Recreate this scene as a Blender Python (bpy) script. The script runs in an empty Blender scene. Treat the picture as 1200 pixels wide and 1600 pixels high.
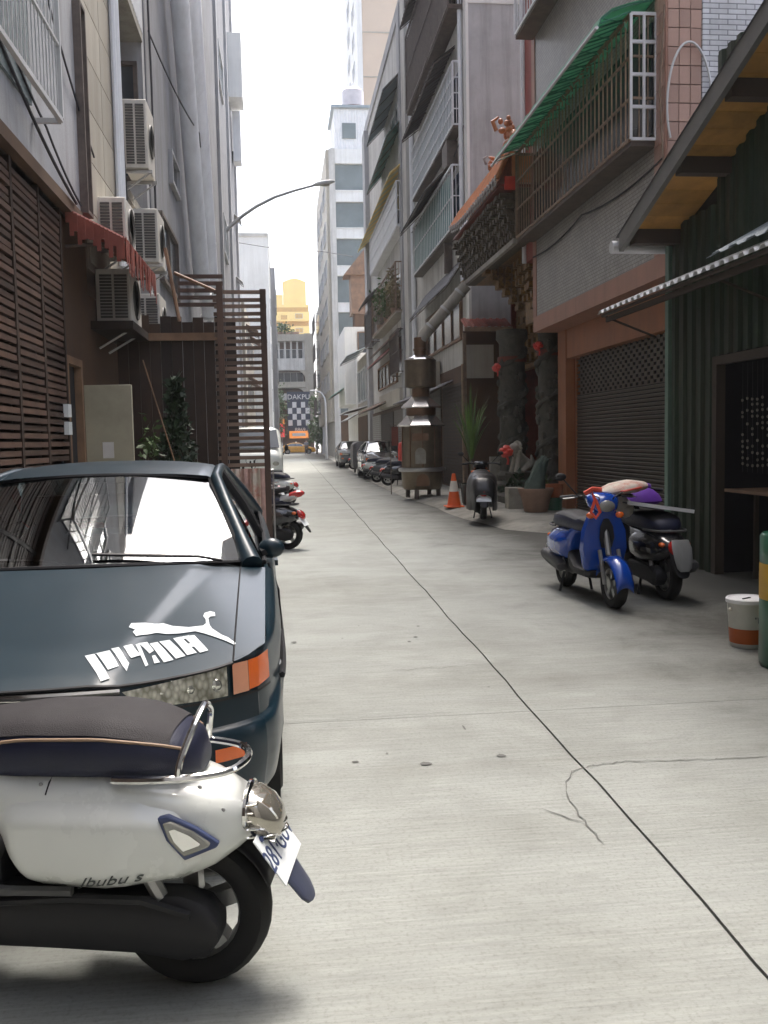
import bpy, bmesh, math, random
from mathutils import Vector, Matrix
random.seed(7)
S = bpy.context.scene
COL = S.collection
R = math.radians
PI = math.pi

# ------------------------------------------------------------------ camera
cam_d = bpy.data.cameras.new("camera")
cam_d.sensor_fit = 'VERTICAL'
cam_d.sensor_height = 24.0
cam_d.lens = 1450.0 / 1600.0 * 24.0
cam_d.clip_start = 0.05
cam_d.clip_end = 3000.0
cam = bpy.data.objects.new("camera", cam_d)
COL.objects.link(cam)
# alley axis (+Y) vanishes left of and above the picture's middle; slight roll of the hand-held phone
_d = Vector(((440.0 - 600.0) / 1450.0, (800.0 - 691.0) / 1450.0, -1.0)).normalized()
_k = (-0.02 * -_d.x * -1 - _d.y) / _d.z
_k = (0.02 * _d.x - _d.y) / _d.z
_u = Vector((-0.02, 1.0, _k)).normalized()
_x = _d.cross(_u)
cam.matrix_world = Matrix.Translation((0, 0, 1.5)) @ Matrix((_x, _d, _u)).to_4x4()
S.camera = cam

# ------------------------------------------------------------------ light
SUN_EL, SUN_AZ = 66.0, 26.0          # azimuth clockwise from +Y (the way the alley runs)
world = bpy.data.worlds.new("World")
S.world = world
world.use_nodes = True
wn = world.node_tree.nodes
wl = world.node_tree.links
bg = wn["Background"]
sky = wn.new("ShaderNodeTexSky")
sky.sky_type = 'NISHITA'
sky.sun_disc = False
sky.sun_elevation = R(SUN_EL)
sky.sun_rotation = R(SUN_AZ)
sky.air_density = 1.0
sky.dust_density = 6.0
sky.ozone_density = 1.0
hs = wn.new("ShaderNodeHueSaturation")
hs.inputs["Saturation"].default_value = 0.72
wl.new(sky.outputs[0], hs.inputs["Color"])
wl.new(hs.outputs[0], bg.inputs["Color"])
bg.inputs["Strength"].default_value = 0.15
sun_d = bpy.data.lights.new("sun", 'SUN')
sun_d.energy = 0.7
sun_d.angle = R(14)
sun_d.color = (1.0, 0.975, 0.93)
sun = bpy.data.objects.new("sun", sun_d)
COL.objects.link(sun)
_az, _el = R(SUN_AZ), R(SUN_EL)
_to = Vector((math.sin(_az) * math.cos(_el), math.cos(_az) * math.cos(_el), math.sin(_el)))
sun.rotation_euler = (-_to).to_track_quat('-Z', 'Y').to_euler()
S.view_settings.view_transform = 'Standard'
S.view_settings.look = 'None'
S.view_settings.gamma = 1.0
S.view_settings.use_curve_mapping = False
S.view_settings.exposure = 1.8
S.render.engine = 'CYCLES'
S.cycles.max_bounces = 8
S.cycles.transparent_max_bounces = 16

# ------------------------------------------------------------------ materials
def mat(name, col, rough=0.6, metal=0.0, var=0.12, scale=3.0, bump=0.0, bscale=60.0, streak=0.0,
        coat=0.0, spec=0.5, dirt=0.0, dirtcol=(0.05, 0.045, 0.035), emit=0.0, trans=0.0, alpha=1.0, sheen=0.0):
    m = bpy.data.materials.new(name)
    m.use_nodes = True
    n, l = m.node_tree.nodes, m.node_tree.links
    b = n["Principled BSDF"]
    b.inputs["Roughness"].default_value = rough
    b.inputs["Metallic"].default_value = metal
    b.inputs["Specular IOR Level"].default_value = spec
    b.inputs["Coat Weight"].default_value = coat
    b.inputs["Coat Roughness"].default_value = 0.06
    b.inputs["Transmission Weight"].default_value = trans
    b.inputs["Alpha"].default_value = alpha
    tc = n.new("ShaderNodeTexCoord")
    c = Vector(col)
    nz = n.new("ShaderNodeTexNoise")
    nz.inputs["Scale"].default_value = scale
    nz.inputs["Detail"].default_value = 6.0
    nz.inputs["Roughness"].default_value = 0.62
    l.new(tc.outputs["Object"], nz.inputs["Vector"])
    rp = n.new("ShaderNodeValToRGB")
    rp.color_ramp.elements[0].position = 0.3
    rp.color_ramp.elements[1].position = 0.72
    lo, hi = c * (1 - var), c * (1 + var)
    rp.color_ramp.elements[0].color = (*lo, 1)
    rp.color_ramp.elements[1].color = (*[min(1, x) for x in hi], 1)
    l.new(nz.outputs["Fac"], rp.inputs["Fac"])
    out = rp.outputs["Color"]
    def mixin(fac_socket, amount, colr, prev):
        mul = n.new("ShaderNodeMath"); mul.operation = 'MULTIPLY'; mul.inputs[1].default_value = amount
        l.new(fac_socket, mul.inputs[0])
        mx = n.new("ShaderNodeMix"); mx.data_type = 'RGBA'
        l.new(mul.outputs[0], mx.inputs["Factor"])
        l.new(prev, mx.inputs["A"])
        mx.inputs["B"].default_value = (*colr, 1)
        return mx.outputs["Result"]
    if streak:
        mp = n.new("ShaderNodeMapping")
        mp.inputs["Scale"].default_value = (2.4, 2.4, 0.16)
        l.new(tc.outputs["Object"], mp.inputs["Vector"])
        ns = n.new("ShaderNodeTexNoise"); ns.inputs["Scale"].default_value = 1.6; ns.inputs["Detail"].default_value = 8
        ns.inputs["Roughness"].default_value = 0.7
        l.new(mp.outputs[0], ns.inputs["Vector"])
        r2 = n.new("ShaderNodeValToRGB")
        r2.color_ramp.elements[0].position = 0.46; r2.color_ramp.elements[0].color = (0, 0, 0, 1)
        r2.color_ramp.elements[1].position = 0.78; r2.color_ramp.elements[1].color = (1, 1, 1, 1)
        l.new(ns.outputs["Fac"], r2.inputs["Fac"])
        out = mixin(r2.outputs["Color"], streak, dirtcol, out)
    if dirt:
        nd = n.new("ShaderNodeTexNoise"); nd.inputs["Scale"].default_value = scale * 0.6; nd.inputs["Detail"].default_value = 9
        nd.inputs["Roughness"].default_value = 0.75
        l.new(tc.outputs["Object"], nd.inputs["Vector"])
        r3 = n.new("ShaderNodeValToRGB")
        r3.color_ramp.elements[0].position = 0.48; r3.color_ramp.elements[0].color = (0, 0, 0, 1)
        r3.color_ramp.elements[1].position = 0.7; r3.color_ramp.elements[1].color = (1, 1, 1, 1)
        l.new(nd.outputs["Fac"], r3.inputs["Fac"])
        out = mixin(r3.outputs["Color"], dirt, dirtcol, out)
    l.new(out, b.inputs["Base Color"])
    m["_col"] = 0
    if bump:
        nb = n.new("ShaderNodeTexNoise"); nb.inputs["Scale"].default_value = bscale; nb.inputs["Detail"].default_value = 5
        l.new(tc.outputs["Object"], nb.inputs["Vector"])
        bp = n.new("ShaderNodeBump"); bp.inputs["Strength"].default_value = bump; bp.inputs["Distance"].default_value = 0.02
        l.new(nb.outputs["Fac"], bp.inputs["Height"])
        l.new(bp.outputs[0], b.inputs["Normal"])
    # roughness variation
    mr = n.new("ShaderNodeMapRange")
    mr.inputs["To Min"].default_value = max(0.02, rough * 0.85); mr.inputs["To Max"].default_value = min(1, rough * 1.15)
    l.new(nz.outputs["Fac"], mr.inputs["Value"])
    l.new(mr.outputs[0], b.inputs["Roughness"])
    if emit:
        l.new(out, b.inputs["Emission Color"]); b.inputs["Emission Strength"].default_value = emit
    return m

def tile_mat(name, col, mortar, w, h, rough=0.35, var=0.1, offset=0.5, gap=0.012, dirt=0.25):
    m = mat(name, col, rough, var=var, scale=2.0, dirt=dirt, streak=0.25)
    n, l = m.node_tree.nodes, m.node_tree.links
    b = n["Principled BSDF"]
    prev = b.inputs["Base Color"].links[0].from_socket
    tc = n.new("ShaderNodeTexCoord")
    sp = n.new("ShaderNodeSeparateXYZ"); l.new(tc.outputs["Object"], sp.inputs[0])
    ad = n.new("ShaderNodeMath"); ad.operation = 'ADD'; l.new(sp.outputs["X"], ad.inputs[0]); l.new(sp.outputs["Y"], ad.inputs[1])
    cb = n.new("ShaderNodeCombineXYZ"); l.new(ad.outputs[0], cb.inputs["X"]); l.new(sp.outputs["Z"], cb.inputs["Y"])
    br = n.new("ShaderNodeTexBrick")
    br.offset = offset
    br.inputs["Scale"].default_value = 1.0
    br.inputs["Brick Width"].default_value = w
    br.inputs["Row Height"].default_value = h
    br.inputs["Mortar Size"].default_value = gap
    br.inputs["Mortar Smooth"].default_value = 0.2
    br.inputs["Color1"].default_value = (0.8, 0.8, 0.8, 1); br.inputs["Color2"].default_value = (1, 1, 1, 1)
    br.inputs["Mortar"].default_value = (*mortar, 1)
    l.new(cb.outputs[0], br.inputs["Vector"])
    mx = n.new("ShaderNodeMix"); mx.data_type = 'RGBA'; mx.blend_type = 'MULTIPLY'; mx.inputs["Factor"].default_value = 1.0
    l.new(prev, mx.inputs["A"]); l.new(br.outputs["Color"], mx.inputs["B"])
    l.new(mx.outputs["Result"], b.inputs["Base Color"])
    bp = n.new("ShaderNodeBump"); bp.inputs["Strength"].default_value = 0.6; bp.inputs["Distance"].default_value = 0.006; bp.invert = True
    l.new(br.outputs["Fac"], bp.inputs["Height"]); l.new(bp.outputs[0], b.inputs["Normal"])
    return m

def glass_mat(name, tint=(0.35, 0.4, 0.4), rough=0.03, ior=2.1):
    m = bpy.data.materials.new(name); m.use_nodes = True
    n, l = m.node_tree.nodes, m.node_tree.links
    n.remove(n["Principled BSDF"])
    tr = n.new("ShaderNodeBsdfTransparent"); tr.inputs["Color"].default_value = (*tint, 1)
    gl = n.new("ShaderNodeBsdfGlossy"); gl.inputs["Roughness"].default_value = rough; gl.inputs["Color"].default_value = (0.9, 0.93, 0.95, 1)
    fr = n.new("ShaderNodeFresnel"); fr.inputs["IOR"].default_value = ior
    mx = n.new("ShaderNodeMixShader")
    l.new(fr.outputs[0], mx.inputs[0]); l.new(tr.outputs[0], mx.inputs[1]); l.new(gl.outputs[0], mx.inputs[2])
    l.new(mx.outputs[0], n["Material Output"].inputs["Surface"])
    return m

def road_mat(name, col):
    m = mat(name, col, 0.82, var=0.10, scale=0.9, dirt=0.0)
    n, l = m.node_tree.nodes, m.node_tree.links
    b = n["Principled BSDF"]
    prev = b.inputs["Base Color"].links[0].from_socket
    tc = n.new("ShaderNodeTexCoord")
    def ramp(src, a, bb, c0, c1):
        r = n.new("ShaderNodeValToRGB")
        r.color_ramp.elements[0].position = a; r.color_ramp.elements[0].color = (*c0, 1)
        r.color_ramp.elements[1].position = bb; r.color_ramp.elements[1].color = (*c1, 1)
        l.new(src, r.inputs["Fac"]); return r.outputs["Color"]
    def mul(a, bsock, f):
        mx = n.new("ShaderNodeMix"); mx.data_type = 'RGBA'; mx.blend_type = 'MULTIPLY'; mx.inputs["Factor"].default_value = f
        l.new(a, mx.inputs["A"]); l.new(bsock, mx.inputs["B"]); return mx.outputs["Result"]
    def noise(scl, sc, det=7, rg=0.65, dist=0.0):
        mp = n.new("ShaderNodeMapping"); mp.inputs["Scale"].default_value = scl
        l.new(tc.outputs["Object"], mp.inputs["Vector"])
        q = n.new("ShaderNodeTexNoise"); q.inputs["Scale"].default_value = sc; q.inputs["Detail"].default_value = det
        q.inputs["Roughness"].default_value = rg; q.inputs["Distortion"].default_value = dist
        l.new(mp.outputs[0], q.inputs["Vector"]); return q.outputs["Fac"]
    brush = noise((0.9, 22.0, 1), 3.0, 6, 0.7)          # broom lines across the lane
    band = noise((0.35, 1.7, 1), 1.3, 5, 0.6, 0.6)      # pour bands
    blot = noise((1, 1, 1), 1.1, 9, 0.72, 0.4)          # stains
    speck = noise((1, 1, 1), 60.0, 4, 0.7)
    out = mul(prev, ramp(brush, 0.32, 0.7, (0.70, 0.70, 0.71), (1, 1, 1)), 0.9)
    out = mul(out, ramp(band, 0.3, 0.68, (0.78, 0.775, 0.75), (1.0, 1.0, 0.99)), 0.5)
    out = mul(out, ramp(blot, 0.34, 0.55, (0.66, 0.65, 0.62), (1, 1, 1)), 0.5)
    out = mul(out, ramp(speck, 0.3, 0.5, (0.62, 0.61, 0.58), (1, 1, 1)), 0.6)
    wear = noise((0.22, 0.6, 1), 1.0, 9, 0.72, 1.2)
    out = mul(out, ramp(wear, 0.36, 0.52, (0.72, 0.70, 0.66), (1, 1, 1)), 0.45)
    # grime along the shop fronts, plus the shed's shade, painted darker towards the right
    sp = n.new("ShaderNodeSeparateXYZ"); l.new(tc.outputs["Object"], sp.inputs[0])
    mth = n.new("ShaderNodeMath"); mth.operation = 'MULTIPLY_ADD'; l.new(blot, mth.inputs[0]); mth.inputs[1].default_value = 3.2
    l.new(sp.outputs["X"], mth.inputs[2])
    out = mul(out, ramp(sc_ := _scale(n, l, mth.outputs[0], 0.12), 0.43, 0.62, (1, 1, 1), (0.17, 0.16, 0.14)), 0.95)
    l.new(out, b.inputs["Base Color"])
    bp = n.new("ShaderNodeBump"); bp.inputs["Strength"].default_value = 0.35; bp.inputs["Distance"].default_value = 0.004
    l.new(brush, bp.inputs["Height"]); l.new(bp.outputs[0], b.inputs["Normal"])
    return m

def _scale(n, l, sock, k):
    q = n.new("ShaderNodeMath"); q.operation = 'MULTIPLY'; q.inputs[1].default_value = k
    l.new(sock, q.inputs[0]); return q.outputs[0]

M = {}
def dm(key, *a, **k): M[key] = mat(key, *a, **k)
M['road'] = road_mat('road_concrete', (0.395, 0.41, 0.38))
M['apron'] = mat('apron_concrete', (0.27, 0.26, 0.225), 0.85, var=0.25, scale=2.2, bump=0.4, dirt=0.55)
dm('groove', (0.05, 0.05, 0.045), 0.95)
dm('crack', (0.15, 0.15, 0.14), 0.95)
dm('oil', (0.12, 0.12, 0.11), 0.7)
dm('ground', (0.28, 0.27, 0.25), 0.9, scale=0.3)
dm('asphalt', (0.06, 0.06, 0.06), 0.9)
dm('wall_l', (0.36, 0.365, 0.38), 0.85, var=0.16, scale=0.8, streak=0.6, bump=0.2, bscale=25, dirt=0.2, dirtcol=(0.14, 0.12, 0.1))
dm('wall_slate', (0.24, 0.245, 0.26), 0.85, var=0.16, scale=0.8, streak=0.6, bump=0.2, bscale=25, dirt=0.25, dirtcol=(0.1, 0.09, 0.08))
dm('cover_black', (0.012, 0.012, 0.013), 0.38, var=0.3, scale=6, bump=0.3, bscale=14)
dm('wall_beige', (0.40, 0.37, 0.31), 0.75, var=0.12, scale=1.0, streak=0.4, dirtcol=(0.2, 0.15, 0.1))
dm('wall_grey', (0.42, 0.42, 0.43), 0.8, var=0.16, scale=0.7, streak=0.6, dirt=0.3, dirtcol=(0.14, 0.13, 0.12))
dm('wall_pale', (0.56, 0.55, 0.52), 0.8, var=0.14, scale=0.6, streak=0.65, dirt=0.3, dirtcol=(0.18, 0.16, 0.13))
dm('wall_white', (0.74, 0.74, 0.72), 0.75, var=0.08, scale=0.5, streak=0.3, dirtcol=(0.3, 0.27, 0.22))
dm('wall_yellow', (0.88, 0.66, 0.24), 0.75, var=0.06, scale=0.3)
dm('wall_ochre', (0.58, 0.36, 0.11), 0.75)
dm('wall_tan', (0.55, 0.44, 0.34), 0.8, var=0.07, scale=0.2)
dm('wall_brown', (0.10, 0.055, 0.03), 0.8, var=0.25, scale=1.5, streak=0.3)
dm('concrete_old', (0.33, 0.31, 0.27), 0.85, var=0.2, scale=1.0, streak=0.5, bump=0.3)
M['tile_grey'] = tile_mat('small_grey_tile', (0.36, 0.34, 0.31), (0.42, 0.40, 0.37), 0.11, 0.055, gap=0.006)
M['tile_white'] = tile_mat('white_tile', (0.66, 0.67, 0.7), (0.3, 0.3, 0.32), 0.24, 0.065, gap=0.007)
dm('tile_pink', (0.43, 0.27, 0.215), 0.35, var=0.12, scale=5, streak=0.25)
dm('mortar', (0.2, 0.16, 0.14), 0.9)
dm('paint_pink', (0.36, 0.185, 0.13), 0.5, var=0.12, scale=2, streak=0.3)
dm('paint_orange', (0.34, 0.135, 0.06), 0.5, var=0.15, scale=2, streak=0.3)
dm('pillar_red', (0.3, 0.075, 0.06), 0.6, var=0.15)
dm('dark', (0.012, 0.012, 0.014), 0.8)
dm('glass_dark', (0.055, 0.065, 0.075), 0.12, var=0.3, scale=0.6)
dm('glass_grey', (0.16, 0.19, 0.19), 0.25, var=0.25, scale=0.4)
dm('glass_blue', (0.06, 0.10, 0.2), 0.12, var=0.3, scale=1.2)
dm('alu', (0.55, 0.55, 0.55), 0.45, metal=0.3, var=0.08)
dm('bar_white', (0.74, 0.75, 0.77), 0.45, var=0.1, scale=9, streak=0.2)
dm('bar_rust', (0.34, 0.235, 0.16), 0.65, var=0.3, scale=9)
dm('bar_dark', (0.12, 0.095, 0.08), 0.65, var=0.3, scale=6)
dm('canopy_green', (0.20, 0.48, 0.32), 0.45, var=0.2, scale=3, dirt=0.2)
_m = M['canopy_green']; _n, _l = _m.node_tree.nodes, _m.node_tree.links
_t = _n.new("ShaderNodeBsdfTranslucent"); _l.new(_n["Principled BSDF"].inputs["Base Color"].links[0].from_socket, _t.inputs["Color"])
_x2 = _n.new("ShaderNodeMixShader"); _x2.inputs[0].default_value = 0.6
_l.new(_n["Principled BSDF"].outputs[0], _x2.inputs[1]); _l.new(_t.outputs[0], _x2.inputs[2]); _l.new(_x2.outputs[0], _n["Material Output"].inputs["Surface"])
dm('sheet_green', (0.05, 0.2, 0.14), 0.5, var=0.2, scale=2)
dm('sheet_teal', (0.08, 0.2, 0.185), 0.5, var=0.2, scale=2)
dm('sheet_dark', (0.09, 0.085, 0.09), 0.55, var=0.25, scale=2)
dm('sheet_blue', (0.27, 0.32, 0.35), 0.5, var=0.15, scale=2)
dm('sheet_cream', (0.62, 0.58, 0.36), 0.55, var=0.12, scale=2)
dm('sheet_red', (0.26, 0.062, 0.04), 0.55, var=0.3, scale=3, dirt=0.35)
dm('sheet_brown', (0.2, 0.12, 0.075), 0.6, var=0.3, scale=3)
dm('sheet_white', (0.75, 0.75, 0.75), 0.5, var=0.08, scale=2)
dm('corr_green', (0.013, 0.032, 0.015), 0.6, var=0.3, scale=1.2, streak=0.5, dirtcol=(0.09, 0.05, 0.03))
dm('post_green', (0.16, 0.25, 0.2), 0.6, var=0.2, scale=2)
dm('soffit', (0.42, 0.22, 0.055), 0.7, var=0.3, scale=2.5, streak=0.35)
dm('rafter', (0.06, 0.045, 0.035), 0.8)
dm('fascia', (0.13, 0.125, 0.115), 0.55, var=0.2, scale=3)
dm('slat', (0.075, 0.043, 0.03), 0.6, var=0.35, scale=2.5, bump=0.15)
dm('slat_pale', (0.20, 0.135, 0.10), 0.65, var=0.35, scale=3)
dm('wood_dark', (0.034, 0.02, 0.013), 0.7, var=0.35, scale=2)
dm('wood', (0.22, 0.13, 0.075), 0.65, var=0.3, scale=3)
dm('door_beige', (0.36, 0.33, 0.24), 0.6, var=0.1, scale=2, dirt=0.2)
dm('ac_cream', (0.62, 0.59, 0.53), 0.5, var=0.1, scale=4, streak=0.35, dirtcol=(0.2, 0.16, 0.12))
dm('ac_grille', (0.10, 0.095, 0.085), 0.6)
dm('pipe', (0.80, 0.82, 0.85), 0.4, var=0.08, scale=1.5, streak=0.3, dirtcol=(0.25, 0.24, 0.23))
dm('steel', (0.45, 0.45, 0.45), 0.35, metal=0.9, var=0.1)
dm('shutter', (0.09, 0.075, 0.056), 0.5, metal=0.25, var=0.2, scale=1.2, streak=0.35)
dm('shutter_grey', (0.26, 0.26, 0.25), 0.5, metal=0.25, var=0.2, scale=1.0, streak=0.3)
dm('cable', (0.03, 0.03, 0.035), 0.6)
dm('rope', (0.34, 0.26, 0.12), 0.8)
# vehicles
dm('paint_navy', (0.004, 0.020, 0.032), 0.4, var=0.1, scale=1.5, coat=0.4, dirt=0.06, dirtcol=(0.03, 0.035, 0.04))
M['paint_navy'].node_tree.nodes['Principled BSDF'].inputs['Coat Roughness'].default_value = 0.16
M['paint_navy'].node_tree.nodes['Principled BSDF'].inputs['Specular IOR Level'].default_value = 0.3
dm('paint_white', (0.72, 0.74, 0.70), 0.28, var=0.03, scale=2.0, coat=0.8, dirt=0.05, dirtcol=(0.4, 0.38, 0.34))
dm('paint_blue', (0.003, 0.055, 0.36), 0.25, var=0.08, coat=1.0)
dm('paint_black', (0.012, 0.012, 0.014), 0.25, var=0.1, coat=0.8)
dm('paint_grey', (0.08, 0.085, 0.09), 0.3, var=0.1, coat=0.8)
dm('paint_red', (0.22, 0.02, 0.025), 0.3, var=0.1, coat=0.8)
dm('paint_silver', (0.42, 0.42, 0.42), 0.3, var=0.08, coat=0.8)
dm('paint_taxi', (0.75, 0.36, 0.02), 0.35, var=0.05, coat=0.6)
dm('plastic', (0.006, 0.006, 0.008), 0.6, var=0.2, scale=8)
dm('plastic_grey', (0.07, 0.07, 0.07), 0.55, var=0.2, scale=8)
dm('rubber', (0.008, 0.008, 0.008), 0.8, var=0.3, scale=10)
dm('chrome', (0.78, 0.78, 0.76), 0.1, metal=1.0, var=0.05)
dm('alloy', (0.36, 0.36, 0.35), 0.35, metal=0.8, var=0.2, scale=6)
dm('seat_top', (0.014, 0.011, 0.013), 0.7, var=0.15, scale=14, bump=0.25, bscale=350)
dm('seat_side', (0.006, 0.009, 0.032), 0.5, var=0.12, scale=10, bump=0.15, bscale=350)
dm('piping', (0.30, 0.20, 0.13), 0.6)
dm('lens_clear', (0.55, 0.54, 0.46), 0.12, var=0.1, scale=20, trans=0.55, coat=1.0)
dm('reflector', (0.85, 0.84, 0.74), 0.25, metal=0.1, var=0.2, scale=16, bump=0.3, bscale=30)
dm('lens_orange', (0.85, 0.16, 0.02), 0.2, var=0.1, coat=0.8)
dm('lens_peach', (0.75, 0.34, 0.2), 0.2, var=0.15, coat=0.8)
dm('lens_red', (0.45, 0.02, 0.015), 0.2, var=0.1, coat=0.8)
dm('lens_smoke', (0.46, 0.43, 0.36), 0.1, metal=0.75, var=0.12, scale=6, coat=1.0)
dm('decal', (0.62, 0.67, 0.69), 0.5, var=0.06)
dm('plate_white', (0.75, 0.78, 0.78), 0.45, var=0.05)
dm('plate_blue', (0.05, 0.07, 0.16), 0.45)
dm('script', (0.07, 0.08, 0.075), 0.4)
dm('mudflap', (0.045, 0.052, 0.085), 0.35)
def add_random(key, lo, hi):
    m = M[key]; n, l = m.node_tree.nodes, m.node_tree.links; b = n['Principled BSDF']
    prev = b.inputs['Base Color'].links[0].from_socket
    oi = n.new('ShaderNodeObjectInfo'); mr = n.new('ShaderNodeMapRange'); mr.inputs['To Min'].default_value = lo; mr.inputs['To Max'].default_value = hi
    l.new(oi.outputs['Random'], mr.inputs['Value'])
    mx = n.new('ShaderNodeMix'); mx.data_type = 'RGBA'; mx.blend_type = 'MULTIPLY'; mx.inputs['Factor'].default_value = 1.0
    l.new(prev, mx.inputs['A']); l.new(mr.outputs[0], mx.inputs['B']); l.new(mx.outputs['Result'], b.inputs['Base Color'])
for k_, lo_, hi_ in (('slat', .6, 1.5), ('slat_pale', .6, 1.25), ('tile_pink', .82, 1.12), ('wood_dark', .6, 1.6), ('soffit', .75, 1.15), ('wall_beige', .85, 1.1), ('bar_rust', .6, 1.3)): add_random(k_, lo_, hi_)
# moulded headlamp optics: facet pattern with its sparkle painted as bright and dull colour
M['headlamp'] = mat('headlamp', (0.8, 0.79, 0.68), 0.2, coat=1.0)
_n, _l = M['headlamp'].node_tree.nodes, M['headlamp'].node_tree.links
_tc = _n.new('ShaderNodeTexCoord'); _mp = _n.new('ShaderNodeMapping'); _mp.inputs['Scale'].default_value = (60, 60, 38)
_v = _n.new('ShaderNodeTexVoronoi'); _v.inputs['Scale'].default_value = 1.0; _rp = _n.new('ShaderNodeValToRGB')
_rp.color_ramp.elements[0].color = (0.95, 0.93, 0.85, 1); _rp.color_ramp.elements[1].color = (0.30, 0.29, 0.23, 1); _rp.color_ramp.elements[0].position = 0.12; _rp.color_ramp.elements[1].position = 0.8
_l.new(_tc.outputs['Object'], _mp.inputs['Vector']); _l.new(_mp.outputs[0], _v.inputs['Vector']); _l.new(_v.outputs['Distance'], _rp.inputs['Fac']); _l.new(_rp.outputs['Color'], _n['Principled BSDF'].inputs['Base Color'])
_bp = _n.new('ShaderNodeBump'); _bp.inputs['Strength'].default_value = 0.7; _bp.inputs['Distance'].default_value = 0.01; _l.new(_v.outputs['Distance'], _bp.inputs['Height']); _l.new(_bp.outputs[0], _n['Principled BSDF'].inputs['Normal'])
M['car_glass'] = glass_mat('car_glass', (0.30, 0.34, 0.33))
M['clear_glass'] = glass_mat('lamp_glass', (0.93, 0.93, 0.9), ior=1.4)
# temple
dm('temple_tile', (0.50, 0.19, 0.08), 0.3, var=0.25, scale=5, coat=0.3)
dm('temple_carve', (0.09, 0.07, 0.045), 0.6, var=0.5, scale=12, bump=0.8, bscale=30)
dm('temple_gold', (0.20, 0.105, 0.025), 0.5, var=0.6, scale=14, bump=0.6, bscale=40)
dm('temple_red', (0.16, 0.035, 0.02), 0.5, var=0.3, scale=3)
dm('stone', (0.07, 0.066, 0.05), 0.75, var=0.35, scale=6, bump=0.8, bscale=22)
dm('stone_pale', (0.3, 0.28, 0.23), 0.75, var=0.3, scale=5, bump=0.4)
dm('tile_end', (0.3, 0.27, 0.26), 0.4, var=0.3, scale=8)
dm('ribbon', (0.62, 0.06, 0.04), 0.5, var=0.2)
dm('furnace', (0.20, 0.155, 0.105), 0.42, metal=0.65, var=0.25, scale=3, streak=0.3)
dm('furnace_roof', (0.6, 0.58, 0.56), 0.22, metal=0.9, var=0.1)
dm('copper', (0.19, 0.11, 0.065), 0.45, metal=0.6, var=0.25, scale=3)
dm('cone_orange', (0.75, 0.12, 0.02), 0.5, var=0.12)
dm('cone_white', (0.7, 0.66, 0.58), 0.5)
dm('terracotta', (0.33, 0.21, 0.15), 0.7, var=0.2, scale=4)
dm('pot_orange', (0.42, 0.13, 0.05), 0.5, var=0.2)
dm('ceramic_dark', (0.04, 0.05, 0.05), 0.25, var=0.3)
dm('leaf', (0.065, 0.115, 0.03), 0.55, var=0.4, scale=2.0)
dm('leaf_dark', (0.016, 0.036, 0.013), 0.6, var=0.5, scale=3.0)
dm('leaf_bright', (0.10, 0.19, 0.03), 0.5, var=0.4, scale=2.0)
dm('leaf_dry', (0.18, 0.15, 0.07), 0.6, var=0.4, scale=2.0)
dm('bark', (0.13, 0.1, 0.07), 0.85, var=0.3, scale=8)
dm('cloth_pink', (0.5, 0.33, 0.29), 0.9, var=0.25, scale=9)
dm('cloth_purple', (0.13, 0.03, 0.34), 0.7, var=0.25, scale=6)
dm('cloth_white', (0.62, 0.58, 0.5), 0.9, var=0.1, scale=6)
dm('cloth_green', (0.075, 0.105, 0.085), 0.8, var=0.25, scale=6)
dm('floral', (0.62, 0.56, 0.48), 0.9, var=0.1, scale=8, dirt=0.95, dirtcol=(0.5, 0.12, 0.07))
dm('strap_red', (0.65, 0.07, 0.035), 0.5, var=0.15)
dm('bucket_white', (0.55, 0.54, 0.48), 0.45, var=0.08, scale=5, dirt=0.15)
dm('bucket_orange', (0.42, 0.09, 0.015), 0.45, var=0.1)
dm('drum_green', (0.03, 0.12, 0.07), 0.3, var=0.25, coat=0.4)
dm('drum_yellow', (0.45, 0.26, 0.02), 0.45, var=0.2)
dm('bead', (0.2, 0.18, 0.15), 0.4)
dm('sign_orange', (0.75, 0.25, 0.05), 0.5, emit=0.25)
dm('sign_red', (0.65, 0.05, 0.05), 0.5, emit=0.3)
dm('sign_white', (0.75, 0.75, 0.74), 0.5, var=0.06)
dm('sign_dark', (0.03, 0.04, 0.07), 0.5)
dm('signal_red', (0.9, 0.03, 0.02), 0.4, emit=4.0)
dm('skin', (0.4, 0.24, 0.17), 0.6)
dm('shirt', (0.3, 0.32, 0.38), 0.9)
dm('trousers', (0.16, 0.14, 0.14), 0.9)
dm('tank_steel', (0.55, 0.5, 0.5), 0.35, metal=0.4, var=0.1)
dm('paper', (0.6, 0.58, 0.55), 0.7)
dm('seat_fabric', (0.035, 0.035, 0.04), 0.9)

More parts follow.
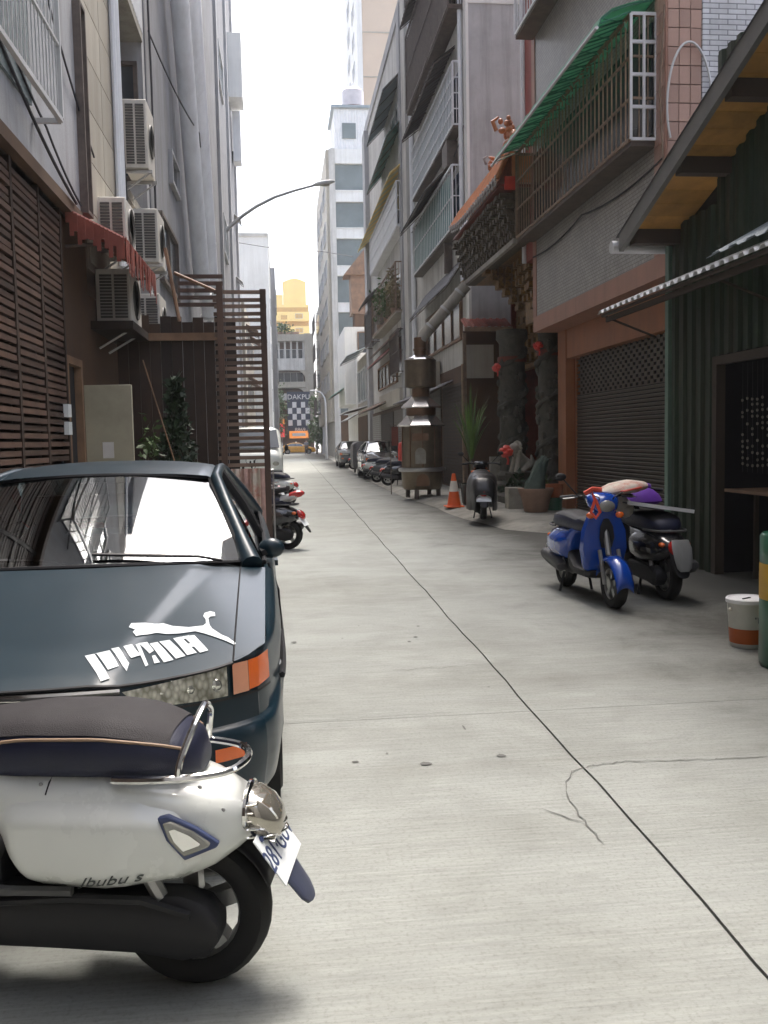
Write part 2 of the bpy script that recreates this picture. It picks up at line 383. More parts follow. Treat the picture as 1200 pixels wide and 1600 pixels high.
# ------------------------------------------------------------------ mesh building
class MB:
    def __init__(s): s.v, s.f = [], []
    def add(s, vs, fs, mtx=None):
        k = len(s.v)
        if mtx is not None: vs = [mtx @ Vector(p) for p in vs]
        s.v.extend(tuple(p) for p in vs)
        s.f.extend([tuple(i + k for i in f) for f in fs])
        return s
    def box(s, x0, x1, y0, y1, z0, z1, mtx=None):
        return s.add([(x0, y0, z0), (x1, y0, z0), (x1, y1, z0), (x0, y1, z0), (x0, y0, z1), (x1, y0, z1), (x1, y1, z1), (x0, y1, z1)],
                     [(0, 3, 2, 1), (4, 5, 6, 7), (0, 1, 5, 4), (1, 2, 6, 5), (2, 3, 7, 6), (3, 0, 4, 7)], mtx)
    def tube(s, pts, r, n=8, closed=False, sy=1.0):
        pts = [Vector(p) for p in pts]; N = len(pts)
        rs = r if isinstance(r, (list, tuple)) else [r] * N
        vs, fs = [], []
        ref = None
        for i, p in enumerate(pts):
            a = pts[(i - 1) % N] if (closed or i > 0) else p
            b = pts[(i + 1) % N] if (closed or i < N - 1) else p
            t = (b - a).normalized()
            if ref is None:
                ref = Vector((0, 0, 1)) if abs(t.z) < 0.9 else Vector((1, 0, 0))
            e1 = (ref - t * ref.dot(t))
            if e1.length < 1e-5: e1 = t.orthogonal()
            e1.normalize(); e2 = t.cross(e1); ref = e1
            for k in range(n):
                q = 2 * PI * k / n
                vs.append(p + (e1 * math.cos(q) * sy + e2 * math.sin(q)) * rs[i])
        m = N if closed else N - 1
        for i in range(m):
            for k in range(n):
                a, b = i * n + k, i * n + (k + 1) % n
                c, d = ((i + 1) % N) * n + (k + 1) % n, ((i + 1) % N) * n + k
                fs.append((a, b, c, d))
        if not closed:
            fs.append(tuple(range(n - 1, -1, -1))); fs.append(tuple((N - 1) * n + k for k in range(n)))
        return s.add(vs, fs)
    def lathe(s, prof, n=20, mtx=None, caps=True):
        vs, fs = [], []
        for r, z in prof:
            for k in range(n):
                q = 2 * PI * k / n
                vs.append((r * math.cos(q), r * math.sin(q), z))
        for i in range(len(prof) - 1):
            for k in range(n):
                fs.append((i * n + k, i * n + (k + 1) % n, (i + 1) * n + (k + 1) % n, (i + 1) * n + k))
        if caps:
            if prof[0][0] > 1e-4: fs.append(tuple(range(n - 1, -1, -1)))
            if prof[-1][0] > 1e-4: fs.append(tuple((len(prof) - 1) * n + k for k in range(n)))
        return s.add(vs, fs, mtx)
    def loft(s, secs, caps=True, closed=True):
        n = len(secs[0]); vs = [p for sc in secs for p in sc]; fs = []
        for i in range(len(secs) - 1):
            for k in range(n if closed else n - 1):
                fs.append((i * n + k, i * n + (k + 1) % n, (i + 1) * n + (k + 1) % n, (i + 1) * n + k))
        if caps and closed:
            fs.append(tuple(range(n - 1, -1, -1))); fs.append(tuple((len(secs) - 1) * n + k for k in range(n)))
        return s.add(vs, fs)
    def grid(s, fn, nu, nv, mtx=None):
        vs = [fn(i / nu, j / nv) for i in range(nu + 1) for j in range(nv + 1)]
        fs = [(i * (nv + 1) + j, (i + 1) * (nv + 1) + j, (i + 1) * (nv + 1) + j + 1, i * (nv + 1) + j + 1) for i in range(nu) for j in range(nv)]
        return s.add(vs, fs, mtx)
    def prism(s, poly, fn0, fn1):
        n = len(poly)
        return s.add([fn0(p) for p in poly] + [fn1(p) for p in poly],
                     [tuple(range(n - 1, -1, -1)), tuple(range(n, 2 * n))] + [(i, (i + 1) % n, n + (i + 1) % n, n + i) for i in range(n)])
    def sphere(s, c, rx, ry, rz, n=14, m=8):
        c = Vector(c)
        prof = [(math.sin(PI * i / m), -math.cos(PI * i / m)) for i in range(m + 1)]
        vs = [(c.x + rx * r * math.cos(2 * PI * k / n), c.y + ry * r * math.sin(2 * PI * k / n), c.z + rz * z) for r, z in prof for k in range(n)]
        fs = [(i * n + k, i * n + (k + 1) % n, (i + 1) * n + (k + 1) % n, (i + 1) * n + k) for i in range(m) for k in range(n)]
        return s.add(vs, fs)
    def mesh(s, name, ang=38, weld=True):
        me = bpy.data.meshes.new(name)
        me.from_pydata(s.v, [], s.f)
        bm = bmesh.new(); bm.from_mesh(me)
        if weld: bmesh.ops.remove_doubles(bm, verts=bm.verts, dist=1e-5)
        bmesh.ops.dissolve_degenerate(bm, dist=1e-6, edges=bm.edges)
        bmesh.ops.recalc_face_normals(bm, faces=bm.faces)
        bm.to_mesh(me); bm.free()
        if ang:
            me.shade_smooth()
            me.set_sharp_from_angle(angle=R(ang))
        return me

ROOTLOC = {}
def obj(name, g, m, parent=None, ang=38, bevel=0, solid=0, stuff=False, subsurf=0):
    me = g if isinstance(g, bpy.types.Mesh) else g.mesh(name, ang)
    if m is not None and not me.materials: me.materials.append(M[m] if isinstance(m, str) else m)
    o = bpy.data.objects.new(name, me)
    COL.objects.link(o)
    if parent is not None:
        o.parent = parent
        if parent.name in ROOTLOC: o.location = ROOTLOC[parent.name]
    if stuff: o['kind'] = 'stuff'
    if solid:
        q = o.modifiers.new("solid", 'SOLIDIFY'); q.thickness = solid; q.offset = 0
    if bevel:
        q = o.modifiers.new("bevel", 'BEVEL'); q.width = bevel; q.segments = 2; q.limit_method = 'ANGLE'; q.angle_limit = R(35)
    if subsurf:
        q = o.modifiers.new("sub", 'SUBSURF'); q.levels = subsurf; q.render_levels = subsurf
    return o

def thing(name, label, cat, loc=(0, 0, 0), rotz=0.0, group=None, worldverts=False):
    """An Empty at the thing's base. worldverts: the parts' vertices are given in world coordinates."""
    o = bpy.data.objects.new(name, None)
    o.empty_display_size = 0.2
    COL.objects.link(o)
    o.location = loc; o.rotation_euler = (0, 0, rotz)
    o['label'] = label; o['category'] = cat
    if group: o['group'] = group
    if worldverts: ROOTLOC[o.name] = (-loc[0], -loc[1], -loc[2])
    return o

def tag(o, label, cat, group=None):
    o['label'] = label; o['category'] = cat
    if group: o['group'] = group
    return o

def struct(name, g, m, parent=None, **k):
    o = obj(name, g, m, parent, **k)
    if parent is None: o['kind'] = 'structure'
    return o

def part_copy(o, parent, loc=None, rot=None, scale=None):
    c = o.copy(); COL.objects.link(c); c.parent = parent
    if loc is not None: c.location = loc
    if rot is not None: c.rotation_euler = rot
    if scale is not None: c.scale = scale
    return c

def children(o): return [c for c in COL.objects if c.parent == o]
def dup(root, loc, rotz, label=None, group=None):
    r = root.copy(); COL.objects.link(r); r.location = loc; r.rotation_euler = (0, 0, rotz)
    if label: r['label'] = label
    if group: r['group'] = group
    for ch in children(root):
        c = ch.copy(); COL.objects.link(c); c.parent = r
        for g in children(ch):
            d = g.copy(); COL.objects.link(d); d.parent = c
    return r

def B(x0, x1, y0, y1, z0, z1, mtx=None): return MB().box(x0, x1, y0, y1, z0, z1, mtx)

def interp(pts, t):
    if t <= pts[0][0]: return pts[0][1]
    for (a, va), (b, vb) in zip(pts, pts[1:]):
        if t <= b:
            k = (t - a) / (b - a)
            k2 = k * k * (3 - 2 * k)
            k = 0.5 * k + 0.5 * k2
            return va + (vb - va) * k
    return pts[-1][1]

def superell(cx, cy, cz, a, b, n=20, e=3.0, axis='x', zflat=None):
    out = []
    for k in range(n):
        q = 2 * PI * k / n
        c, s = math.cos(q), math.sin(q)
        u = a * math.copysign(abs(c) ** (2 / e), c); w = b * math.copysign(abs(s) ** (2 / e), s)
        out.append((cx, cy + u, cz + w) if axis == 'x' else (cx + u, cy, cz + w) if axis == 'y' else (cx + u, cy + w, cz))
    return out

def text_mesh(body, size, extrude=0.0, shear=0.0, sx=1.0, align='CENTER'):
    cu = bpy.data.curves.new("lettering", 'FONT')
    cu.body = body; cu.size = size; cu.extrude = extrude; cu.shear = shear; cu.align_x = align; cu.align_y = 'CENTER'
    cu.resolution_u = 3
    o = bpy.data.objects.new("lettering", cu); COL.objects.link(o)
    o.scale = (sx, 1, 1)
    dg = bpy.context.evaluated_depsgraph_get()
    me = bpy.data.meshes.new_from_object(o.evaluated_get(dg))
    bpy.data.objects.remove(o); bpy.data.curves.remove(cu)
    if sx != 1.0:
        for v in me.vertices: v.co.x *= sx
    return me

def corrugated(p00, p10, p01, pitch, amp, up=Vector((0, 0, 1)), thick=0.006, tri=False, trap=True):
    """Sheet with ridges running from p00 to p01, repeated along p00->p10. up = direction of the ridges' height."""
    p00, p10, p01 = Vector(p00), Vector(p10), Vector(p01)
    L = (p10 - p00).length; nn = max(1, int(L / pitch))
    prof = []
    for i in range(nn):
        if trap: prof += [(i + 0.0, 0), (i + 0.3, 0), (i + 0.42, 1), (i + 0.78, 1), (i + 0.9, 0)]
        else: prof += [(i + q / 6, 0.5 - 0.5 * math.cos(2 * PI * q / 6)) for q in range(6)]
    prof.append((nn, 0))
    vs, fs = [], []
    e = (p10 - p00) / nn; w = p01 - p00
    for t, h in prof:
        a = p00 + e * t + up * (h * amp)
        vs += [a, a + w, a - up * thick, a + w - up * thick]
    for i in range(len(prof) - 1):
        k = 4 * i
        fs += [(k, k + 4, k + 5, k + 1), (k + 2, k + 3, k + 7, k + 6), (k, k + 2, k + 6, k + 4), (k + 1, k + 5, k + 7, k + 3)]
    return MB().add(vs, fs)

def foliage(c, rad, n, size, seed=1, droop=0.0, shape='ball', aspect=0.45, gaps=0.0):
    rd = random.Random(seed); g = MB()
    c = Vector(c)
    clumps = [Vector((rd.uniform(-1, 1), rd.uniform(-1, 1), rd.uniform(-1, 1))) for _ in range(14)]
    for _ in range(n):
        if shape == 'cone':
            h = rd.random() ** 1.5; rr = (1 - h) * 0.9 + 0.08; q = rd.uniform(0, 2 * PI); u = math.sqrt(rd.uniform(0.15, 1))
            p = Vector((rr * u * math.cos(q), rr * u * math.sin(q), h * 2 - 1))
        else:
            k = rd.choice(clumps)
            p = k * 0.62 + Vector((rd.gauss(0, 1), rd.gauss(0, 1), rd.gauss(0, 1))) * 0.22
        p = Vector((p.x * rad[0], p.y * rad[1], p.z * rad[2]))
        a = Vector((rd.gauss(0, 1), rd.gauss(0, 1), rd.gauss(0, 1) - droop)).normalized()
        b = a.cross(Vector((rd.gauss(0, 1), rd.gauss(0, 1), rd.gauss(0, 1)))).normalized()
        s = size * rd.uniform(0.6, 1.4)
        o = c + p
        g.add([o, o + a * s * 0.5 + b * s * aspect * 0.5, o + a * s, o + a * s * 0.5 - b * s * aspect * 0.5], [(0, 1, 2, 3)])
    return g

# ------------------------------------------------------------------ setting
struct('ground', B(-420, 420, -120, 780, -0.30, -0.05), 'ground')

def seam_x(y):
    return 1.295 + 0.0115 * max(0, y - 2) + 0.006 * math.sin(y * 2.3) + 0.004 * math.sin(y * 7.1)

def right_edge(y):
    pts = [(-6, 6.0), (12.6, 6.0), (13.4, 4.9), (14.0, 4.2), (14.8, 3.7), (17, 3.45), (20, 3.4), (24, 3.28), (30, 3.22), (45, 3.5), (52, 3.65), (78, 4.1), (116, 5.0)]
    for (a, va), (b, vb) in zip(pts, pts[1:]):
        if y <= b: return va + (vb - va) * (y - a) / (b - a)
    return pts[-1][1]

road = thing('road', '', '', (0, 0, 0))
del road['label'], road['category']
road['kind'] = 'structure'
ys = [-6 + 0.35 * i for i in range(72)] + [19.5 + 2.0 * i for i in range(49)] + [116.0]
def slab(f0, f1, y0, y1):
    yy = [y for y in ys if y0 < y < y1]; yy = [y0] + yy + [y1]
    g = MB(); n = len(yy)
    vs = []
    for y in yy:
        a, b = f0(y), f1(y)
        vs += [(a, y, 0), (b, y, 0), (b, y, -0.04), (a, y, -0.04)]
    fs = []
    for i in range(n - 1):
        k = 4 * i
        fs += [(k, k + 1, k + 5, k + 4), (k + 1, k + 2, k + 6, k + 5), (k + 2, k + 3, k + 7, k + 6), (k + 3, k, k + 4, k + 7)]
    fs += [(0, 3, 2, 1), (4 * n - 4, 4 * n - 3, 4 * n - 2, 4 * n - 1)]
    return g.add(vs, fs)
CUT = [-6.0, 4.885, 15.2, 29.0, 52.0, 82.0, 116.0]
for a, b in zip(CUT, CUT[1:]):
    e0 = 0.002
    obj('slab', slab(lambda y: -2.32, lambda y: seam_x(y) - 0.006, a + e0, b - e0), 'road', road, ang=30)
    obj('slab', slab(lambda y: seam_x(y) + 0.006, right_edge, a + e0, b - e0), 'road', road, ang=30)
obj('joint_bed', B(-2.3, 6.0, -6, 116, -0.045, -0.012), 'groove', road)
# hairline cracks and spots in the concrete
def ribbon(pts, w, z=0.004):
    g = MB(); P = [Vector((p[0], p[1], z)) for p in pts]; vs = []
    for i, p in enumerate(P):
        t = (P[min(i + 1, len(P) - 1)] - P[max(i - 1, 0)]).normalized()
        nrm = Vector((-t.y, t.x, 0)); ww = w * (0.3 + random.random())
        vs += [p + nrm * ww * 0.5, p - nrm * ww * 0.5]
    return g.add(vs, [(2 * i, 2 * i + 1, 2 * i + 3, 2 * i + 2) for i in range(len(P) - 1)])
def wob(a, b, n, amp):
    return [(a[0] + (b[0] - a[0]) * i / n + random.uniform(-amp, amp), a[1] + (b[1] - a[1]) * i / n + random.uniform(-amp, amp)) for i in range(n + 1)]
CK = [(1.37, 4.01), (1.26, 3.95), (1.19, 3.83), (1.15, 3.67), (1.13, 3.47), (1.13, 3.32), (1.14, 3.21)]
CR = [(1.37, 4.01), (1.54, 4.03), (1.84, 4.0), (2.2, 3.98)]
for pts, w in ((wob(CR[0], CR[1], 8, 0.012) + wob(CR[1], CR[2], 12, 0.012)[1:] + wob(CR[2], CR[3], 12, 0.012)[1:], 0.008), (wob(CK[1], CK[2], 3, .006) + wob(CK[2], CK[3], 3, .007)[1:] + wob(CK[3], CK[4], 4, .008)[1:] + wob(CK[4], CK[6], 6, .008)[1:], 0.007),
               (wob(CK[0], CK[1], 5, 0.008), 0.009), (wob((-0.1, 4.9), (0.9, 4.93), 20, 0.006), 0.004), (wob((0.7, 5.9), (1.3, 5.95), 14, 0.03), 0.006),
               (wob((1.0, 3.55), (1.12, 3.4), 4, 0.01), 0.006)):
    o = obj('crack', ribbon(pts, w * 0.9), 'crack', road, ang=0)
def blob(cx, cy, rx, ry, n=14):
    g = MB(); vs = [(cx + rx * math.cos(2 * PI * k / n) * random.uniform(0.75, 1.2), cy + ry * math.sin(2 * PI * k / n) * random.uniform(0.75, 1.2), 0.0045) for k in range(n)]
    return g.add(vs, [tuple(range(n))])
sg = MB()
for cx, cy, rx, ry in ((0.62, 4.15, 0.028, 0.022), (0.99, 4.2, 0.02, 0.022), (0.30, 4.23, 0.018, 0.012), (0.46, 4.32, 0.007, 0.01), (0.97, 6.9, 0.016, 0.02), (1.05, 7.3, 0.012, 0.02),
                       (0.9, 6.75, 0.014, 0.02), (0.9, 4.65, 0.006, 0.04), (1.2, 5.4, 0.008, 0.01), (0.05, 6.9, 0.02, 0.03)):
    b_ = blob(cx, cy, rx, ry); sg.add(b_.v, b_.f)
for _ in range(26):
    b_ = blob(random.uniform(0.1, 3.2), random.uniform(2.4, 12), random.uniform(0.002, 0.009), random.uniform(0.003, 0.012), 7); sg.add(b_.v, b_.f)
obj('spot', sg, 'oil', road, ang=0, stuff=True)

# raised apron in front of the shops on the far side
yy = [12.7, 13.4, 14.0, 14.8, 16, 17, 18.5, 20, 24, 30, 37, 45, 52, 65, 78, 95, 112]
ag = MB(); vs = []
for y in yy:
    e = right_edge(y); ramp = 0.55 if y < 20 else 0.25
    h = 0.10 * min(1, max(0.1, (y - 12.6) / 1.4))
    jig = random.uniform(-0.05, 0.05)
    vs += [(e - 0.1 + jig, y, 0.0035), (e + ramp * 0.5 + jig, y, h * 0.75), (e + ramp, y, h), (max(e + ramp + 0.3, 6.4), y, h), (max(e + ramp + 0.3, 6.4), y, -0.04), (e - 0.1 + jig, y, -0.04)]
fs = []
for i in range(len(yy) - 1):
    k = 6 * i
    fs += [(k + j, k + j + 1, k + 7 + j, k + 6 + j) for j in range(5)]
ag.add(vs, fs)
struct('pavement', ag, 'apron')
struct('cross_street', B(-60, 60, 116.05, 129.0, -0.05, 0.0), 'asphalt')

# ------------------------------------------------------------------ facade helpers (sg=+1: wall faces +X, sg=-1: faces -X)
def win(root, sg, X, y0, y1, z0, z1, pane='glass_dark', frame='alu', mull=1, name='window', fw=0.07):
    g = MB()
    a, b = sorted((X, X + sg * 0.09))
    g.box(a, b, y0, y0 + fw, z0, z1); g.box(a, b, y1 - fw, y1, z0, z1)
    g.box(a, b, y0 + fw, y1 - fw, z0, z0 + fw); g.box(a, b, y0 + fw, y1 - fw, z1 - fw, z1)
    for i in range(mull):
        yc = y0 + (y1 - y0) * (i + 1) / (mull + 1)
        a2, b2 = sorted((X, X + sg * 0.06)); g.box(a2, b2, yc - 0.025, yc + 0.025, z0 + fw, z1 - fw)
    w = obj(name, g, frame, root)
    a, b = sorted((X, X + sg * 0.02))
    obj('pane', B(a, b, y0 + fw, y1 - fw, z0 + fw, z1 - fw), pane, w)
    return w

def win_y(root, Y, x0, x1, z0, z1, pane='glass_dark', frame='alu', mull=1, fw=0.07, name='window'):
    """Window in a wall that faces the camera end of the alley (-Y)."""
    g = MB()
    g.box(x0, x0 + fw, Y - 0.09, Y, z0, z1); g.box(x1 - fw, x1, Y - 0.09, Y, z0, z1)
    g.box(x0 + fw, x1 - fw, Y - 0.09, Y, z0, z0 + fw); g.box(x0 + fw, x1 - fw, Y - 0.09, Y, z1 - fw, z1)
    for i in range(mull):
        xc = x0 + (x1 - x0) * (i + 1) / (mull + 1); g.box(xc - 0.025, xc + 0.025, Y - 0.06, Y, z0 + fw, z1 - fw)
    w = obj(name, g, frame, root)
    obj('pane', B(x0 + fw, x1 - fw, Y - 0.02, Y, z0 + fw, z1 - fw), pane, w)
    return w

def cage(root, sg, X, out, y0, y1, z0, z1, m='bar_white', pitch=0.16, rails=2, floor=None, back='glass_dark', endpitch=0.13, bar=0.016, single=False, panel=None):
    """Projecting window cage: frame, bars on the street face and the near end, a floor tray; the dark window behind."""
    xo = X + sg * out
    f = MB(); t = 0.022
    xa, xb = sorted((X, xo))
    for y in (y0, y1):
        for z in (z0, z1): f.box(xa, xb, y - t, y + t, z - t, z + t)
        f.box(xo - t, xo + t, y - t, y + t, z0 + t, z1 - t)
    for z in (z0, z1): f.box(xo - t, xo + t, y0 + t, y1 - t, z - t, z + t)
    for i in range(rails):
        z = z0 + (z1 - z0) * (i + 1) / (rails + 1)
        f.box(xo - 0.014, xo + 0.014, y0 + t, y1 - t, z - 0.014, z + 0.014)
        f.box(xa + 0.01, xb - t, y0 - 0.014, y0 + 0.014, z - 0.014, z + 0.014)
    c = obj('window_cage', f, m, root)
    n = max(2, int((y1 - y0) / pitch))
    if single:
        first = None
        for i in range(1, n):
            y = y0 + (y1 - y0) * i / n
            if first is None:
                first = obj('bar', B(xo - bar / 2, xo + bar / 2, -bar / 2, bar / 2, z0 + t, z1 - t), m, c); first.location = (0, y, 0)
            else: part_copy(first, c, (0, y, 0))
        k = max(1, int(out / endpitch)); first = None
        for i in range(1, k + 1):
            x = X + sg * out * i / (k + 1)
            if first is None:
                first = obj('bar', B(-bar / 2, bar / 2, y0 - bar / 2, y0 + bar / 2, z0 + t, z1 - t), m, c); first.location = (x, 0, 0)
            else: part_copy(first, c, (x, 0, 0))
    else:
        g = MB()
        for i in range(1, n):
            y = y0 + (y1 - y0) * i / n; g.box(xo - bar / 2, xo + bar / 2, y - bar / 2, y + bar / 2, z0 + t, z1 - t)
        k = max(1, int(out / endpitch))
        for i in range(1, k + 1):
            x = X + sg * out * i / (k + 1); g.box(x - bar / 2, x + bar / 2, y0 - bar / 2, y0 + bar / 2, z0 + t, z1 - t)
        obj('grille', g, m, c, stuff=True)
    if floor:
        obj('floor_tray', B(xa + 0.005, xb - 0.005, y0, y1, z0 - 0.08, z0 - 0.022), floor, c)
    if panel:
        obj('panel', B(min(xo - sg * 0.03, xo - sg * 0.045), max(xo - sg * 0.03, xo - sg * 0.045), y0 + 0.4, y1, z0, z1 - 0.1), panel, c)
    if back:
        obj('pane', B(min(X, X + sg * 0.03), max(X, X + sg * 0.03), y0 + 0.1, y1 - 0.1, z0 + 0.1, z1 - 0.05), back, c)
    return c

def awning(root, sg, X, out, y0, y1, ztop, zlow, m, pitch=0.15, amp=0.03, frame='bar_dark', name='awning', flat=False):
    p00 = Vector((X, y0, ztop)); p10 = Vector((X, y1, ztop)); p01 = Vector((X + sg * out, y0, zlow))
    if flat:
        g = MB(); u = 0.03
        g.add([p00, p10, p01 + Vector((0, y1 - y0, 0)), p01] + [p - Vector((0, 0, u)) for p in (p00, p10, p01 + Vector((0, y1 - y0, 0)), p01)],
              [(0, 1, 2, 3), (4, 7, 6, 5), (0, 4, 5, 1), (1, 5, 6, 2), (2, 6, 7, 3), (3, 7, 4, 0)])
    else: g = corrugated(p00, p10, p01, pitch, amp)
    a = obj(name, g, m, root, ang=20)
    n = max(2, int((y1 - y0) / 1.6) + 1); first = None
    for i in range(n):
        y = y0 + 0.05 + (y1 - y0 - 0.1) * i / (n - 1)
        if first is None:
            first = obj('bracket', MB().tube([(X, 0, ztop - 0.06), (X + sg * out * 0.97, 0, zlow - 0.05)], 0.016, 5), frame, a); first.location = (0, y, 0)
        else: part_copy(first, a, (0, y, 0))
    obj('rail', MB().tube([(X + sg * out * 0.97, y0, zlow - 0.05), (X + sg * out * 0.97, y1, zlow - 0.05)], 0.016, 5), frame, a)
    return a

def block(name, label, x0, x1, y0, y1, z1, m, cat='building', group=None, z0=0.0, wall='wall'):
    t = thing(name, label, cat, ((x0 + x1) / 2, (y0 + y1) / 2, 0), group=group, worldverts=True)
    obj(wall, B(x0, x1, y0, y1, z0, z1), m, t)
    return t

def cable(name, label, pts, r=0.012, m='cable', group=None):
    P = [Vector(p) for p in pts]; out = []
    for a, b in zip(P, P[1:]):
        n = 10; sag = 0.03 * (b - a).length
        for i in range(n): 
            k = i / n; out.append(a.lerp(b, k) - Vector((0, 0, sag * 4 * k * (1 - k))))
    out.append(P[-1])
    return tag(obj(name, MB().tube(out, r, 5), m), label, 'cable', group)

def ac_unit(label, x, y, z, w=0.34, l=0.82, h=0.62, m='ac_cream', group='air conditioner units hung on the grey wall'):
    """Outdoor unit; louvred face towards the camera end, fan face to the alley. x,y,z = inner near bottom corner."""
    t = thing('air_conditioner', label, 'air conditioner', (x, y, z), group=group)
    obj('casing', B(0, w, 0, l, 0, h), m, t, bevel=0.015)
    g = MB()
    n = max(6, int(h / 0.045))
    for i in range(n):
        zz = 0.06 + (h - 0.12) * i / n
        g.box(0.05, w / 2 - 0.015, -0.012, 0.0, zz, zz + 0.028); g.box(w / 2 + 0.015, w - 0.04, -0.012, 0.0, zz, zz + 0.028)
    obj('louvre', g, 'ac_grille', t, stuff=True)
    f = MB().lathe([(0.0, 0.0), (0.2, 0.0), (0.24, 0.02), (0.25, 0.0)], 20, Matrix.Translation((w + 0.004, l * 0.5, h * 0.5)) @ Matrix.Rotation(PI / 2, 4, 'Y'))
    obj('fan_grille', f, 'ac_grille', t)
    for yb in (0.1, l - 0.1):
        obj('bracket', MB().box(-0.02, w + 0.04, yb - 0.02, yb + 0.02, -0.05, -0.004).tube([(0, yb, -0.3), (w, yb, -0.05)], 0.015, 5), 'steel', t)
    return t

# ================================================================== LEFT SIDE
XL = -2.2
t = block('apartment_building', 'weathered grey concrete building above the brown slatted shopfront', -9.5, XL, -24.0, 11.45, 23.0, 'wall_l', z0=3.93)
obj('shopfront_wall', B(-9.5, XL - 0.10, -24.0, 11.45, 0, 3.928), 'wood_dark', t)
obj('ledge', B(XL - 0.1, XL + 0.10, -24.0, 10.7, 3.93, 4.05), 'wall_brown', t)
cage(t, 1, XL, 0.26, 6.6, 9.1, 4.5, 7.9, 'alu', pitch=0.115, rails=4, back='glass_grey', single=True, bar=0.011)
win(t, 1, XL, 11.1, 11.4, 4.15, 6.5, 'glass_dark', 'bar_dark', mull=0, fw=0.04)
win(t, 1, XL, 6.8, 9.0, 8.9, 10.8, 'glass_grey', mull=2); win(t, 1, XL, 6.8, 9.0, 12.3, 14.2, 'glass_grey', mull=2)
# slat cladding: every slat its own piece, in four bays between battens
bays = [(3.2, 5.6), (5.63, 7.3), (7.33, 8.2), (8.23, 9.1), (9.13, 9.96)]
zs = [0.06 + i * 0.072 for i in range(53)]
for k, (a, b) in enumerate(bays):
    first = None
    if k < 1: zz_ = zs[28:]
    else: zz_ = zs
    for z in zz_:
        if first is None:
            first = obj('slat', B(XL - 0.03, XL + 0.012, a + 0.03, b - 0.03, 0, 0.046), 'slat', t); first.location.z += z
            base = first.location.copy(); base.z -= z
        else: part_copy(first, t, base + Vector((random.uniform(-0.008, 0.008), 0, z + random.uniform(-0.006, 0.006))))
for y in [3.2] + [b for a, b in bays]:
    obj('batten', B(XL - 0.05, XL + 0.02, y - 0.025, y + 0.04, 0.05, 3.92), 'wood_dark', t)

obj('door_panel', B(XL - 0.09, XL - 0.03, 10.0, 11.44, 2.46, 3.92), 'wall_brown', t); obj('door_panel', B(XL - 0.09, XL - 0.03, 10.75, 11.44, 0, 2.459), 'wall_brown', t)
# panelled bay next to it
t = block('apartment_building', 'narrow beige panelled bay between two grey walls', -9.5, XL - 0.012, 11.46, 13.9, 23.0, 'mortar', z0=3.6)
first = None
for i in range(20):
    for j, (a, b) in enumerate(((11.62, 12.72), (12.74, 13.86))):
        z = 3.7 + i * 0.62
        p = obj('panel', B(XL - 0.012, XL + 0.004, a, b, z, z + 0.605), 'wall_beige', t) if first is None else None
        if first is None: first = p; first_loc = p.location.copy()
        else: part_copy(first, t, first_loc + Vector((0, 1.12 * j if j else 0, i * 0.62)))
obj('lower_wall', B(-9.5, XL - 0.04, 11.46, 17.3, 0, 3.3), 'wall_brown', t)
obj('ledge', B(XL - 0.04, XL + 0.46, 11.6, 16.6, 2.90, 3.0), 'wood_dark', t)
g = MB()
for y in (13.55, 13.72, 13.86): g.tube([(XL + 0.05, y, 4.0), (XL + 0.05, y, 20)], 0.045, 8)
obj('drain_pipe', g, 'pipe', t)

# recessed stair bay with balconies
t = block('apartment_building', 'recessed bay with dark balconies behind the stacked air conditioners', -9.5, -3.1, 13.91, 17.3, 23.0, 'wall_slate', z0=3.3)
obj('end_wall', B(-3.1, XL - 0.02, 17.0, 17.3, 3.3, 23.0), 'wall_grey', t)
for z in (5.4, 8.6, 11.8):
    obj('balcony_slab', B(-3.1, XL, 13.95, 17.0, z - 0.15, z), 'concrete_old', t)
    g = corrugated((XL - 0.02, 14.4, z), (XL - 0.02, 17.0, z), (XL - 0.02, 14.4, z + 1.0), 0.14, 0.03, up=Vector((1, 0, 0)))
    if z > 8: obj('balcony_panel', g, 'sheet_white', t, ang=20)
    win_y(t, 16.99, -3.0, XL - 0.1, z + 0.7, z + 2.7, 'glass_dark', 'bar_dark', mull=1)
obj('post', MB().tube([(XL - 0.45, 16.6, 6.3), (XL - 0.45, 16.6, 12.0)], 0.06, 8), 'bar_white', t)

# long grey building with the big ducts
t = block('apartment_building', 'long pale grey building carrying two fat white ducts', -9.5, XL, 17.31, 54.0, 27.0, 'wall_slate')
win(t, 1, XL, 20.4, 21.9, 7.0, 7.7, 'glass_dark', 'wall_grey', mull=0); win(t, 1, XL, 18.2, 21.0, 4.6, 5.9, 'glass_dark', 'bar_dark')
for y, w_ in ((30, 0.5), (38, 0.6), (46, 0.6), (53.3, 0.7)):
    obj('pilaster', B(XL, XL + 0.12, y, y + w_, 0, 26.9), 'wall_grey', t)
for y in (40,):
    for z in (9.5, 16.5): win(t, 1, XL, y, y + 3, z, z + 1.6, 'glass_grey')
for z in (5, 8.3, 11.6, 14.9):
    awning(t, 1, XL, 0.35, 51.5, 53.0, z + 2.2, z + 1.9, 'sheet_white')
g = MB().box(XL, XL + 0.7, 49.6, 51.6, 19.2, 22.4)
o = obj('bay_box', g, 'wall_white', t); 
g = MB().box(XL + 0.1, XL + 0.5, 51.0, 52.0, 16.4, 19.0); obj('drain_box', g, 'sheet_white', t)

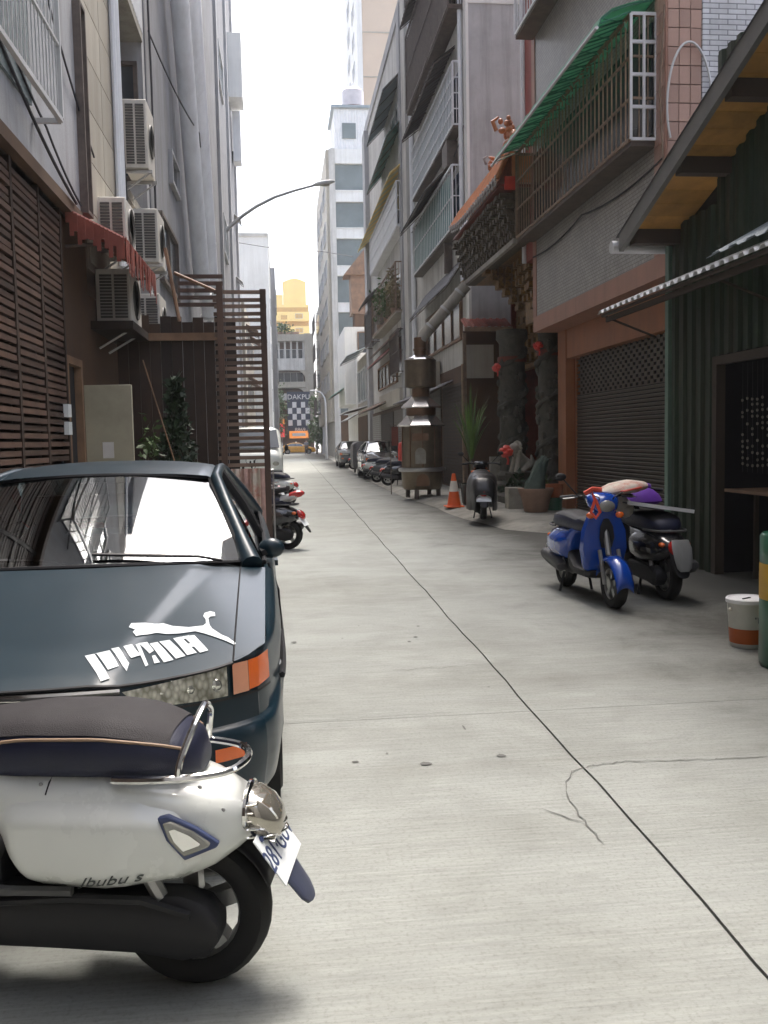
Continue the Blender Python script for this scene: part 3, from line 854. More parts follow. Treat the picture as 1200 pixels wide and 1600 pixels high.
def duct(label, p0, p1, r):
    d = thing('duct', label, 'duct', p0, group='white ducts climbing the grey wall', worldverts=True)
    a, b = Vector(p0), Vector(p1)
    obj('pipe', MB().tube([a, b], r, 20), 'pipe', d)
    n = 2
    for i in range(n):
        c = a.lerp(b, (i + 0.4) / n); ax = (b - a).normalized()
        obj('collar', MB().tube([c - ax * 0.03, c + ax * 0.03], r + 0.006, 20), 'pipe', d)
    obj('elbow_rim', MB().tube([a - (b - a).normalized() * 0.02, a + (b - a).normalized() * 0.06], r + 0.02, 20), 'alu', d)
duct('slimmer of the two white ducts, nearer the air conditioners', (-1.86, 24.0, 5.2), (-1.90, 19.4, 13.2), 0.2)
duct('thickest white duct on the grey wall, ending above the slatted screen', (-1.78, 25.6, 4.9), (-1.80, 21.3, 13.6), 0.25)

t = block('apartment_building', 'plain white windowless gable wall past the ducts', -12, -0.62, 72, 89, 17.0, 'wall_white')
obj('parapet', B(-12, -0.58, 71.9, 89, 17.0, 17.25), 'wall_pale', t)
for z in (4, 7.5, 11): win(t, 1, -0.62, 74, 78, z, z + 1.7, 'glass_grey')
t = block('apartment_building', 'narrow grey building beyond the white gable wall', -12, -0.2, 90, 108, 18.0, 'wall_grey')
for z in (4, 7.5, 11, 14.5): win(t, 1, -0.2, 92, 97, z, z + 1.8, 'glass_dark')
t = block('apartment_building', 'low brown fronted house behind the parked white van', -9, -1.9, 54.1, 71.8, 9.5, 'wall_beige')
for z in (3.6, 6.6):
    for y in (56, 62): awning(t, 1, -1.9, 0.7, y, y + 4, z + 1.9, z + 1.5, 'sheet_brown'); win(t, 1, -1.9, y, y + 3.6, z, z + 1.5, 'glass_dark')

# air conditioners
ac_unit('tall cream air conditioner alone on the upper wall in front of the dark balcony', XL - 0.02, 14.5, 5.62, w=0.36, l=0.8, h=1.0)
ac_unit('small cream air conditioner just above the red awning, nearest one', XL - 0.02, 12.15, 3.98, w=0.36, l=0.75, h=0.62)
ac_unit('cream air conditioner above the far end of the red awning', XL - 0.02, 14.7, 4.28, w=0.44, l=0.85, h=0.80)
ac_unit('cream air conditioner on the dark ledge below the red awning, nearest one', XL - 0.02, 11.9, 3.01, w=0.42, l=0.85, h=0.66)
ac_unit('cream air conditioner on the dark ledge, next behind the one under the awning', XL - 0.02, 14.6, 3.01, w=0.44, l=0.8, h=0.78)

# ragged red awning
aw = thing('awning', 'ragged rusty red sloping awning over the air conditioners', 'awning', (XL, 10.2, 3.9), worldverts=True)
g = corrugated((XL, 10.15, 3.98), (XL, 12.6, 4.02), (XL + 0.62, 10.15, 3.66), 0.11, 0.025)
obj('sheet', g, 'sheet_red', aw, ang=20)
g = MB()
for i in range(62):
    y = 10.16 + i * 0.0395; h = random.uniform(0.08, 0.36); x = XL + 0.615 + random.uniform(-.012, .012)
    g.box(x, x + 0.006, y, y + 0.045, 3.68 - h, 3.69)
for i in range(15):
    x = XL + 0.03 + i * 0.039; h = random.uniform(0.12, 0.3); z = 3.97 - 0.52 * (x - XL)
    yq = 10.14 + random.uniform(-.012, .012); g.box(x, x + 0.045, yq, yq + 0.006, z - h, z)
obj('fringe', g, 'sheet_red', aw)
for y in (10.25, 12.4): obj('bracket', MB().tube([(XL, y, 3.6), (XL + 0.6, y, 3.64)], 0.018, 6), 'bar_dark', aw)
obj('rail', MB().tube([(XL + 0.6, 10.2, 3.64), (XL + 0.6, 12.5, 3.64)], 0.018, 6), 'bar_dark', aw)

# beige steel door standing open, dark doorway behind it
dr = thing('steel_door', 'beige steel door standing open across the brown wall', 'door', (XL, 10.75, 0), worldverts=True)
obj('leaf', B(XL + 0.02, XL + 0.54, 10.75, 10.8, 0.06, 2.18), 'door_beige', dr, bevel=0.006)
obj('notice', B(XL + 0.20, XL + 0.32, 10.742, 10.748, 1.36, 1.54), 'paper', dr)
obj('handle', MB().tube([(XL + 0.44, 10.75, 1.05), (XL + 0.44, 10.69, 1.05), (XL + 0.36, 10.69, 1.05)], 0.012, 6), 'chrome', dr)
dw = thing('doorway', 'dark doorway frame just before the open beige door', 'doorway', (XL, 10.3, 0), worldverts=True)
g = MB().box(XL - 0.06, XL + 0.02, 9.98, 10.06, 0, 2.45).box(XL - 0.06, XL + 0.02, 10.66, 10.74, 0, 2.45).box(XL - 0.06, XL + 0.02, 10.06, 10.66, 2.37, 2.45)
obj('frame', g, 'wood', dw); obj('opening', B(XL - 0.075, XL - 0.06, 10.06, 10.66, 0, 2.37), 'dark', dw)
mt = thing('meter_box', 'pair of small white meter boxes stacked beside the doorway', 'meter box', (XL + 0.03, 9.8, 1.6), worldverts=True)
obj('box', B(XL + 0.012, XL + 0.06, 9.75, 9.9, 1.80, 1.93), 'plate_white', mt); obj('box', B(XL + 0.012, XL + 0.06, 9.75, 9.9, 1.62, 1.75), 'plate_white', mt)

# wooden porch: plank wall and slatted screen
pw = thing('plank_wall', 'dark brown plank wall of the porch behind the shrub', 'wall', (-1.4, 13.0, 0), worldverts=True)
x = XL + 0.03; first = None
while x < -0.72:
    w_ = 0.145
    if first is None: first = obj('plank', B(-0.07, 0.07, 12.98, 13.02, 0.05, 3.2), 'wood_dark', pw); p0 = first.location.copy(); first.location = p0 + Vector((x + 0.07, 0, 0))
    else: part_copy(first, pw, p0 + Vector((x + 0.07, random.uniform(-0.012, 0.012), random.uniform(-0.08, 0.06))))
    x += w_
obj('rail', B(XL, -0.7, 12.9, 12.975, 2.9, 3.0), 'wood', pw)
g = MB()
for i in range(5): g.box(XL + 0.9, -0.72, 12.55 + 0.05 * i, 12.59 + 0.05 * i, 3.3 + 0.1 * i, 3.35 + 0.1 * i)
obj('louvre', g, 'slat', pw)
sc = thing('slatted_screen', 'tall slatted wooden screen with square posts beside the parked scooters', 'screen', (-0.45, 11.0, 0), worldverts=True)
obj('post', B(-0.205, -0.135, 10.97, 11.04, 0, 3.27), 'slat', sc); obj('post', B(-0.70, -0.63, 10.97, 11.04, 0, 3.34), 'slat', sc)
first = None
for i in range(26):
    z = 1.22 + i * 0.08
    if first is None: first = obj('slat', B(-0.74, -0.14, 11.045, 11.075, 0, 0.042), 'slat_pale', sc); p0 = first.location.copy(); first.location = p0 + Vector((0, 0, z))
    else: part_copy(first, sc, p0 + Vector((random.uniform(-0.008, 0.008), 0, z + random.uniform(-0.006, 0.006))), (0, random.uniform(-0.008, 0.008), 0))
g = MB().tube([(-1.35, 11.8, 3.9), (-1.2, 11.7, 3.0)], 0.022, 6).tube([(-1.25, 11.8, 3.6), (-0.75, 11.6, 3.35)], 0.02, 6)
tag(obj('loose_batten', g, 'wood'), 'broken pale batten leaning at the top of the porch planks', 'batten')

# shrubs by the porch
def shrub(name, label, c, rad, n, size, m, trunk_h, shape='ball', seed=1, cat='shrub', group=None, droop=0, trunk_r=0.03, aspect=0.45, base=0.0):
    t = thing(name, label, cat, (c[0], c[1], base), group=group)
    f = foliage((0, 0, c[2] - base), rad, n, size, seed, droop, shape, aspect)
    o = obj('crown', f, m, t, ang=0); o['kind'] = 'stuff'
    obj('stem', MB().tube([(0, 0, 0), (0.02, 0.01, trunk_h * 0.6), (0, 0, trunk_h)], [trunk_r, trunk_r * 0.8, trunk_r * 0.4], 7), 'bark', t)
    return t
shrub('conifer_shrub', 'dark pointed evergreen shrub against the brown planks', (-1.28, 11.7, 1.25), (0.42, 0.40, 1.05), 1900, 0.11, 'leaf_dark', 2.0, 'cone', 3, 'shrub')
shrub('leafy_shrub', 'thin yellow green shrub beside the open beige door', (-1.68, 11.9, 1.15), (0.16, 0.2, 0.75), 260, 0.11, 'leaf', 1.5, 'ball', 4, 'shrub')
tag(obj('bamboo_pole', MB().tube([(-1.6, 11.3, 2.5), (-1.05, 11.2, 0.5)], 0.008, 6), 'wood'), 'thin tan bamboo pole leaning across the dark evergreen shrub', 'pole')

# cables on the grey wall
cable('cable', 'cable sagging from the window cage across the grey wall', [(XL + 0.03, 6.9, 7.3), (XL + 0.04, 9.0, 6.3), (XL + 0.03, 11.9, 5.0)], group=None)
cable('cable', 'cable looping down to the red awning', [(XL + 0.03, 8.3, 4.9), (XL + 0.05, 9.4, 4.55), (XL + 0.03, 11.0, 4.2)])
cable('cable', 'longest cable, running along the wall above the slats', [(XL + 0.03, 6.3, 5.6), (XL + 0.04, 8.2, 4.7), (XL + 0.12, 10.3, 4.05)], r=0.016)
cable('cable', 'cable running up beside the tall air conditioner', [(XL + 0.05, 17.4, 11.0), (XL + 0.07, 17.45, 8.0), (XL + 0.05, 17.5, 5.0)], r=0.02)

# wall-mounted street lamp reaching over the alley
lp = thing('street_lamp', 'grey street lamp arm curving out from the building edge over the alley', 'street lamp', (XL, 42.0, 11.0), worldverts=True)
pts = [(XL, 42, 10.75), (-1.9, 42, 11.05), (-1.4, 42, 11.45), (-0.8, 42, 11.85), (0, 42, 12.25), (0.9, 42, 12.55), (1.75, 42, 12.78)]
obj('arm', MB().tube(pts, [0.085, 0.08, 0.075, 0.07, 0.065, 0.06, 0.055], 10), 'steel', lp)
obj('wall_plate', B(XL, XL + 0.06, 41.85, 42.15, 10.4, 11.1), 'steel', lp)
hd = MB().loft([superell(0, 0, 0, 0.06, 0.05, 12, 2.5)] and [[(x, 42 + y, z) for (_, y, z) in superell(0, 0, zc, a, b, 12, 2.6)] for x, zc, a, b in
     ((1.7, 12.78, 0.06, 0.05), (1.85, 12.82, 0.13, 0.09), (2.2, 12.88, 0.17, 0.11), (2.5, 12.93, 0.15, 0.08), (2.66, 12.95, 0.06, 0.04))])
obj('lamp_head', hd, 'alu', lp)
obj('lamp_lens', MB().sphere((2.2, 42, 12.8), 0.25, 0.12, 0.08, 12, 6), 'lens_clear', lp)
tag(obj('cable', MB().tube([(XL, 54.0, 12.8), (-0.6, 54, 12.55), (1, 54, 12.45), (2.7, 55, 12.5), (4.7, 58, 12.8)], 0.02, 5), 'cable'), 'thin wire crossing the alley below the lamp arm', 'cable')

# rain stains are in the wall material; loose service cables along both rows
cable('cable', 'slack black cable between the flats and the tower of grey flats', [(5.0 - 0.1, 24.8, 9.3), (5.0 - 0.15, 30, 9.0), (5.0 - 0.15, 37, 9.2)], r=0.018)
cable('cable', 'bundle of cables under the cage of the tiled building', [(5.0 - 0.02, 11.8, 5.05), (5.0 - 0.03, 15, 5.1), (5.0 - 0.02, 18, 5.0)], r=0.014)
cable('cable', 'cable dropping beside the recessed bay', [(-2.17, 13.95, 9.0), (-2.15, 14.0, 6.6), (-2.17, 14.4, 4.7)], r=0.014)
cable('cable', 'cable strung across the grey wall over the ducts', [(-2.17, 17.6, 8.9), (-1.7, 22.5, 8.7), (-2.17, 31, 9.4)], r=0.016)

# ================================================================== RIGHT SIDE
# ---- green corrugated shed with its timber roof
XS = 4.6
XP = 5.0
sh = thing('shed', 'dark green corrugated metal shed with an orange-brown timber roof', 'shed', (XS, 7.5, 0), worldverts=True)
def roof_z(y): return 3.74 + (10.67 - y) * 0.3475
for a, b in ((9.50, 10.62),):
    zt = 3.9
    g = corrugated((XS, b, 0 if a > 9 else 0), (XS, a, 0), (XS, b, zt), 0.19, 0.035, up=Vector((-1, 0, 0)))
    obj('wall_sheet', g, 'corr_green', sh, ang=20)
g = corrugated((XS, 9.49, 2.32), (XS, 4.0, 2.32), (XS, 9.49, 5.4), 0.19, 0.035, up=Vector((-1, 0, 0)))
obj('wall_sheet', g, 'corr_green', sh, ang=20)
obj('wall_core', MB().add([(XS + 0.02, 10.62, 0), (XS + 0.02, 10.62, 3.75), (XS + 0.02, 9.5, 4.1), (XS + 0.02, 9.5, 0), (XS + 0.1, 10.62, 0), (XS + 0.1, 10.62, 3.75), (XS + 0.1, 9.5, 4.1), (XS + 0.1, 9.5, 0)],
    [(0, 1, 2, 3), (4, 7, 6, 5), (0, 4, 5, 1), (1, 5, 6, 2), (2, 6, 7, 3), (3, 7, 4, 0)]), 'dark', sh)
g = corrugated((XS, 10.64, 0), (9.5, 10.64, 0), (XS, 10.64, 3.72), 0.19, 0.03, up=Vector((0, 1, 0)))
obj('end_sheet', g, 'corr_green', sh, ang=20)
obj('corner_post', B(XS - 0.05, XS + 0.03, 10.6, 10.69, 0, 3.7), 'post_green', sh)
# roof: boards underneath, rafters, sheet on top, edge board
XR0, XR1 = 3.98, 9.6
y0, y1 = 2.6, 10.67
n = 34; first = None
ang = math.atan2(roof_z(y0) - roof_z(y1), y1 - y0)
for i in range(n):
    ya = y1 - 0.06 - (y1 - y0 - 0.1) * i / n; yb = ya - (y1 - y0 - 0.1) / n + 0.006
    g = MB().add([(XR0 + 0.06, ya, roof_z(ya)), (XR1, ya, roof_z(ya)), (XR1, yb, roof_z(yb)), (XR0 + 0.06, yb, roof_z(yb))] +
                 [(XR0 + 0.06, ya, roof_z(ya) + 0.02), (XR1, ya, roof_z(ya) + 0.02), (XR1, yb, roof_z(yb) + 0.02), (XR0 + 0.06, yb, roof_z(yb) + 0.02)],
                 [(0, 1, 2, 3), (4, 7, 6, 5), (0, 4, 5, 1), (1, 5, 6, 2), (2, 6, 7, 3), (3, 7, 4, 0)])
    obj('roof_board', g, 'soffit', sh)
for y in (10.45, 9.2, 8.15, 7.1, 6.0, 4.8, 3.6):
    z = roof_z(y)
    g = MB().add([(XR0 + 0.07, y - 0.07, z - 0.14), (XS, y - 0.07, z - 0.14), (XS, y + 0.07, z - 0.14), (XR0 + 0.07, y + 0.07, z - 0.14),
                  (XR0 + 0.07, y - 0.07, roof_z(y - 0.07) - 0.003), (XS, y - 0.07, roof_z(y - 0.07) - 0.003), (XS, y + 0.07, roof_z(y + 0.07) - 0.003), (XR0 + 0.07, y + 0.07, roof_z(y + 0.07) - 0.003)],
                 [(0, 3, 2, 1), (4, 5, 6, 7), (0, 1, 5, 4), (1, 2, 6, 5), (2, 3, 7, 6), (3, 0, 4, 7)])
    obj('rafter', g, 'rafter', sh)
g = MB()
g.add([(XR0, y1, roof_z(y1) - 0.1), (XR0 + 0.055, y1, roof_z(y1) - 0.1), (XR0 + 0.055, y1, roof_z(y1) + 0.1), (XR0, y1, roof_z(y1) + 0.1),
       (XR0, y0, roof_z(y0) - 0.1), (XR0 + 0.055, y0, roof_z(y0) - 0.1), (XR0 + 0.055, y0, roof_z(y0) + 0.1), (XR0, y0, roof_z(y0) + 0.1)],
      [(0, 1, 2, 3), (4, 7, 6, 5), (0, 4, 5, 1), (1, 5, 6, 2), (2, 6, 7, 3), (3, 7, 4, 0)])
obj('edge_board', g, 'fascia', sh)
g = corrugated((XR0 - 0.01, y1 + 0.08, roof_z(y1 + 0.08) + 0.105), (XR1, y1 + 0.08, roof_z(y1 + 0.08) + 0.105), (XR0 - 0.01, y0, roof_z(y0) + 0.105), 0.2, 0.03)
obj('roof_sheet', g, 'sheet_dark', sh, ang=20)
g = MB().tube([(XR0 - 0.06, y1 + 0.1, roof_z(y1) - 0.03), (XR1, y1 + 0.1, roof_z(y1) - 0.05)], 0.075, 10)
obj('gutter', g, 'alu', sh)
# doorway with beads and a shelf
obj('door_frame', MB().box(XS - 0.04, XS + 0.06, 9.39, 9.49, 0, 2.31).box(XS - 0.04, XS + 0.06, 4.0, 9.39, 2.22, 2.309), 'rafter', sh)
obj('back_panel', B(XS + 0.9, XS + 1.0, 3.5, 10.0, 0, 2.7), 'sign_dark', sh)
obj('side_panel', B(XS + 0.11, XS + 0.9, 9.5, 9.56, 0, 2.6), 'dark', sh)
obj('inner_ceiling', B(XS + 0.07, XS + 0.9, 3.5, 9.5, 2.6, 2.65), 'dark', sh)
shf = thing('wall_shelf', 'pale plank shelf in the dark shed doorway', 'shelf', (XS + 0.1, 8.4, 0.9), worldverts=True)
obj('board', B(XS - 0.06, XS + 0.5, 7.6, 9.15, 0.90, 0.93), 'wood', shf)
obj('support', MB().box(XS + 0.2, XS + 0.24, 9.0, 9.04, 0, 0.898).box(XS + 0.2, XS + 0.24, 7.8, 7.84, 0, 0.898), 'rafter', shf)
bd = thing('bead_string', 'hanging strings of pale beads in the dark doorway of the shed', 'bead curtain', (XS + 0.1, 8.8, 2.1), worldverts=True)
g = MB(); h = MB()
for k in range(7):
    y = 9.1 - 0.1 * k; x = XS + 0.1
    h.tube([(x, y, 2.21), (x, y - 0.02, 1.1)], 0.003, 4)
    for j in range(12):
        if random.random() < 0.7: g.sphere((x, y - 0.02 * j / 12, 1.85 - j * 0.06 - random.uniform(0, 0.02)), 0.014, 0.014, 0.016, 6, 4)
obj('bead', g, 'bead', bd, stuff=True); obj('string', h, 'cable', bd)
# small corrugated awning with daylight in its flutes
sa = thing('awning', 'thin corrugated sheet awning sticking out below the timber roof of the shed', 'awning', (XS, 9, 3), worldverts=True)
XA = 3.88
g = corrugated((XA, 11.15, 2.98), (XA, 5.4, 2.98), (XS + 0.06, 11.15, 3.30), 0.17, 0.035, trap=True)
obj('sheet', g, 'sheet_white', sa, ang=20)
obj('rail', MB().tube([(XA + 0.05, 11.1, 2.955), (XA + 0.05, 5.5, 2.955)], 0.02, 6), 'rafter', sa)
obj('batten', B(XA + 0.09, XA + 0.12, 5.5, 11.1, 2.88, 2.94), 'rafter', sa)
for y in (11.1, 8.3): obj('bracket', MB().tube([(XS, y, 2.7), (XA + 0.08, y, 2.95)], 0.014, 6), 'rafter', sa)
sa2 = thing('awning', 'small blue grey metal awning lying over the thin corrugated sheet', 'awning', (XS, 7, 3.1), worldverts=True)
obj('sheet', corrugated((XA + 0.02, 8.25, 3.10), (XA + 0.02, 4.8, 3.10), (XS + 0.01, 8.25, 3.48), 0.3, 0.02), 'sheet_blue', sa2, ang=20)

t = block('apartment_building', 'plain grey flats standing over the near end behind the shed', XP, 15, -24, 2.3, 16.0, 'wall_grey')
obj('unseen_shade_wing', B(XL + 0.02, 4.98, -24, -13, 0, 16.0), 'wall_grey', t)  # unseen wing added across the alley to darken the foreground
# ---- pink-bordered tiled building
XP = 5.0
pk = thing('tiled_building', 'tiled shop building with salmon pink borders and a roller shutter', 'building', (XP + 2, 14.8, 0), worldverts=True)
PY0, PY1 = 11.72, 18.05
obj('wall', B(XP + 0.02, 12, PY0 + 0.02, PY1, 3.56, 24), 'mortar', pk)
obj('tile_panel', B(XP, XP + 0.018, PY0 + 0.36, PY1 - 0.22, 3.84, 24), 'tile_grey', pk)
obj('lower_band', B(XP - 0.012, XP + 0.8, PY0, PY1, 3.55, 3.835), 'paint_pink', pk)
obj('edge_strip', B(XP - 0.012, XP + 0.018, PY1 - 0.215, PY1 + 0.01, 3.837, 24), 'paint_pink', pk)
obj('near_strip', B(XP - 0.012, XP + 0.018, PY0 + 0.005, PY0 + 0.355, 3.837, 24), 'paint_pink', pk)
# pink tiles of the corner, each its own piece
first = None
for i in range(52):
    for j in range(3):
        zt = 3.86 + i * 0.232; x = XP + 0.012 + j * 0.15
        if first is None: first = obj('tile', B(0.004, 0.144, PY0 - 0.004, PY0 + 0.03, 0.004, 0.224), 'tile_pink', pk); p0 = first.location.copy(); first.location = p0 + Vector((x, 0, zt))
        else: part_copy(first, pk, p0 + Vector((x, random.uniform(-0.0015, 0.0015), zt)))
first = None
for i in range(34):
    zt = 3.86 + i * 0.232
    for j in range(2):
        y = PY0 + 0.03 + j * 0.165
        if first is None: first = obj('tile', B(XP - 0.02, XP - 0.011, 0, 0.155, 0.004, 0.224), 'tile_pink', pk); p0 = first.location.copy(); first.location = p0 + Vector((0, y, zt))
        else: part_copy(first, pk, p0 + Vector((0, y, zt)))
obj('side_tiles', B(XP + 0.47, 12, PY0 - 0.006, PY0 + 0.02, 3.0, 24), 'tile_white', pk)
obj('side_base', B(XP + 0.5, 12, PY0 + 0.002, PY0 + 0.3, 0, 2.998), 'wall_grey', pk)
# shop opening
obj('column', B(XP + 0.48, XP + 0.66, 17.55, 18.05, 0.10, 3.548), 'paint_orange', pk)
obj('column', B(XP + 0.48, XP + 0.66, PY0 + 0.31, PY0 + 0.6, 0.0, 3.548), 'paint_orange', pk)
obj('lintel', B(XP + 0.5, XP + 0.72, PY0 + 0.62, 17.548, 3.0, 3.548), 'paint_orange', pk)
st = MB(); gp_ = MB()
nz = 44
XSH = XP + 0.68
for i in range(nz):
    z = 0.1 + i * 0.066
    if i < 33:
        # curved steel lath: proud at its middle
        st.add([(XSH, 12.4, z), (XSH - 0.016, 12.4, z + 0.014), (XSH - 0.016, 12.4, z + 0.04), (XSH, 12.4, z + 0.054), (XSH, 17.45, z), (XSH - 0.016, 17.45, z + 0.014), (XSH - 0.016, 17.45, z + 0.04), (XSH, 17.45, z + 0.054)],
               [(0, 4, 5, 1), (1, 5, 6, 2), (2, 6, 7, 3)])
        gp_.box(XSH + 0.002, XSH + 0.006, 12.4, 17.45, z + 0.05, z + 0.07)
    else:
        off = 0.12 if i % 2 else 0.0
        st.box(XSH - 0.01, XSH + 0.004, 12.4, 17.45, z, z + 0.016)
        y = 12.42 + off
        while y < 17.3:
            st.box(XSH - 0.012, XSH + 0.003, y, y + 0.13, z + 0.016, z + 0.066); y += 0.24
sl = obj('roller_shutter', st, 'shutter', pk, ang=0)
obj('gap_strip', gp_, 'dark', sl, ang=0, stuff=True)
obj('shutter_back', B(XP + 0.74, XP + 0.79, 12.2, 17.5, 0.1, 3.5), 'dark', pk)
obj('guide_rail', B(XP + 0.665, XP + 0.735, 17.46, 17.54, 0.1, 3.0), 'paint_orange', pk)
obj('guide_rail', B(XP + 0.665, XP + 0.735, 12.33, 12.398, 0.1, 3.0), 'paint_orange', pk)
# window cages (first floor with green canopy, second above)
cg = cage(pk, -1, XP, 0.35, 12.05, 17.95, 5.36, 6.94, 'bar_rust', pitch=0.17, rails=2, floor='bar_dark', back='glass_dark', endpitch=0.175, single=True)
for ch in [cg] + children(cg):
    pass
ef = MB()
for z in (5.36, 5.77, 6.18, 6.59, 6.94): ef.box(XP - 0.35, XP, 12.015, 12.05, z - 0.02, z + 0.02)
for x in (XP - 0.35, XP - 0.175, XP - 0.012): ef.box(x - 0.02, x + 0.012, 12.01, 12.045, 5.36, 6.94)
obj('end_frame', ef, 'bar_white', cg)
cage(pk, -1, XP, 0.35, 12.05, 17.95, 9.15, 11.2, 'bar_white', pitch=0.17, rails=2, floor='bar_dark', back='glass_dark', single=True)
ca = thing('canopy', 'green translucent canopy over the rusty window cage', 'canopy', (XP, 15, 6.9), worldverts=True)
zr = [(5.0, 7.16), (4.62, 7.07), (4.38, 6.99), (4.24, 6.88), (4.18, 6.74)]
g = MB(); vs = []; ny = 24
for j in range(ny + 1):
    y = 12.0 + 6.0 * j / ny
    for x, z in zr: vs.append((x, y, z + (0.012 if j % 2 else -0.012)))
fs = [(j * 5 + i, (j + 1) * 5 + i, (j + 1) * 5 + i + 1, j * 5 + i + 1) for j in range(ny) for i in range(4)]
obj('sheet', g.add(vs, fs), 'canopy_green', ca, ang=0, solid=0.006)
g = MB()
for j in range(13):
    y = 12.02 + 0.497 * j
    g.tube([(x, y, z - 0.03) for x, z in zr], 0.014, 5)
    g.tube([(4.64, y, 6.96), (4.24, y, 6.80)], 0.011, 5)
    if j < 12: g.tube([(4.25, y, 6.86), (4.64, y + 0.25, 6.93)], 0.008, 4).tube([(4.64, y + 0.25, 6.93), (4.25, y + 0.497, 6.86)], 0.008, 4)
obj('rib', g, 'sheet_green', ca, stuff=True)
obj('edge_tube', MB().tube([(4.175, 11.98, 6.73), (4.175, 18.02, 6.73)], 0.024, 7), 'alu', ca)
f = foliage((4.6, 14.9, 6.80), (0.06, 2.7, 0.07), 110, 0.1, 21, 0.8, 'ball', 0.3)
o = obj('hanging_leaves', f, 'canopy_green', ca, ang=0); o['kind'] = 'stuff'
# looped cable on the corner
cp = [(XP - 0.03, 11.9, 6.4)]
tag(obj('cable', MB().tube([(XP + 0.28 - 0.30 * math.cos(R(q)), 11.66 - 0.02 * math.sin(R(q * 2)), 5.7 + 0.75 * math.sin(R(q))) for q in range(-35, 200, 9)], 0.016, 6), 'alu'), 'grey cable looping round the pink tiled corner', 'cable')
cable('cable', 'thin tan cable hanging down beside the white cage end', [(XP - 0.05, 11.68, 6.9), (XP - 0.1, 11.7, 5.9), (XP - 0.03, 11.7, 4.6)], r=0.012, m='bar_rust')
rp_ = thing('red_pillar', 'dark red pillar between the tiled building and the grey wall, above the temple roof', 'pillar', (XP, 18.3, 6), worldverts=True)
obj('shaft', B(XP, XP + 0.5, 18.07, 18.62, 5.0, 22), 'pillar_red', rp_)
obj('edge', MB().tube([(XP - 0.03, 18.62, 5.0), (XP - 0.03, 18.62, 22)], 0.05, 8), 'pipe', rp_)

# ---- temple
tp = thing('temple', 'small temple porch with an orange tiled roof and carved stone columns', 'temple', (XP, 21, 0), worldverts=True)
TY0, TY1 = 18.10, 23.9
obj('back_wall', B(7.6, 7.9, TY0, TY1, 0.1, 6.4), 'temple_red', tp)
obj('side_wall', B(XP + 0.66, 7.6, TY0, TY0 + 0.1, 0.1, 6.4), 'temple_red', tp)
obj('far_wall', B(6.0, 7.6, TY1 - 0.1, TY1, 0.1, 5.2), 'temple_red', tp)
obj('upper_roof', B(XP - 0.40, 7.9, TY0 + 0.02, TY1 - 0.95, 6.46, 7.0), 'temple_tile', tp)
obj('porch_ceiling', B(XP - 0.33, 7.6, TY0 + 0.02, TY1 - 0.02, 5.42, 5.5), 'temple_gold', tp)
obj('step', B(XP - 0.3, 7.6, TY0 + 0.02, TY1, 0.08, 0.24), 'stone', tp)
for y in (19.6, 20.8, 22.0):
    d = obj('door_leaf', B(7.53, 7.598, y, y + 1.1, 0.25, 3.2), 'temple_red', tp)
    g = MB()
    for i in range(5):
        for j in range(3): g.box(7.515, 7.53, y + 0.12 + 0.3 * j, y + 0.34 + 0.3 * j, 0.5 + 0.52 * i, 0.9 + 0.52 * i)
    obj('panel', g, 'temple_gold', d)
# carved fascia: rows of brackets below the eave
fz = MB().box(XP - 0.33, XP - 0.05, TY0, TY1 - 0.6, 5.32, 6.35)
obj('fascia', fz, 'temple_carve', tp)
obj('gutter_beam', B(XP - 0.42, XP - 0.335, 17.98, 23.0, 5.26, 5.36), 'concrete_old', tp)
g = MB(); rd = random.Random(5)
for r_ in range(6):
    for j in range(24):
        y = TY0 + 0.05 + j * 0.212 + (0.1 if r_ % 2 else 0); z = 5.42 + r_ * 0.155
        if y > TY1 - 0.75: continue
        d_ = 0.05 + 0.045 * r_ + rd.uniform(0, 0.05)
        g.box(XP - 0.33 - d_, XP - 0.33, y, y + 0.11, z, z + 0.09)
        g.box(XP - 0.33 - d_ * 0.6, XP - 0.33, y + 0.02, y + 0.09, z - 0.06, z)
obj('carving', g, 'temple_carve', tp, stuff=True)
# hanging gilded brackets under the beam
g = MB()
for r_ in range(7):
    for j in range(10):
        y = TY0 + 0.06 + j * 0.2 + (0.1 if r_ % 2 else 0); z = 3.9 + r_ * 0.21
        if z < 3.9 + (y - TY0) * 0.62 - 0.25: continue
        d_ = rd.uniform(0.03, 0.16)
        g.box(XP + 0.22 - d_, XP + 0.3, y, y + 0.13, z, z + 0.13)
g.box(XP + 0.3, XP + 0.42, TY0 + 0.05, TY0 + 1.7, 3.9, 5.4)
obj('gilded_carving', g, 'temple_gold', tp, stuff=True)
g = MB()
for j in range(12):
    y = TY0 + 0.3 + j * 0.45
    for r_ in range(5):
        g.box(5.9 + 0.05 * r_, 6.1, y, y + 0.22, 3.3 + 0.35 * r_, 3.5 + 0.35 * r_)
g.box(6.1, 6.3, TY0 + 0.1, TY1 - 0.2, 3.2, 5.4)
obj('inner_frieze', g, 'temple_gold', tp, stuff=True)
g = MB(); rdk = random.Random(9)
for i in range(9):
    z = 3.95 + i * 0.16; x0 = 5.95 - i * 0.155
    x = x0
    while x < 6.9:
        d_ = rdk.uniform(0.02, 0.16)
        g.box(x, x + 0.12, 21.15 - d_, 21.45, z, z + 0.11)
        g.box(x + 0.02, x + 0.1, 21.15 - d_ * .6, 21.45, z + 0.11, z + 0.16)
        x += 0.155
obj('corbel_stack', g, 'temple_gold', tp, stuff=True)
# hanging sign strings / couplets
obj('couplet_board', B(6.0, 6.05, 19.45, 19.75, 0.9, 3.1), 'temple_gold', tp)
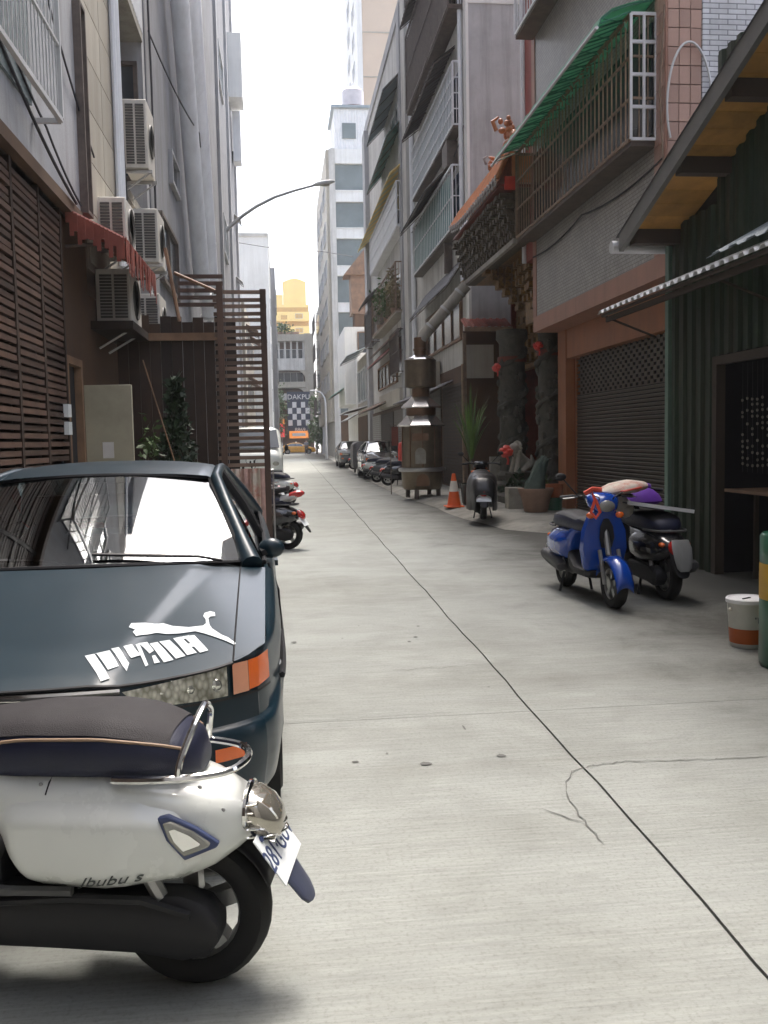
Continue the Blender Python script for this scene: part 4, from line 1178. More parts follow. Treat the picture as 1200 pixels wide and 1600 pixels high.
# roof: rolls of glazed tiles, each roll a part
first = None
nr = 21
rslope = Vector((0.26, 0, 0.52))
E0 = Vector((XP - 0.72, 0, 6.52))
def sweep(y): 
    k = max(0.0, (y - 21.3) / 2.0)
    return 0.10 * k * k * 2
g = MB()
for i in range(nr + 1):
    y = 18.12 + i * (22.95 - 18.12) / nr
    p = E0 + Vector((0, y, 0))
    r_ = MB(); pts = []
    for s in range(8):
        q = p + rslope * (s / 7) + Vector((0, 0, 0.02 * (s / 7) ** 2 + sweep(y) * (1 - s / 7)))
        pts.append(q)
    rr = [0.062 if s % 2 == 0 else 0.052 for s in range(8)]
    o = obj('tile_roll', r_.tube(pts, rr, 7), 'temple_tile', tp)
    obj('tile_end', MB().lathe([(0.0, 0), (0.068, 0), (0.074, 0.02), (0.05, 0.03), (0, 0.03)], 10, Matrix.Translation(pts[0] + Vector((-0.005, 0, 0))) @ Matrix.Rotation(-PI / 2, 4, 'Y')), 'tile_end', o)
gp = MB()
for i in range(nr):
    y = 18.12 + (i + 0.5) * (22.95 - 18.12) / nr
    p = E0 + Vector((0.02, y, -0.05 + sweep(y)))
    gp.lathe([(0.0, 0), (0.085, 0.0), (0.07, 0.02), (0, 0.02)], 10, Matrix.Translation(p) @ Matrix.Rotation(-PI / 2, 4, 'Y'))
obj('drip_tile', gp, 'tile_end', tp, stuff=True)
bm_ = MB(); vs = []
for j in range(12):
    y = 18.1 + 4.9 * j / 11
    for s in (0, 0.5, 1):
        q = E0 + Vector((0.03, y, -0.03)) + rslope * s + Vector((0, 0, 0.02 * s * s + sweep(y) * (1 - s)))
        vs.append(q)
fs = [(3 * j + i, 3 * (j + 1) + i, 3 * (j + 1) + i + 1, 3 * j + i + 1) for j in range(11) for i in range(2)]
obj('tile_bed', bm_.add(vs, fs), 'temple_tile', tp, ang=0, solid=0.04)
obj('soffit_board', B(XP - 0.66, XP, 18.1, 22.95, 6.37, 6.42), 'temple_red', tp)
obj('red_end_board', B(XP - 0.56, XP - 0.3, 18.04, 18.09, 6.3, 6.55), 'ribbon', tp)
# ridge ornaments: little figures standing on the eave end
for k, (y, z, x) in enumerate(((19.6, 7.12, XP - 0.42), (18.5, 7.3, XP - 0.38))):
    f = thing('roof_figure', ('small glazed roof figure standing on the orange tiles' if k == 0 else 'taller orange roof figure half hidden by the canopy edge'), 'roof ornament', (x, y, z - 0.2))
    s = 1.0 if k == 0 else 1.5
    bd_ = MB(); rdk = random.Random(50 + k)
    for q in range(26):
        h_ = rdk.random(); r0 = 0.05 * s * (1.2 - h_ * 0.6)
        bd_.sphere((rdk.uniform(-.09, .09) * s, rdk.uniform(-.08, .08) * s, (0.03 + h_ * 0.42) * s), r0 * rdk.uniform(.8, 1.3), r0, r0 * rdk.uniform(.8, 1.5), 8, 6)
    obj('glazed_figure', bd_, 'temple_tile', f)
    obj('crest', MB().tube([(-.15 * s, 0, .3 * s), (-.2 * s, 0, .42 * s), (-.12 * s, 0, .48 * s)], [.03 * s, .03 * s, .012 * s], 6), 'tile_end' if k == 0 else 'temple_tile', f)
    obj('pedestal', B(-0.13 * s, 0.13 * s, -0.13 * s, 0.13 * s, -0.15, 0.0), 'temple_tile', f)
# columns carved with a coiling relief
def temple_column(x, y, r, label_, h=4.0):
    c = obj('column', MB().lathe([(r * 1.5, 0.24), (r * 1.5, 0.42), (r * 1.15, 0.5), (r * 1.3, 0.62), (r, 0.72), (r, h - 0.3), (r * 1.25, h - 0.2), (r * 1.2, h)], 18, Matrix.Translation((x, y, 0))), 'stone', tp)
    g = MB(); pts = []; rs = []
    for i in range(70):
        q = i * 0.28; z = 0.8 + (h - 1.2) * i / 69
        rr = r + 0.02 + 0.02 * math.sin(i * 0.9)
        pts.append((x + rr * math.cos(q), y + rr * math.sin(q), z)); rs.append(0.055 + 0.02 * math.sin(i * 1.7))
    g.tube(pts, rs, 7)
    rdd = random.Random(int(y * 10))
    for i in range(70):
        q = rdd.uniform(0, 2 * PI); z = rdd.uniform(0.75, h - 0.4)
        g.sphere((x + r * math.cos(q), y + r * math.sin(q), z), 0.07, 0.07, 0.09, 6, 4)
    obj('dragon_relief', g, 'stone', c, stuff=True)
    obj('red_band', MB().lathe([(r * 1.12, h - 0.75), (r * 1.14, h - 0.70), (r * 1.12, h - 0.62)], 18, Matrix.Translation((x, y, 0)), caps=False), 'temple_red', c)
temple_column(5.42, 21.5, 0.30, '', 4.0)
temple_column(5.50, 18.75, 0.22, '', 3.9)
obj('threshold_rail', MB().box(5.5, 5.58, 19.2, 21.1, 0.24, 0.9).box(5.42, 5.66, 19.2, 21.1, 0.9, 0.98), 'stone', tp)
obj('side_rail', MB().box(5.0, 5.4, 22.05, 22.15, 0.24, 1.05), 'stone_pale', tp)
# stone lion on its pedestal, with a red rosette
def lion(name, label, x, y, z, s, rz):
    t = thing(name, label, 'statue', (x, y, z), rz, 'stone guardian lions at the temple')
    obj('pedestal', MB().box(-0.22 * s, 0.22 * s, -0.3 * s, 0.3 * s, 0, 0.55 * s).box(-0.26 * s, 0.26 * s, -0.34 * s, 0.34 * s, 0.55 * s, 0.63 * s), 'stone', t, bevel=0.01)
    g = MB()
    secs = []
    for yy_, zz_, a, b in ((0.26, 0.76, 0.06, 0.06), (0.2, 0.8, 0.15, 0.15), (0.05, 0.86, 0.16, 0.19), (-0.08, 0.98, 0.15, 0.2), (-0.16, 1.1, 0.12, 0.14), (-0.2, 1.2, 0.05, 0.05)):
        secs.append([(p[0] * s, p[1] * s, p[2] * s) for p in superell(0, yy_, zz_, a, b, 12, 2.2, 'y')])
    g.loft(secs)
    g.sphere((0, -0.2 * s, 1.22 * s), 0.14 * s, 0.15 * s, 0.14 * s, 12, 8)
    g.sphere((0, -0.33 * s, 1.18 * s), 0.08 * s, 0.07 * s, 0.065 * s, 10, 6)
    for q in range(12):
        a = 2 * PI * q / 12; g.sphere((0.15 * s * math.cos(a), -0.13 * s, (1.22 + 0.15 * math.sin(a)) * s), 0.045 * s, 0.05 * s, 0.045 * s, 7, 5)
    for sx in (-1, 1):
        g.tube([(0.09 * sx * s, -0.14 * s, 1.0 * s), (0.1 * sx * s, -0.2 * s, 0.8 * s), (0.1 * sx * s, -0.24 * s, 0.64 * s)], [0.07 * s, 0.055 * s, 0.06 * s], 8)
        g.tube([(0.13 * sx * s, 0.12 * s, 0.82 * s), (0.15 * sx * s, -0.02 * s, 0.72 * s), (0.14 * sx * s, -0.1 * s, 0.66 * s)], [0.1 * s, 0.07 * s, 0.055 * s], 8)
        g.sphere((0.12 * sx * s, -0.13 * s, 1.33 * s), 0.035 * s, 0.03 * s, 0.05 * s, 7, 5)
    g.tube([(0, 0.26 * s, 0.74 * s), (0, 0.32 * s, 0.9 * s), (0, 0.28 * s, 1.05 * s)], [0.05 * s, 0.07 * s, 0.02 * s], 7)
    obj('lion_body', g, 'stone_pale', t)
    return t
lion('stone_lion', 'stone guardian lion between the dragon columns, next to the red rosette', 4.98, 19.0, 0.24, 0.85, R(-70))
def rosette(label, x, y, z, s):
    t = thing('red_rosette', label, 'rosette', (x, y, z), group='red cloth rosettes on the temple')
    rdd = random.Random(int(x * 100)); g = MB()
    for k in range(22):
        v = Vector((rdd.gauss(0, 1), rdd.gauss(0, 1), rdd.gauss(0, 1))).normalized() * s * 0.6
        g.sphere(v, s * 0.42, s * 0.42, s * 0.34, 7, 5)
    obj('petals', g, 'ribbon', t)
    obj('tail', MB().tube([(0, 0, -s * 0.4), (s * 0.3, 0, -s * 1.2), (s * 0.2, 0, -s * 1.8)], s * 0.16, 6), 'ribbon', t)
rosette('red rosette tied high on the carved column beside the orange pillar', 5.22, 18.55, 3.35, 0.11)
rosette('smallest red rosette, on the farther carved column', 4.98, 21.2, 3.12, 0.11)
rosette('biggest red rosette, low down in front of the stone lion', 4.55, 18.6, 1.22, 0.15)
# temple clutter
pt = thing('planter', 'wide grey brown ceramic planter standing by the orange column', 'planter', (4.72, 17.0, 0.095))
obj('bowl', MB().lathe([(0.2, 0), (0.22, 0.03), (0.28, 0.3), (0.33, 0.4), (0.33, 0.45), (0.28, 0.45), (0.26, 0.38), (0.0, 0.37)], 24), 'terracotta', pt)
g = MB().tube([(4.70, 17.0, .42), (4.72, 17.02, .6), (4.80, 17.05, .8), (4.84, 17.06, .98), (4.93, 17.08, 1.12)], [.20, .17, .12, .09, .04], 22)
rdk = random.Random(12)
g.v = [(x + (.035 if i % 3 == 0 else -.012) * math.cos(i % 22 * 2 * PI / 22) + rdk.uniform(-.01, .01), y + (.035 if i % 3 == 0 else -.012) * math.sin(i % 22 * 2 * PI / 22), z + rdk.uniform(-.025, .025)) for i, (x, y, z) in enumerate(g.v)]
tag(obj('cloth_bundle', g, 'cloth_green', ang=60), 'grey green cloth bundle peaked up in the wide planter', 'cloth')
for lab, x, y, sd, mm in (('low dark leafy plant in front of the stone lion', 4.6, 18.35, 61, 'leaf_dark'), ('low dark leafy plant behind the wide planter', 5.0, 17.75, 62, 'leaf')):
    q = thing('pot_plant', lab, 'plant', (x, y, .1))
    obj('pot', MB().lathe([(.1, 0), (.13, .2), (.12, .2), (0, .18)], 14), 'terracotta', q)
    o = obj('crown', foliage((0, 0, .42), (.22, .22, .24), 150, .13, sd, .2), mm, q, ang=0); o['kind'] = 'stuff'
pt = thing('flower_pot', 'orange pot with a dark green foot beside the wide planter', 'flower pot', (5.16, 17.3, 0.1))
obj('pot', MB().lathe([(0.13, 0.0), (0.14, 0.25), (0.16, 0.26), (0.17, 0.5), (0.15, 0.5), (0.14, 0.45), (0, 0.44)], 18), 'pot_orange', pt)
obj('foot', MB().lathe([(0.15, 0.0), (0.16, 0.2), (0.165, 0.24), (0.145, 0.245)], 18, caps=False), 'drum_green', pt)
cable('rope', 'thin tan rope hanging from the orange column to the planter', [(4.97, 17.6, 1.0), (4.85, 17.2, 0.62), (4.75, 17.0, 0.55)], r=0.012, m='rope')
for i, (x, y, w_, h_, lab) in enumerate(((4.25, 19.8, 0.4, 0.22, 'low stone block at the edge of the temple step'), (4.55, 18.0, 0.3, 0.42, 'short carved stone post in front of the temple step'))):
    tag(obj('stone_block', B(x - w_ / 2, x + w_ / 2, y - w_ / 2, y + w_ / 2, 0.08, 0.1 + h_), 'stone_pale', bevel=0.02), lab, 'stone')
# potted spiky palm
pp = thing('potted_palm', 'tall spiky green palm in a dark pot behind the black scooter', 'plant', (3.98, 19.4, 0.095))
obj('pot', MB().lathe([(0.17, 0), (0.2, 0.05), (0.23, 0.4), (0.25, 0.46), (0.22, 0.46), (0.2, 0.4), (0, 0.38)], 20), 'ceramic_dark', pp)
obj('trunk', MB().tube([(0, 0, 0.38), (0.03, 0, 0.7), (0.0, 0, 1.05)], [0.05, 0.045, 0.04], 8), 'bark', pp)
rd = random.Random(11)
for k in range(62):
    q = rd.uniform(0, 2 * PI); L_ = rd.uniform(0.8, 1.6); sp = rd.uniform(0.06, 0.4); z0_ = rd.uniform(0.7, 1.15)
    g = MB(); vs = []
    for i in range(7):
        s_ = i / 6; rad = sp * s_ + 0.25 * sp * s_ * s_; z = z0_ + L_ * s_ - 0.55 * sp * L_ * s_ ** 3
        w_ = 0.024 * (1 - s_) ** 0.6 + 0.002
        c_ = Vector((rad * math.cos(q), rad * math.sin(q), z)); sd = Vector((-math.sin(q), math.cos(q), 0)) * w_
        vs += [c_ + sd, c_ - sd]
    g.add(vs, [(2 * i, 2 * i + 1, 2 * i + 3, 2 * i + 2) for i in range(6)])
    obj('leaf', g, 'leaf_bright' if k % 3 else 'leaf', pp, ang=0)

# ---- incense furnace
fu = thing('incense_furnace', 'tiered metal incense furnace with bright conical roofs and a chimney', 'furnace', (3.46, 22.9, 0.05), R(12))
n8 = 8
def oct_(prof, n=24): return MB().lathe(prof, n)
obj('foot', MB().tube([(0.3, 0.3, 0), (0.3, 0.3, 0.4)], 0.06, 8), 'bar_dark', fu)
for a in (130, 230, 320): obj('foot', MB().tube([(0.42 * math.cos(R(a)), 0.42 * math.sin(R(a)), 0), (0.42 * math.cos(R(a)), 0.42 * math.sin(R(a)), 0.4)], 0.06, 8), 'bar_dark', fu)
obj('lower_drum', oct_([(0.46, 0.22), (0.5, 0.3), (0.52, 0.66)]), 'furnace', fu)
obj('ring', oct_([(0.52, 0.66), (0.58, 0.67), (0.59, 0.71), (0.58, 0.75), (0.5, 0.76)], 32), 'steel', fu)
obj('drum', oct_([(0.50, 0.76), (0.50, 1.78)], 28), 'furnace', fu)
for k in range(10):
    a = 2 * PI * k / 10
    obj('rib', MB().tube([(0.505 * math.cos(a), 0.505 * math.sin(a), 0.77), (0.505 * math.cos(a), 0.505 * math.sin(a), 1.77)], 0.014, 6), 'copper', fu)
obj('roof_lower', oct_([(0.62, 1.77), (0.64, 1.80), (0.52, 1.90), (0.4, 2.02), (0.36, 2.06)], 8), 'furnace_roof', fu, ang=20)
obj('neck', oct_([(0.37, 2.05), (0.37, 2.22)], 24), 'copper', fu)
obj('roof_upper', oct_([(0.52, 2.22), (0.53, 2.25), (0.4, 2.36), (0.24, 2.50)], 8), 'furnace_roof', fu, ang=20)
obj('neck', oct_([(0.22, 2.48), (0.22, 2.72)], 20), 'copper', fu)
obj('upper_drum', oct_([(0.2, 2.70), (0.38, 2.74), (0.39, 2.78), (0.39, 3.36), (0.4, 3.4)], 24), 'furnace', fu)
obj('cap_roof', oct_([(0.40, 3.39), (0.36, 3.44), (0.2, 3.5), (0.17, 3.52)], 8), 'furnace_roof', fu, ang=20)
obj('chimney', oct_([(0.15, 3.5), (0.15, 3.62), (0.17, 3.63), (0.17, 3.68), (0.15, 3.69), (0.15, 3.95)], 18), 'copper', fu)
d = MB()
def arch(w, h0, h1, n=10): return [(-w, h0), (w, h0)] + [(w * math.cos(PI * i / n), h1 + w * math.sin(PI * i / n)) for i in range(n + 1)]
ar = arch(0.13, 0.86, 1.12)
fr = -PI / 2 - R(12)
mt_ = Matrix.Rotation(-R(24) - 0.0, 4, 'Z')
obj('door', MB().prism(ar, lambda p: mt_ @ Vector((p[0], -0.485, p[1])), lambda p: mt_ @ Vector((p[0], -0.525, p[1]))), 'stone_pale', fu)
obj('lattice', MB().box(-0.2, 0.2, -0.51, -0.495, 1.42, 1.6, mt_), 'copper', fu)
obj('lower_hatch', MB().prism(arch(0.16, 0.32, 0.45), lambda p: mt_ @ Vector((p[0] + 0.05, -0.50, p[1])), lambda p: mt_ @ Vector((p[0] + 0.05, -0.54, p[1]))), 'copper', fu)
du = thing('duct', 'long grey flue pipe slanting up from the furnace chimney to the temple beam', 'duct', (3.5, 22.9, 3.9), worldverts=True)
obj('pipe', MB().tube([(3.46, 22.9, 3.72), (3.47, 22.9, 3.92), (3.58, 22.85, 4.08), (4.58, 22.6, 5.22)], 0.14, 14), 'concrete_old', du)
for k in (0.15, 0.5, 0.85):
    a = Vector((3.58, 22.85, 4.08)).lerp(Vector((4.58, 22.6, 5.22)), k); ax = Vector((1.0, -0.25, 1.14)).normalized()
    obj('collar', MB().tube([a - ax * 0.03, a + ax * 0.03], 0.155, 14), 'steel', du)
# red extinguisher-like cylinder and cone
co = thing('traffic_cone', 'orange traffic cone with one pale band beside the furnace', 'traffic cone', (3.55, 19.1, 0.075))
obj('base', B(-0.19, 0.19, -0.19, 0.19, 0, 0.035), 'cone_orange', co, bevel=0.01)
obj('body', MB().lathe([(0.145, 0.035), (0.038, 0.70), (0.0, 0.71)], 20), 'cone_orange', co)
obj('band', MB().lathe([(0.102, 0.33), (0.066, 0.55)], 20, caps=False), 'cone_white', co)

# small red roofed lean-to beyond the temple
lt = thing('lean_to', 'little red roofed lean-to with a beige sign wall past the temple columns', 'lean-to', (5.2, 24.0, 0), worldverts=True)
obj('roof_sheet', corrugated((4.72, 23.55, 4.33), (5.95, 23.55, 4.33), (4.72, 24.17, 4.62), 0.16, 0.025), 'sheet_red', lt, ang=20)
obj('fascia', B(4.70, 5.95, 23.5, 23.54, 4.22, 4.33), 'bar_rust', lt)
obj('sign_wall', B(4.78, 5.5, 23.72, 23.78, 3.05, 3.9), 'wall_beige', lt)
obj('post', B(4.70, 4.78, 23.7, 23.8, 0.1, 4.2), 'bar_rust', lt)
obj('back_panel', B(4.79, 5.9, 24.10, 24.17, 0.1, 4.3), 'wall_brown', lt)
obj('pipe', MB().tube([(4.66, 23.6, 0.1), (4.66, 23.6, 3.4)], 0.04, 8), 'bar_rust', lt)

# ================================================================== far right buildings
# grey walled flats behind the temple
t = block('apartment_building', 'grey flats with dark awnings and a teal window cage, behind the temple roof', XP, 15, 24.2, 34.9, 24.0, 'wall_pale')
obj('gable_render', B(XP + 0.02, 15, 24.14, 24.198, 4.4, 24), 'wall_grey', t)
obj('peeled_render', B(XP + 0.02, 15, 24.12, 24.138, 12.55, 24), 'wall_white', t)
obj('corner_strip', B(XP - 0.05, XP + 0.02, 24.1, 24.45, 4.4, 24), 'wall_white', t)
obj('pilaster', B(XP - 0.28, XP, 33.9, 34.9, 0, 24), 'wall_pale', t)
obj('drain_pipe', MB().tube([(XP - 0.1, 33.7, 0), (XP - 0.1, 33.7, 24)], 0.09, 8).tube([(XP - 0.09, 24.7, 5.3), (XP - 0.09, 24.7, 24)], 0.06, 8), 'pipe', t)
# teal cage
cage(t, -1, XP, 0.30, 24.9, 32.2, 7.15, 8.75, 'bar_white', pitch=0.3, rails=1, floor='bar_dark', back='glass_blue', panel='sheet_teal')
awning(t, -1, XP, 0.75, 26.6, 32.4, 9.3, 8.55, 'sheet_dark', 0.3)
obj('side_shade', B(XP - 0.25, XP - 0.02, 26.5, 26.6, 6.2, 7.05), 'bar_dark', t)
# middle cage with white bars
cage(t, -1, XP, 0.28, 24.75, 32.4, 9.75, 11.35, 'bar_white', pitch=0.22, rails=3, floor='bar_dark', back='glass_blue', panel='sheet_blue')
awning(t, -1, XP, 0.6, 25.8, 32.6, 12.2, 11.75, 'sheet_dark', 0.3)
obj('unit_box', B(XP - 0.3, XP, 25.6, 26.4, 8.95, 9.6), 'bar_dark', t)
# top dark louvred cage
cage(t, -1, XP, 0.4, 24.6, 32.6, 12.7, 15.2, 'bar_dark', pitch=0.2, rails=1, floor='bar_dark', back='glass_dark', panel='bar_dark')
awning(t, -1, XP, 0.6, 24.9, 32.6, 16.0, 15.5, 'sheet_dark', 0.3)
cage(t, -1, XP, 0.4, 24.6, 32.6, 16.2, 18.2, 'bar_dark', pitch=0.2, rails=1, floor='bar_dark', panel='sheet_dark')
awning(t, -1, XP, 0.55, 24.7, 31.8, 6.35, 5.55, 'sheet_dark', 0.3)
win(t, -1, XP, 25.2, 31.2, 4.2, 5.5, 'glass_dark', 'sheet_brown', mull=3)
obj('shop_front', B(XP - 0.06, XP, 24.6, 33.5, 0.1, 3.5), 'wall_brown', t)
obj('sign_board', B(XP - 0.3, XP - 0.062, 28.6, 33.6, 3.1, 3.9), 'wall_beige', t)

# flats with yellow awning and planter cage
t = block('apartment_building', 'pale flats with a yellow striped awning and a plant filled cage', XP - 0.1, 15, 35.0, 50.5, 17.6, 'wall_pale')
X3 = XP - 0.1
obj('parapet', B(X3 - 0.06, 15, 34.98, 50.6, 17.6, 18.1), 'wall_grey', t)
awning(t, -1, X3, 0.8, 35.3, 42.0, 15.3, 14.5, 'sheet_blue', 0.3)
awning(t, -1, X3, 0.7, 35.2, 43.5, 13.6, 12.8, 'sheet_teal', 0.3)
win(t, -1, X3, 36, 43, 13.7, 14.6, 'glass_grey', mull=3)
cage(t, -1, X3, 0.35, 35.4, 46, 9.6, 11.2, 'bar_white', pitch=0.3, rails=2, floor='sheet_white', back='glass_blue', panel='sheet_white')
# yellow and cream striped awning, each strip a piece
ya = thing('striped_awning', 'long yellow and cream striped awning high on the pale flats', 'awning', (X3, 42, 12), worldverts=True)
for i in range(26):
    a = 35.2 + i * 0.57
    g = MB().add([(X3, a, 11.95), (X3, a + 0.555, 11.95), (X3 - 0.62, a + 0.555, 11.45), (X3 - 0.62, a, 11.45)] + [(X3, a, 11.92), (X3, a + 0.555, 11.92), (X3 - 0.62, a + 0.555, 11.42), (X3 - 0.62, a, 11.42)],
                 [(0, 1, 2, 3), (4, 7, 6, 5), (0, 4, 5, 1), (1, 5, 6, 2), (2, 6, 7, 3), (3, 7, 4, 0)])
    obj('strip', g, 'sheet_cream' if i % 2 else 'wall_yellow', ya, ang=0)
cage(t, -1, X3, 0.45, 35.3, 44.5, 6.4, 8.2, 'bar_rust', pitch=0.35, rails=1, floor='wall_beige', back='glass_dark')
awning(t, -1, X3, 0.5, 36.0, 45.5, 6.0, 5.5, 'sheet_brown', 0.3)
awning(t, -1, X3, 0.6, 38.0, 46.0, 5.6, 5.0, 'sheet_red', 0.3)
cage(t, -1, X3, 0.4, 35.3, 38.0, 4.1, 5.7, 'bar_dark', pitch=0.15, rails=1, back='glass_dark', panel='bar_dark')
win(t, -1, X3, 38.6, 46, 3.9, 5.0, 'glass_grey', 'wood', mull=4)
obj('sign_board', B(X3 - 0.35, X3 - 0.02, 35.6, 43, 2.9, 3.5), 'wall_beige', t)
obj('shop_front', B(X3 - 0.05, X3, 35.2, 50, 0.1, 2.9), 'wall_brown', t)
obj('pilaster', B(X3 - 0.22, X3, 35.0, 35.7, 0, 17.5), 'wall_grey', t); obj('pilaster', B(X3 - 0.22, X3, 49.2, 50.4, 0, 17.5), 'wall_grey', t)
for k, (y, sd) in enumerate(((37.0, 31), (39.6, 32), (42.3, 33))):
    lab = ('bushy balcony plant in the rusty cage, nearest the pilaster', 'bushy balcony plant in the middle of the rusty cage', 'bushy balcony plant at the far end of the rusty cage')[k]
    pl = thing('balcony_plant', lab, 'plant', (X3 - 0.3, y, 6.45), group='plants in the rusty balcony cage')
    o = obj('crown', foliage((0, 0, 0.95), (0.4, 1.2, 0.8), 330, 0.2, sd, 0.2), 'leaf' if k else 'leaf_dry', pl, ang=0); o['kind'] = 'stuff'
    obj('pot', MB().lathe([(0.12, 0), (0.17, 0.25), (0.15, 0.25), (0, 0.22)], 12), 'terracotta', pl)
    obj('stem', MB().tube([(0, 0, 0.2), (0.02, 0, 0.9)], 0.03, 6), 'bark', pl)

for y0_, y1_, mm in ((35.6, 39.6, 'shutter'), (40.0, 44.6, 'wood_dark'), (45.0, 49.0, 'shutter_grey')):
    g = MB()
    for i in range(26): g.box(X3 - 0.09, X3 - 0.052, y0_, y1_, 0.15 + i * 0.1, 0.235 + i * 0.1)
    obj('shop_shutter', g, mm, t, ang=0)
awning(t, -1, X3, 0.9, 40.2, 48.6, 3.35, 2.9, 'sheet_brown', 0.25)
cage(t, -1, X3, 0.4, 45.5, 49, 6.3, 8.0, 'bar_dark', pitch=0.3, rails=1, back='glass_dark', panel='sheet_dark')
awning(t, -1, X3, 0.7, 44.8, 49.2, 8.9, 8.3, 'sheet_dark', 0.3)
tf = [o for o in COL.objects if o.get('label', '').startswith('grey flats with dark awnings')][0]
for y0_, y1_, mm in ((25.0, 28.0, 'wood_dark'), (28.4, 33.2, 'shutter')):
    g = MB()
    for i in range(29): g.box(XP - 0.10, XP - 0.062, y0_, y1_, 0.15 + i * 0.1, 0.235 + i * 0.1)
    obj('shop_shutter', g, mm, tf, ang=0)
awning(tf, -1, XP, 1.0, 26.4, 33.3, 3.2, 2.75, 'sheet_dark', 0.25)
# low white house
t = block('apartment_building', 'low white house with bright side wall between the flats and the tall block', 4.75, 12, 57.5, 66.0, 6.9, 'wall_white')
obj('upper_box', B(4.1, 6.6, 58.6, 66, 3.8, 8.6), 'wall_white', t)
win_y(t, 58.59, 4.9, 6.2, 6.9, 8.3, 'glass_dark', 'sheet_brown', mull=1)
win_y(t, 57.49, 4.9, 5.6, 3.3, 5.4, 'sheet_green', 'sheet_white', mull=0)
awning(t, -1, 4.75, 0.7, 57.6, 63, 3.2, 2.8, 'sheet_white', 0.3)
awning(t, -1, 4.1, 0.8, 60, 65, 4.9, 4.4, 'sheet_green', 0.3)
t2 = block('apartment_building', 'brown shop house with a dark front under white awnings', 4.75, 14, 50.7, 57.4, 6.3, 'wall_beige')
awning(t2, -1, 4.75, 1.1, 50.8, 57, 6.6, 6.1, 'sheet_blue', 0.3); awning(t2, -1, 4.75, 1.2, 50.8, 57, 3.4, 3.1, 'sheet_white', 0.3)
win(t2, -1, 4.75, 51, 56.5, 3.7, 5.6, 'glass_grey', mull=2)
obj('shop_front', B(4.69, 4.75, 50.9, 57, 0.1, 2.9), 'wall_brown', t2)
bc = thing('balcony_box', 'brown wooden balcony box with a little pitched roof on the tall block', 'balcony', (5, 70, 14), worldverts=True)
obj('box', B(5.2, 6.6, 66.6, 68.5, 10.5, 13.2), 'sheet_brown', bc)
obj('roof', MB().add([(4.7, 66.4, 13.2), (6.7, 66.4, 13.2), (6.7, 68.6, 13.2), (4.7, 68.6, 13.2), (6.2, 66.4, 15.0), (6.2, 68.6, 15.0)], [(0, 1, 4), (3, 5, 2), (0, 4, 5, 3), (1, 2, 5, 4), (0, 3, 2, 1)]), 'sheet_brown', bc)
obj('support', B(5.4, 6.6, 66.7, 68.4, 0.1, 10.498), 'wall_brown', bc)

# tall white block with rows of dark windows towards the alley mouth
tb = thing('apartment_block', 'tall white block with a column of wide dark windows and a rooftop tank', 'building', (6, 80, 0), worldverts=True)
obj('wall', B(4.72, 15, 80.3, 101, 0, 26.0), 'wall_pale', tb)
obj('street_strip', B(4.35, 4.718, 80.32, 101, 3.2, 26.0), 'wall_beige', tb)
obj('corner_column', B(4.6, 5.1, 79.9, 80.298, 0, 26.0), 'wall_pale', tb)
rows = [(22.6, 24.8), (19.5, 21.65), (16.35, 18.6), (13.25, 15.5), (10.1, 12.45), (7.0, 9.3), (3.8, 6.1)]
prev = 26.0
for z0, z1 in rows:
    obj('band', B(5.1, 15, 80.0, 80.298, z1, prev), 'wall_white', tb); prev = z0
    w = obj('window', MB().box(5.12, 7.9, 80.26, 80.29, z0 + 0.02, z1 - 0.02), 'glass_grey', tb)
    obj('sill', B(5.1, 7.95, 79.93, 79.998, z0 - 0.08, z0), 'wall_white', w)
    obj('pier', B(7.92, 15, 80.01, 80.298, z0, z1), 'wall_pale', tb)
obj('base_band', B(5.1, 15, 80.0, 80.298, 0, 3.8), 'wall_brown', tb)
for z in (6, 9.2, 12.4, 15.6, 18.8, 22):
    for y in (82, 88, 94): win(tb, -1, 4.35, y, y + 3.5, z, z + 1.6, 'glass_dark')
g = corrugated((5.15, 80.25, 26.05), (8.2, 80.25, 26.05), (5.15, 80.25, 29.3), 0.22, 0.04, up=Vector((0, -1, 0)))
rm = obj('roof_room', B(5.15, 9.5, 80.28, 86, 26.0, 29.4), 'wall_white', tb)
obj('corrugated_front', g, 'sheet_white', rm, ang=20)
obj('pane', B(5.8, 6.95, 80.12, 80.2, 26.9, 28.15), 'glass_grey', rm)
obj('eave', B(4.9, 9.6, 80.0, 86, 29.4, 29.6), 'sheet_blue', rm)
tk = thing('water_tank', 'round steel water tank on the roof of the tall white block', 'water tank', (6.9, 82, 29.6))
obj('tank', MB().lathe([(0.85, 0.35), (0.95, 0.45), (0.95, 1.75), (0.7, 2.0), (0.2, 2.15), (0.0, 2.15)], 20), 'tank_steel', tk)
obj('stand', MB().box(-0.8, 0.8, -0.8, -0.7, 0, 0.35).box(-0.8, 0.8, 0.7, 0.8, 0, 0.35).lathe([(0.98, 0.3), (1.0, 0.33), (0.98, 0.36)], 20), 'sheet_red', tk)
obj('hatch', MB().lathe([(0.25, 2.1), (0.25, 2.22), (0, 2.25)], 12), 'alu', tk)
g = MB()
t = block('tower_block', 'very tall tan tower rising above everything beyond the pale flats', 11.0, 24, 115.2, 134, 75, 'wall_tan')
obj('side_strip', B(10.4, 10.998, 115.0, 134, 0, 75), 'wall_white', t)
for i in range(18):
    z = 12 + i * 3.5; win(t, -1, 10.4, 119, 122, z, z + 1.6, 'glass_grey'); win(t, -1, 10.4, 126, 129, z, z + 1.6, 'glass_grey')
for i in range(12):
    obj('floor_line', B(11.0, 24, 115.12, 115.19, 14 + i * 5.2, 14.14 + i * 5.2), 'wall_beige', t)
t = block('apartment_building', 'narrow dark fronted flats just before the street crossing', 4.9, 14, 101.1, 113.5, 21.0, 'wall_grey')
